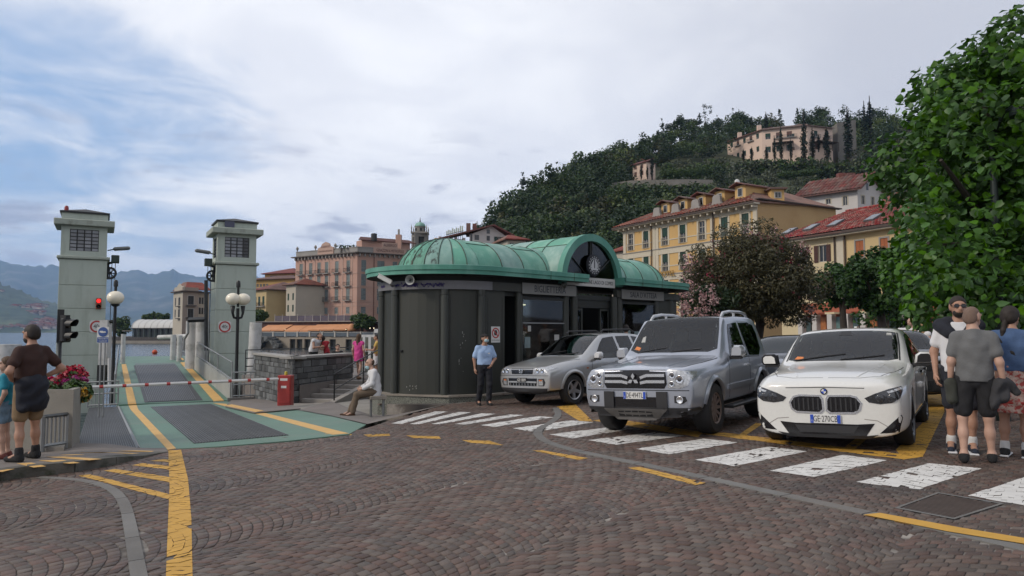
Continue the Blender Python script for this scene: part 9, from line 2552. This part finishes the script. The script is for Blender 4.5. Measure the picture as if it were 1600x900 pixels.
def person(label,at,face,H,pose=None,skin=None,top=None,bottom=None,shoes=SHOE,hair=None,hairstyle='short',res=.016,build=1.0,sleeve=.6,leg=.5,hem=.93,socks=None,group=None,head_turn=0,head_tilt=0,belly=0,skirt=None,cat_='person',dress=False):
 """Local frame: the person faces -Y, +X is their left hand side."""
 skin=skin or m_skin2
 J=dict(pel=(0,0,.96),chest=(0,.01,1.28),neck=(0,.02,1.47),head=(0,-.015,1.635),shL=(.172,.02,1.405),shR=(-.172,.02,1.405),elL=(.235,.05,1.13),elR=(-.235,.05,1.13),wrL=(.235,-.04,.89),wrR=(-.235,-.04,.89),hipL=(.09,0,.94),hipR=(-.09,0,.94),knL=(.10,-.02,.50),knR=(-.10,-.02,.50),anL=(.105,.02,.09),anR=(-.105,.02,.09))
 J.update(pose or{})
 for s_ in 'LR':
  if 'to'+s_ not in J:a=J['an'+s_];J['to'+s_]=(a[0]*1.15,a[1]-.17,max(.03,a[2]-.06))
 t=thing('person',label,cat_,at,rz=face,group=group);t.scale=(H/1.76,)*3
 b=build;pel,ch,nk,hd=J['pel'],J['chest'],J['neck'],J['head'];wa=mix3(pel,ch,.5)
 def off(p,x,y=0,z=0):return(p[0]+x,p[1]+y,p[2]+z)
 torso=[(off(pel,-.065*b),off(ch,-.075*b),.098*b,.108*b),(off(pel,.065*b),off(ch,.075*b),.098*b,.108*b),(off(pel,0,.015),off(ch,0,.01),.105*b,.115*b),(mix3(ch,J['shL'],.35),mix3(J['shL'],ch,.12),.085*b,.058),(mix3(ch,J['shR'],.35),mix3(J['shR'],ch,.12),.085*b,.058)]
 torso+=[(off(nk,s_*.03,.0,-.03),mix3(J['sh'+k_],nk,.15),.055*b,.046)for s_,k_ in((1,'L'),(-1,'R'))]
 if belly:torso.append((off(wa,0,-.05*belly),(.13*b,.12*b+.03*belly,.16)))
 arms,legs={},{}
 for s_ in 'LR':
  arms[s_]=[(J['sh'+s_],J['el'+s_],.050*b,.040*b),(J['el'+s_],J['wr'+s_],.041*b,.027)]
  legs[s_]=[(J['hip'+s_],J['kn'+s_],.080*b,.051*b),(mix3(J['kn'+s_],J['an'+s_],.0),mix3(J['kn'+s_],J['an'+s_],.45),.048*b,.050*b),(mix3(J['kn'+s_],J['an'+s_],.4),J['an'+s_],.050*b,.032),(J['an'+s_],J['to'+s_],.038,.030),(off(J['an'+s_],0,.03,-.045),J['an'+s_],.030,.036)]
 prims=torso+[(nk,off(hd,0,.02,-.06),.056,.052),(off(nk,0,.01,-.05),nk,.075,.056)]
 for s_ in 'LR':prims+=arms[s_]+legs[s_]
 V,F=blend(prims,res,.035)
 Vs,Fs=[V],[F]
 Mh=Matrix.Translation(Vector(hd))@Matrix.Rotation(head_turn,4,'Z')@Matrix.Rotation(head_tilt,4,'X')
 Mn_=np.array(Mh)
 hp=[((0,.012,.02),(.076,.096,.092)),((0,-.022,-.045),(.058,.070,.068)),((0,-.055,-.085),(.034,.030,.026)),((0,-.082,.0),(0,-.106,-.028),.012,.017),((-.05,-.076,.022),(.05,-.076,.022),.014,.014),((.078,.008,-.008),(.012,.024,.034)),((-.078,.008,-.008),(.012,.024,.034)),((0,.02,-.06),(0,.03,-.13),.05,.05),((0,-.083,-.056),(.026,.014,.010))]
 hv,hf=blend(hp,min(res,.010),.022);hv=hv@Mn_[:3,:3].T+Mn_[:3,3]
 Fs.append(hf+sum(len(v)for v in Vs));Vs.append(hv)
 for s_ in 'LR':
  w=Vector(J['wr'+s_]);d=(w-Vector(J['el'+s_])).normalized()if 'hd'+s_ not in J else Vector(J['hd'+s_]).normalized()
  inn=Vector((-1 if s_=='L' else 1,0,0));fw=Vector((0,-1,0))
  pn=(inn-d*inn.dot(d));pn=pn.normalized()if pn.length>.2 else(fw-d*fw.dot(d)).normalized()
  sd_=d.cross(pn);sd_=sd_ if sd_.dot(fw)>0 else-sd_
  hpz=[(w,w+d*.05,.026,.030)]
  for i,(o_,ln)in enumerate(((.030,.074),(.010,.082),(-.010,.076),(-.029,.060))):
   k0=w+d*.085+sd_*o_;hpz.append((w+d*.045+sd_*o_*.8,k0,.015,.0125));k1=k0+(d+pn*.35).normalized()*ln*.5;k2=k1+(d*.6+pn*.8).normalized()*ln*.5
   hpz+=[(k0,k1,.0105,.0095),(k1,k2,.0095,.0075)]
  th0=w+d*.03+sd_*.026;th1=th0+(d*.6+sd_*.75+pn*.3).normalized()*.042;hpz+=[(th0,th1,.014,.011),(th1,th1+(d*.9+sd_*.25+pn*.3).normalized()*.032,.011,.008)]
  v,f=blend([(tuple(a),tuple(c_),r1,r2)for a,c_,r1,r2 in hpz],.0062 if res<.02 else .010,.010);Fs.append(f+sum(len(q)for q in Vs));Vs.append(v)
 V,F=np.concatenate(Vs),np.concatenate(Fs)
 np_mesh('body',V,F,skin,t,smooth=True)
 def garment(name,prims,mm,keep=(),inf=.012,k=.035,fold=.0028,seed=0):
  pr=[(p[0],p[1],p[2]+inf,p[3]+inf)if len(p)==4 else(p[0],tuple(r+inf for r in p[1]))for p in prims]
  v,f=blend(pr,res,k,keep)
  if fold:
   ph=np.array([rnd.uniform(0,6)for _ in range(3)]);a_=fold*(np.sin(v[:,2]*38+3*np.sin(v[:,0]*11+ph[0])+ph[1])+.7*np.sin(v[:,0]*47+v[:,2]*19+ph[2]));v=v+np.stack([np.sign(v[:,0])*a_*.5,a_,a_*.2],1)
  return np_mesh(name,v,f,mm,t,smooth=True)
 if top:
  pr=list(torso)+[(off(nk,0,.005,-.08),off(nk,0,.0,-.004),.095,.062)]+[(off(pel,x_*b,0,-.09),off(pel,x_*b,0,.1),.108*b,.102*b)for x_ in(-.062,0,.062)];keep=[((0,0,hem),(0,0,-1)),((nk[0],nk[1],nk[2]+.012),(0,-.35,1))]
  for s_ in 'LR':
   a=arms[s_];
   if sleeve<=1:pr.append((J['sh'+s_],mix3(J['sh'+s_],J['el'+s_],sleeve),.049*b,.056*b))
   else:pr+=[(J['sh'+s_],J['el'+s_],.051*b,.047*b),(J['el'+s_],mix3(J['el'+s_],J['wr'+s_],.88),.050*b,.040*b)]
  if dress:pr+=[(pel,mix3(J['knL'],J['knR'],.5)[:2]+(.72,),.14,.19)]
  if belly:pass
  garment('dress' if dress else 'shirt',pr,top,keep if sleeve<=1 or hem>.9 else[keep[1]],.014)
 if bottom:
  pr=[(off(pel,-.06*b),off(pel,-.06*b,0,.10),.105*b,.10*b),(off(pel,.06*b),off(pel,.06*b,0,.10),.105*b,.10*b)]
  pr.append((off(pel,0,.0,-.02),off(pel,0,0,.10),.112*b,.108*b))
  for s_ in 'LR':
   if leg<=1:pr.append((J['hip'+s_],mix3(J['hip'+s_],J['kn'+s_],leg),.092*b,.082*b))
   else:pr+=[(J['hip'+s_],J['kn'+s_],.092*b,.068*b),(J['kn'+s_],mix3(J['kn'+s_],J['an'+s_],.93),.066*b,.056*b)]
  garment('trousers' if leg>1 else 'shorts',pr,bottom,(),.012,.02,.004)
 if skirt:
  mm,ln,wd=skirt;garment('skirt',[(off(pel,0,0,.08),off(pel,0,.0,-ln),.115*b,wd),(off(pel,.05),off(pel,.06,0,-ln),.10,wd*.8),(off(pel,-.05),off(pel,-.06,0,-ln),.10,wd*.8)],mm,[((0,0,pel[2]-ln),(0,0,-1))],.012,.03,.008)
 for s_ in 'LR':
  a,to=J['an'+s_],J['to'+s_]
  v,f=blend([(off(a,0,.035,-.055),off(to,0,-.03,.0),.040,.036),(off(a,0,.01,-.02),off(a,0,-.05,-.035),.053,.046)],min(res,.012),.03);np_mesh('shoe',v,f,shoes,t,smooth=True)
  if socks:garment('sock',[(off(a,0,0,.0),mix3(a,J['kn'+s_],.15),.046,.044)],socks,(),.006,.02,0)
 def hm(name,prims,mm,keep=(),k=.02,rs=None):
  v,f=blend(prims,rs or min(res,.010),k,keep);v=v*(1+(.022*np.sin(v[:,:1]*210+v[:,2:]*90)*np.sin(v[:,1:2]*170+v[:,2:]*60)if 'hair' in name or name=='beard' else 0));v=v@Mn_[:3,:3].T+Mn_[:3,3];return np_mesh(name,v,f,mm,t,smooth=True)
 if hair:
  if hairstyle!='bald':
   e={'short':.010,'shaved':.003}.get(hairstyle,.018)
   hm('hair',[((0,.016,.024),(.076+e,.096+e,.092+e)),((0,.05,-.02),(.070+e,.055+e,.07))],hair,[((0,-.055,.045),(0,-1,-.95)),((0,0,-.075),(0,0,-1))]if hairstyle in('short','shaved')else[((0,-.06,.05),(0,-1,-.75))])
  else:hm('hair',[((0,.018,.02),(.079,.099,.094))],hair,[((0,.0,.028),(0,-.5,1)),((0,-.015,0),(0,-1,0)),((0,0,-.07),(0,0,-1))])
  if hairstyle=='long':hm('long_hair',[((0,.07,.03),(0,.10,-.30),.075,.055),((.05,.05,.0),(.06,.09,-.24),.04,.03),((-.05,.05,.0),(-.06,.09,-.24),.04,.03)],hair)
  if hairstyle=='braid':hm('braid',[((.0,.09,.0),(.03,.115,-.16),.032,.028),((.03,.115,-.16),(.06,.13,-.42),.028,.012)],hair)
 for sx in(-1,1):
  MB().ball((sx*.032,-.086,.004),(.011,.007,.007),8,6,0,Mh).build('eye',m_sign_k,t)
  MB().box(sx*.032-.018,-.094,.024,sx*.032+.018,-.084,.031,0,Mh).build('eyebrow',hair or HAIRB,t)
 MB().ball((0,-.096,-.058),(.022,.006,.006),8,6,0,Mh).build('mouth',mat('lip',(.24,.09,.08),.6),t)
 t['_']=0;del t['_']
 return t,J,Mh,hm,garment
def mask_on(hm,Mh,chin=False):
 z=-.06 if not chin else-.10
 hm('face_mask',[((0,-.052,z),(.062,.056,.050))],cloth('mask_blue',(.36,.52,.56),.05),[((0,-.02,0),(0,1,0))])
NEARV=.0125
p1,J,Mh,hm,ga=person('bearded man in brown tee with hands on hips and a jacket round his waist',ISL(42,719),R(-112),1.80,dict(elL=(.34,.10,1.16),wrL=(.20,-.06,1.05),hdL=(-.8,-.2,-.3),elR=(-.35,.12,1.17),wrR=(-.20,-.03,1.06),hdR=(.8,-.2,-.3),anL=(.14,.05,.09),anR=(-.14,-.04,.09)),skin=m_skin,top=cloth('brown',(.040,.018,.014)),bottom=cloth('khaki',(.20,.135,.075)),hair=HAIRD,res=NEARV,build=1.0,leg=.82,hem=.97,socks=BLACK,belly=.6,head_turn=R(8))
hm('beard',[((0,-.030,-.075),(.060,.066,.056))],HAIRD,[((0,0,-.035),(0,-.2,1)),((0,.01,0),(0,1,0))])
ga('tied_jacket',[((-.07,.05,.99),(.07,.05,.99),.10,.10),((0,.08,.95),(-.02,.10,.76),.13,.11),((.10,.05,.93),(.13,.08,.70),.07,.05),((-.1,.02,.93),(-.15,.03,.74),.06,.04),((0,-.10,.98),(.03,-.15,.75),.05,.04)],cloth('navy',(.012,.014,.022)),(),.03,.04,.008)
person('child in a bright teal tee shirt shading its eyes at the left edge',ISL(6,716),R(-75),1.38,dict(elR=(-.30,-.16,1.50),wrR=(-.13,-.20,1.66),hdR=(.8,.1,.1),elL=(.24,.06,1.14)),top=cloth('teal',(.02,.22,.30)),bottom=cloth('check_blue',(.14,.22,.30),.5),hair=HAIRB,hairstyle='long',res=NEARV,build=.92,leg=.6,shoes=cloth('red_shoe',(.16,.05,.04)))
def TP(px,py,Y):p=P(px,py,Y);p.z=TZ;return p
person('man in a white vest bending over a phone behind the stone parapet',TP(489,590,28.6),R(62),1.80,dict(chest=(0,-.10,1.26),neck=(0,-.22,1.42),head=(0,-.30,1.56),shL=(.18,-.16,1.38),shR=(-.18,-.16,1.38),elL=(.24,-.24,1.10),elR=(-.24,-.24,1.10),wrL=(.08,-.42,1.14),wrR=(-.06,-.42,1.14)),skin=m_skin,top=WHITE,bottom=BLACK,hair=HAIRD,res=.02,build=1.08,sleeve=.05,leg=1.5,head_tilt=R(-35))
person('dark haired woman in a red top leaning towards the man in the white vest',TP(510,590,28.8),R(-70),1.66,dict(chest=(0,-.08,1.26),neck=(0,-.16,1.44),head=(0,-.22,1.58),elL=(.2,-.2,1.12),elR=(-.2,-.2,1.12),wrL=(.06,-.36,1.16),wrR=(-.06,-.36,1.16)),top=cloth('red',(.36,.025,.035)),bottom=BLACK,hair=HAIRD,hairstyle='long',res=.02,build=.92,leg=1.5,head_tilt=R(-25))
person('seated person with dark hair and dark clothes just showing over the parapet',TP(527,590,28.2)-Vector((0,0,.42)),R(20),1.70,dict(),top=BLACK,bottom=BLACK,hair=HAIRD,res=.022,sleeve=1.5,leg=1.5)
person('long haired woman in a bright pink dress walking away up on the terrace',TP(560,592,26.6),R(165),1.68,dict(anL=(.09,-.20,.09),knL=(.10,-.14,.50),anR=(-.09,.22,.14),knR=(-.10,.02,.50)),top=cloth('pink',(.56,.06,.25)),hair=HAIRB,hairstyle='long',res=.018,build=.92,sleeve=.1,hem=.70,dress=True,shoes=cloth('tan_shoe',(.20,.12,.07)))
person('woman in a yellow top and white skirt standing by the glass cabin',TP(588,596,27.4),R(-85),1.66,dict(elL=(.22,-.10,1.12),wrL=(.12,-.34,1.14),elR=(-.22,-.10,1.12),wrR=(-.10,-.34,1.14)),skin=m_skin,top=cloth('yellow',(.56,.38,.10)),skirt=(WHITE,.42,.13),hair=HAIRD,res=.018,build=.95,sleeve=.35,hem=.98)
sp=P(580,648,17.6);sp.z=P(560,651,17.4).z
ps,J,Mh,hm,ga=person('bald man in white shirt and dark tie sitting against the kiosk plinth, mask under chin',sp,R(-72),1.76,dict(pel=(0,.10,.60),chest=(0,.06,.93),neck=(0,.0,1.11),head=(0,-.05,1.265),shL=(.185,.04,1.06),shR=(-.185,.04,1.06),elL=(.23,-.02,.78),elR=(-.23,-.02,.78),wrL=(.12,-.22,.66),wrR=(-.12,-.22,.66),hdL=(-.4,-.8,-.2),hdR=(.4,-.8,-.2),hipL=(.09,.06,.58),hipR=(-.09,.06,.58),knL=(.10,-.36,.52),knR=(-.09,-.34,.47),anL=(.10,-.46,.09),anR=(-.11,-.50,.09)),top=WHITE,bottom=cloth('brown_trouser',(.13,.095,.065)),shoes=cloth('brown_shoe',(.07,.035,.02)),hair=HAIRB,hairstyle='bald',res=.0145,sleeve=1.5,leg=1.5,hem=.56)
mask_on(hm,Mh,True)
MB().prism([(-.012,1.07),(.012,1.07),(.032,.72),(0,.68),(-.032,.72)],.0,.008,M=Matrix.Translation((0,-.125,0))@Matrix.Rotation(R(2),4,'X')@Matrix(((1,0,0,0),(0,0,-1,0),(0,1,0,0),(0,0,0,1)))).build('tie',cloth('tie',(.03,.008,.014)),ps)
sb_=thing('seat_post','pale steel post and ledge the bald man sits on beside the kiosk plinth','ledge',sp)
hd_=Vector((math.sin(R(-72)),-math.cos(R(-72)),0))
c_=sp-hd_*.14
MB().bbox(-.24,-.20,.40,.24,.20,.485,.01,M=Matrix.Translation(c_)@Matrix.Rotation(R(-72),4,'Z')).build('ledge',m_slab,sb_,world=True);
for dx in(-.15,.15):MB().cyl(c_+Vector((dx,0,-.1)),c_+Vector((dx,0,.40)),.03,8).build('post',m_steel,sb_,world=True)
of=P(757,632.5,17.35);of.z=plane_z(of.x,of.y)
po,J,Mh,hm,ga=person('uniformed man in a light blue shirt, cap and face mask walking past the dark kiosk',of,R(18),1.70,dict(elL=(.27,.02,1.14),wrL=(.12,-.20,1.0),hdL=(-.5,-.5,-.6),elR=(-.25,.06,1.14),wrR=(-.24,.02,.90),anL=(.08,-.10,.10),knL=(.10,-.10,.52),anR=(-.12,.12,.09),knR=(-.10,.0,.50)),skin=m_skin,top=cloth('light_blue',(.30,.42,.62),.06),bottom=cloth('navy_trouser',(.012,.013,.018)),hair=HAIRD,res=.0135,sleeve=.75,leg=1.5,hem=.99,head_turn=R(25),head_tilt=R(-14))
mask_on(hm,Mh)
hm('cap',[((0,.012,.055),(.088,.105,.062)),((0,-.085,.045),(.06,.055,.012))],BLACK,[((0,0,.035),(0,0,-1))])
for sx in(-1,1):MB().bbox(sx*.155-.045,-.02,1.475,sx*.155+.045,.05,1.495,.004).build('epaulette',cloth('navy',(.012,.014,.022)),po);MB().box(sx*.075-.045,-.132,1.20,sx*.075+.045,-.124,1.30).build('pocket',cloth('light_blue',(.30,.42,.62),.06),po)
MB().box(.05,-.136,1.26,.10,-.13,1.285).build('name_badge',m_sign_w,po)
person('man in an olive shirt seen from behind between the two silver cars',P(979,600,21.6)+Vector((0,0,plane_z(P(979,600,21.6).x,21.6)-P(979,600,21.6).z)),R(165),1.88,dict(),top=cloth('olive',(.10,.11,.065)),bottom=BLACK,hair=HAIRD,res=.018,leg=1.5)
bq=P(1425,560,21);bq.z=plane_z(bq.x,bq.y)
person('man in a white tee shirt stretching his arm behind the black hatchback',bq,R(-60),1.80,dict(elR=(-.42,-.05,1.40),wrR=(-.55,-.20,1.42),elL=(.3,.0,1.2)),top=WHITE,bottom=BLACK,hair=HAIRB,hairstyle='bald',res=.02,leg=1.5)
bq=P(1444,560,20);bq.z=plane_z(bq.x,bq.y)
person('fair haired woman in white top and red shorts, arms raised, behind the hatchback',bq,R(120),1.66,dict(elL=(.36,-.10,1.50),wrL=(.10,-.12,1.60),hdL=(-1,0,.1)),top=WHITE,bottom=cloth('red_shorts',(.45,.02,.04)),hair=HAIRG,hairstyle='long',res=.02,build=.92,sleeve=.1,leg=.35,hem=1.02)
g9=G(1505,706)
pb,J,Mh,hm,ga=person('bearded man in sunglasses and white tee with a navy jumper on his shoulders',g9,R(-28),1.86,dict(elR=(-.25,.05,1.12),wrR=(-.24,-.03,.87),anL=(.09,.0,.09),anR=(-.11,.04,.09)),skin=m_skin,top=WHITE,bottom=cloth('dark_shorts',(.016,.018,.026)),shoes=cloth('navy_shoe',(.015,.02,.035)),hair=HAIRD,res=NEARV,sleeve=.62,leg=.88,hem=.90,socks=SOCK,head_turn=R(10))
hm('beard',[((0,-.030,-.07),(.062,.068,.056))],HAIRD,[((0,0,-.03),(0,-.2,1)),((0,.015,0),(0,1,0))])
sgm=MB()
for sx in(-1,1):sgm.bbox(sx*.034-.027,-.104,-.014,sx*.034+.027,-.092,.022,.006,0,Mh);sgm.box(sx*.078-.003,-.09,.006,sx*.078+.003,.0,.014,0,Mh)
sgm.box(-.012,-.10,.006,.012,-.094,.012,0,Mh);sgm.build('sunglasses',m_gloss,pb)
ga('jumper',[((-.10,.06,1.42),(.10,.06,1.42),.085,.085),((-.18,.0,1.42),(-.10,-.10,1.34),.06,.05),((.18,.0,1.42),(.10,-.10,1.34),.06,.05),((-.08,.10,1.40),(.08,.10,1.40),.08,.08)],cloth('navy',(.012,.014,.022)),(),.02,.03,.006)
for sx,a in((1,'anL'),(-1,'anR')):q=J[a];MB().bbox(q[0]-.045,q[1]-.26,.0,q[0]+.045,q[1]+.085,.022,.008).build('white_sole',WHITE,pb)
g10=G(1528,723)
pg,J,Mh,hm,ga=person('shaven headed man in a grey tee seen from behind, jacket over his arm',g10,R(150),1.71,dict(elL=(.225,.04,1.13),wrL=(.235,-.02,.90),elR=(-.235,.06,1.13),wrR=(-.27,.02,.89),anL=(.13,.05,.09),knL=(.13,.0,.5),anR=(-.14,-.08,.09),knR=(-.12,-.05,.5)),top=cloth('grey',(.125,.128,.13)),bottom=cloth('black_shorts',(.013,.013,.015)),hair=mat('stubble',(.16,.105,.08),.8,var=.1),hairstyle='shaved',res=NEARV,build=.98,sleeve=.62,leg=.80,hem=.91,head_turn=R(-32))
ga('jacket_on_arm',[((-.27,.0,.91),(-.26,.07,.73),.045,.03),((-.29,-.04,.90),(-.39,-.02,.80),.04,.022),((-.22,.05,.89),(-.17,.11,.65),.045,.03)],cloth('charcoal',(.03,.03,.033)),(),.02,.03,.010)
ga('hanging_bag',[((.235,.03,.88),(.225,.07,.70),.05,.045)],cloth('dark_olive',(.03,.032,.025)),(),.015,.03,.006)
g11=G(1588,714)
pw,J,Mh,hm,ga=person('woman in a blue denim jacket with a long black braid and a patterned skirt',g11,R(138),1.70,dict(elL=(.26,.0,1.14),wrL=(.18,-.20,1.02)),skin=m_skin,top=cloth('denim',(.055,.10,.20),.25),skirt=(mat('flower_skirt',(.46,.33,.27),.9,var=.2,scale=20,tint=(.36,.06,.05),tscale=22,tcut=(.48,.56)),.44,.20),hair=HAIRD,hairstyle='braid',res=NEARV,build=1.05,sleeve=1.5,hem=1.0,shoes=BLACK,socks=SOCK,head_turn=R(-20))
ga('bag_strap',[((.17,.10,1.44),(-.02,.135,1.22),.012,.012),((-.02,.135,1.22),(-.19,.08,1.0),.012,.012)],cloth('strap',(.03,.028,.026)),(),.006,.02,0)
ga('skirt_band',[((-.13,.02,.64),(.13,.02,.64),.135,.135)],cloth('coral',(.42,.05,.04)),[((0,0,.625),(0,0,-1)),((0,0,.655),(0,0,1))],.035,.03,0)
for sx,a in((1,'anL'),(-1,'anR')):q=J[a];MB().bbox(q[0]-.045,q[1]-.26,.0,q[0]+.045,q[1]+.085,.022,.008).build('white_sole',WHITE,pw)
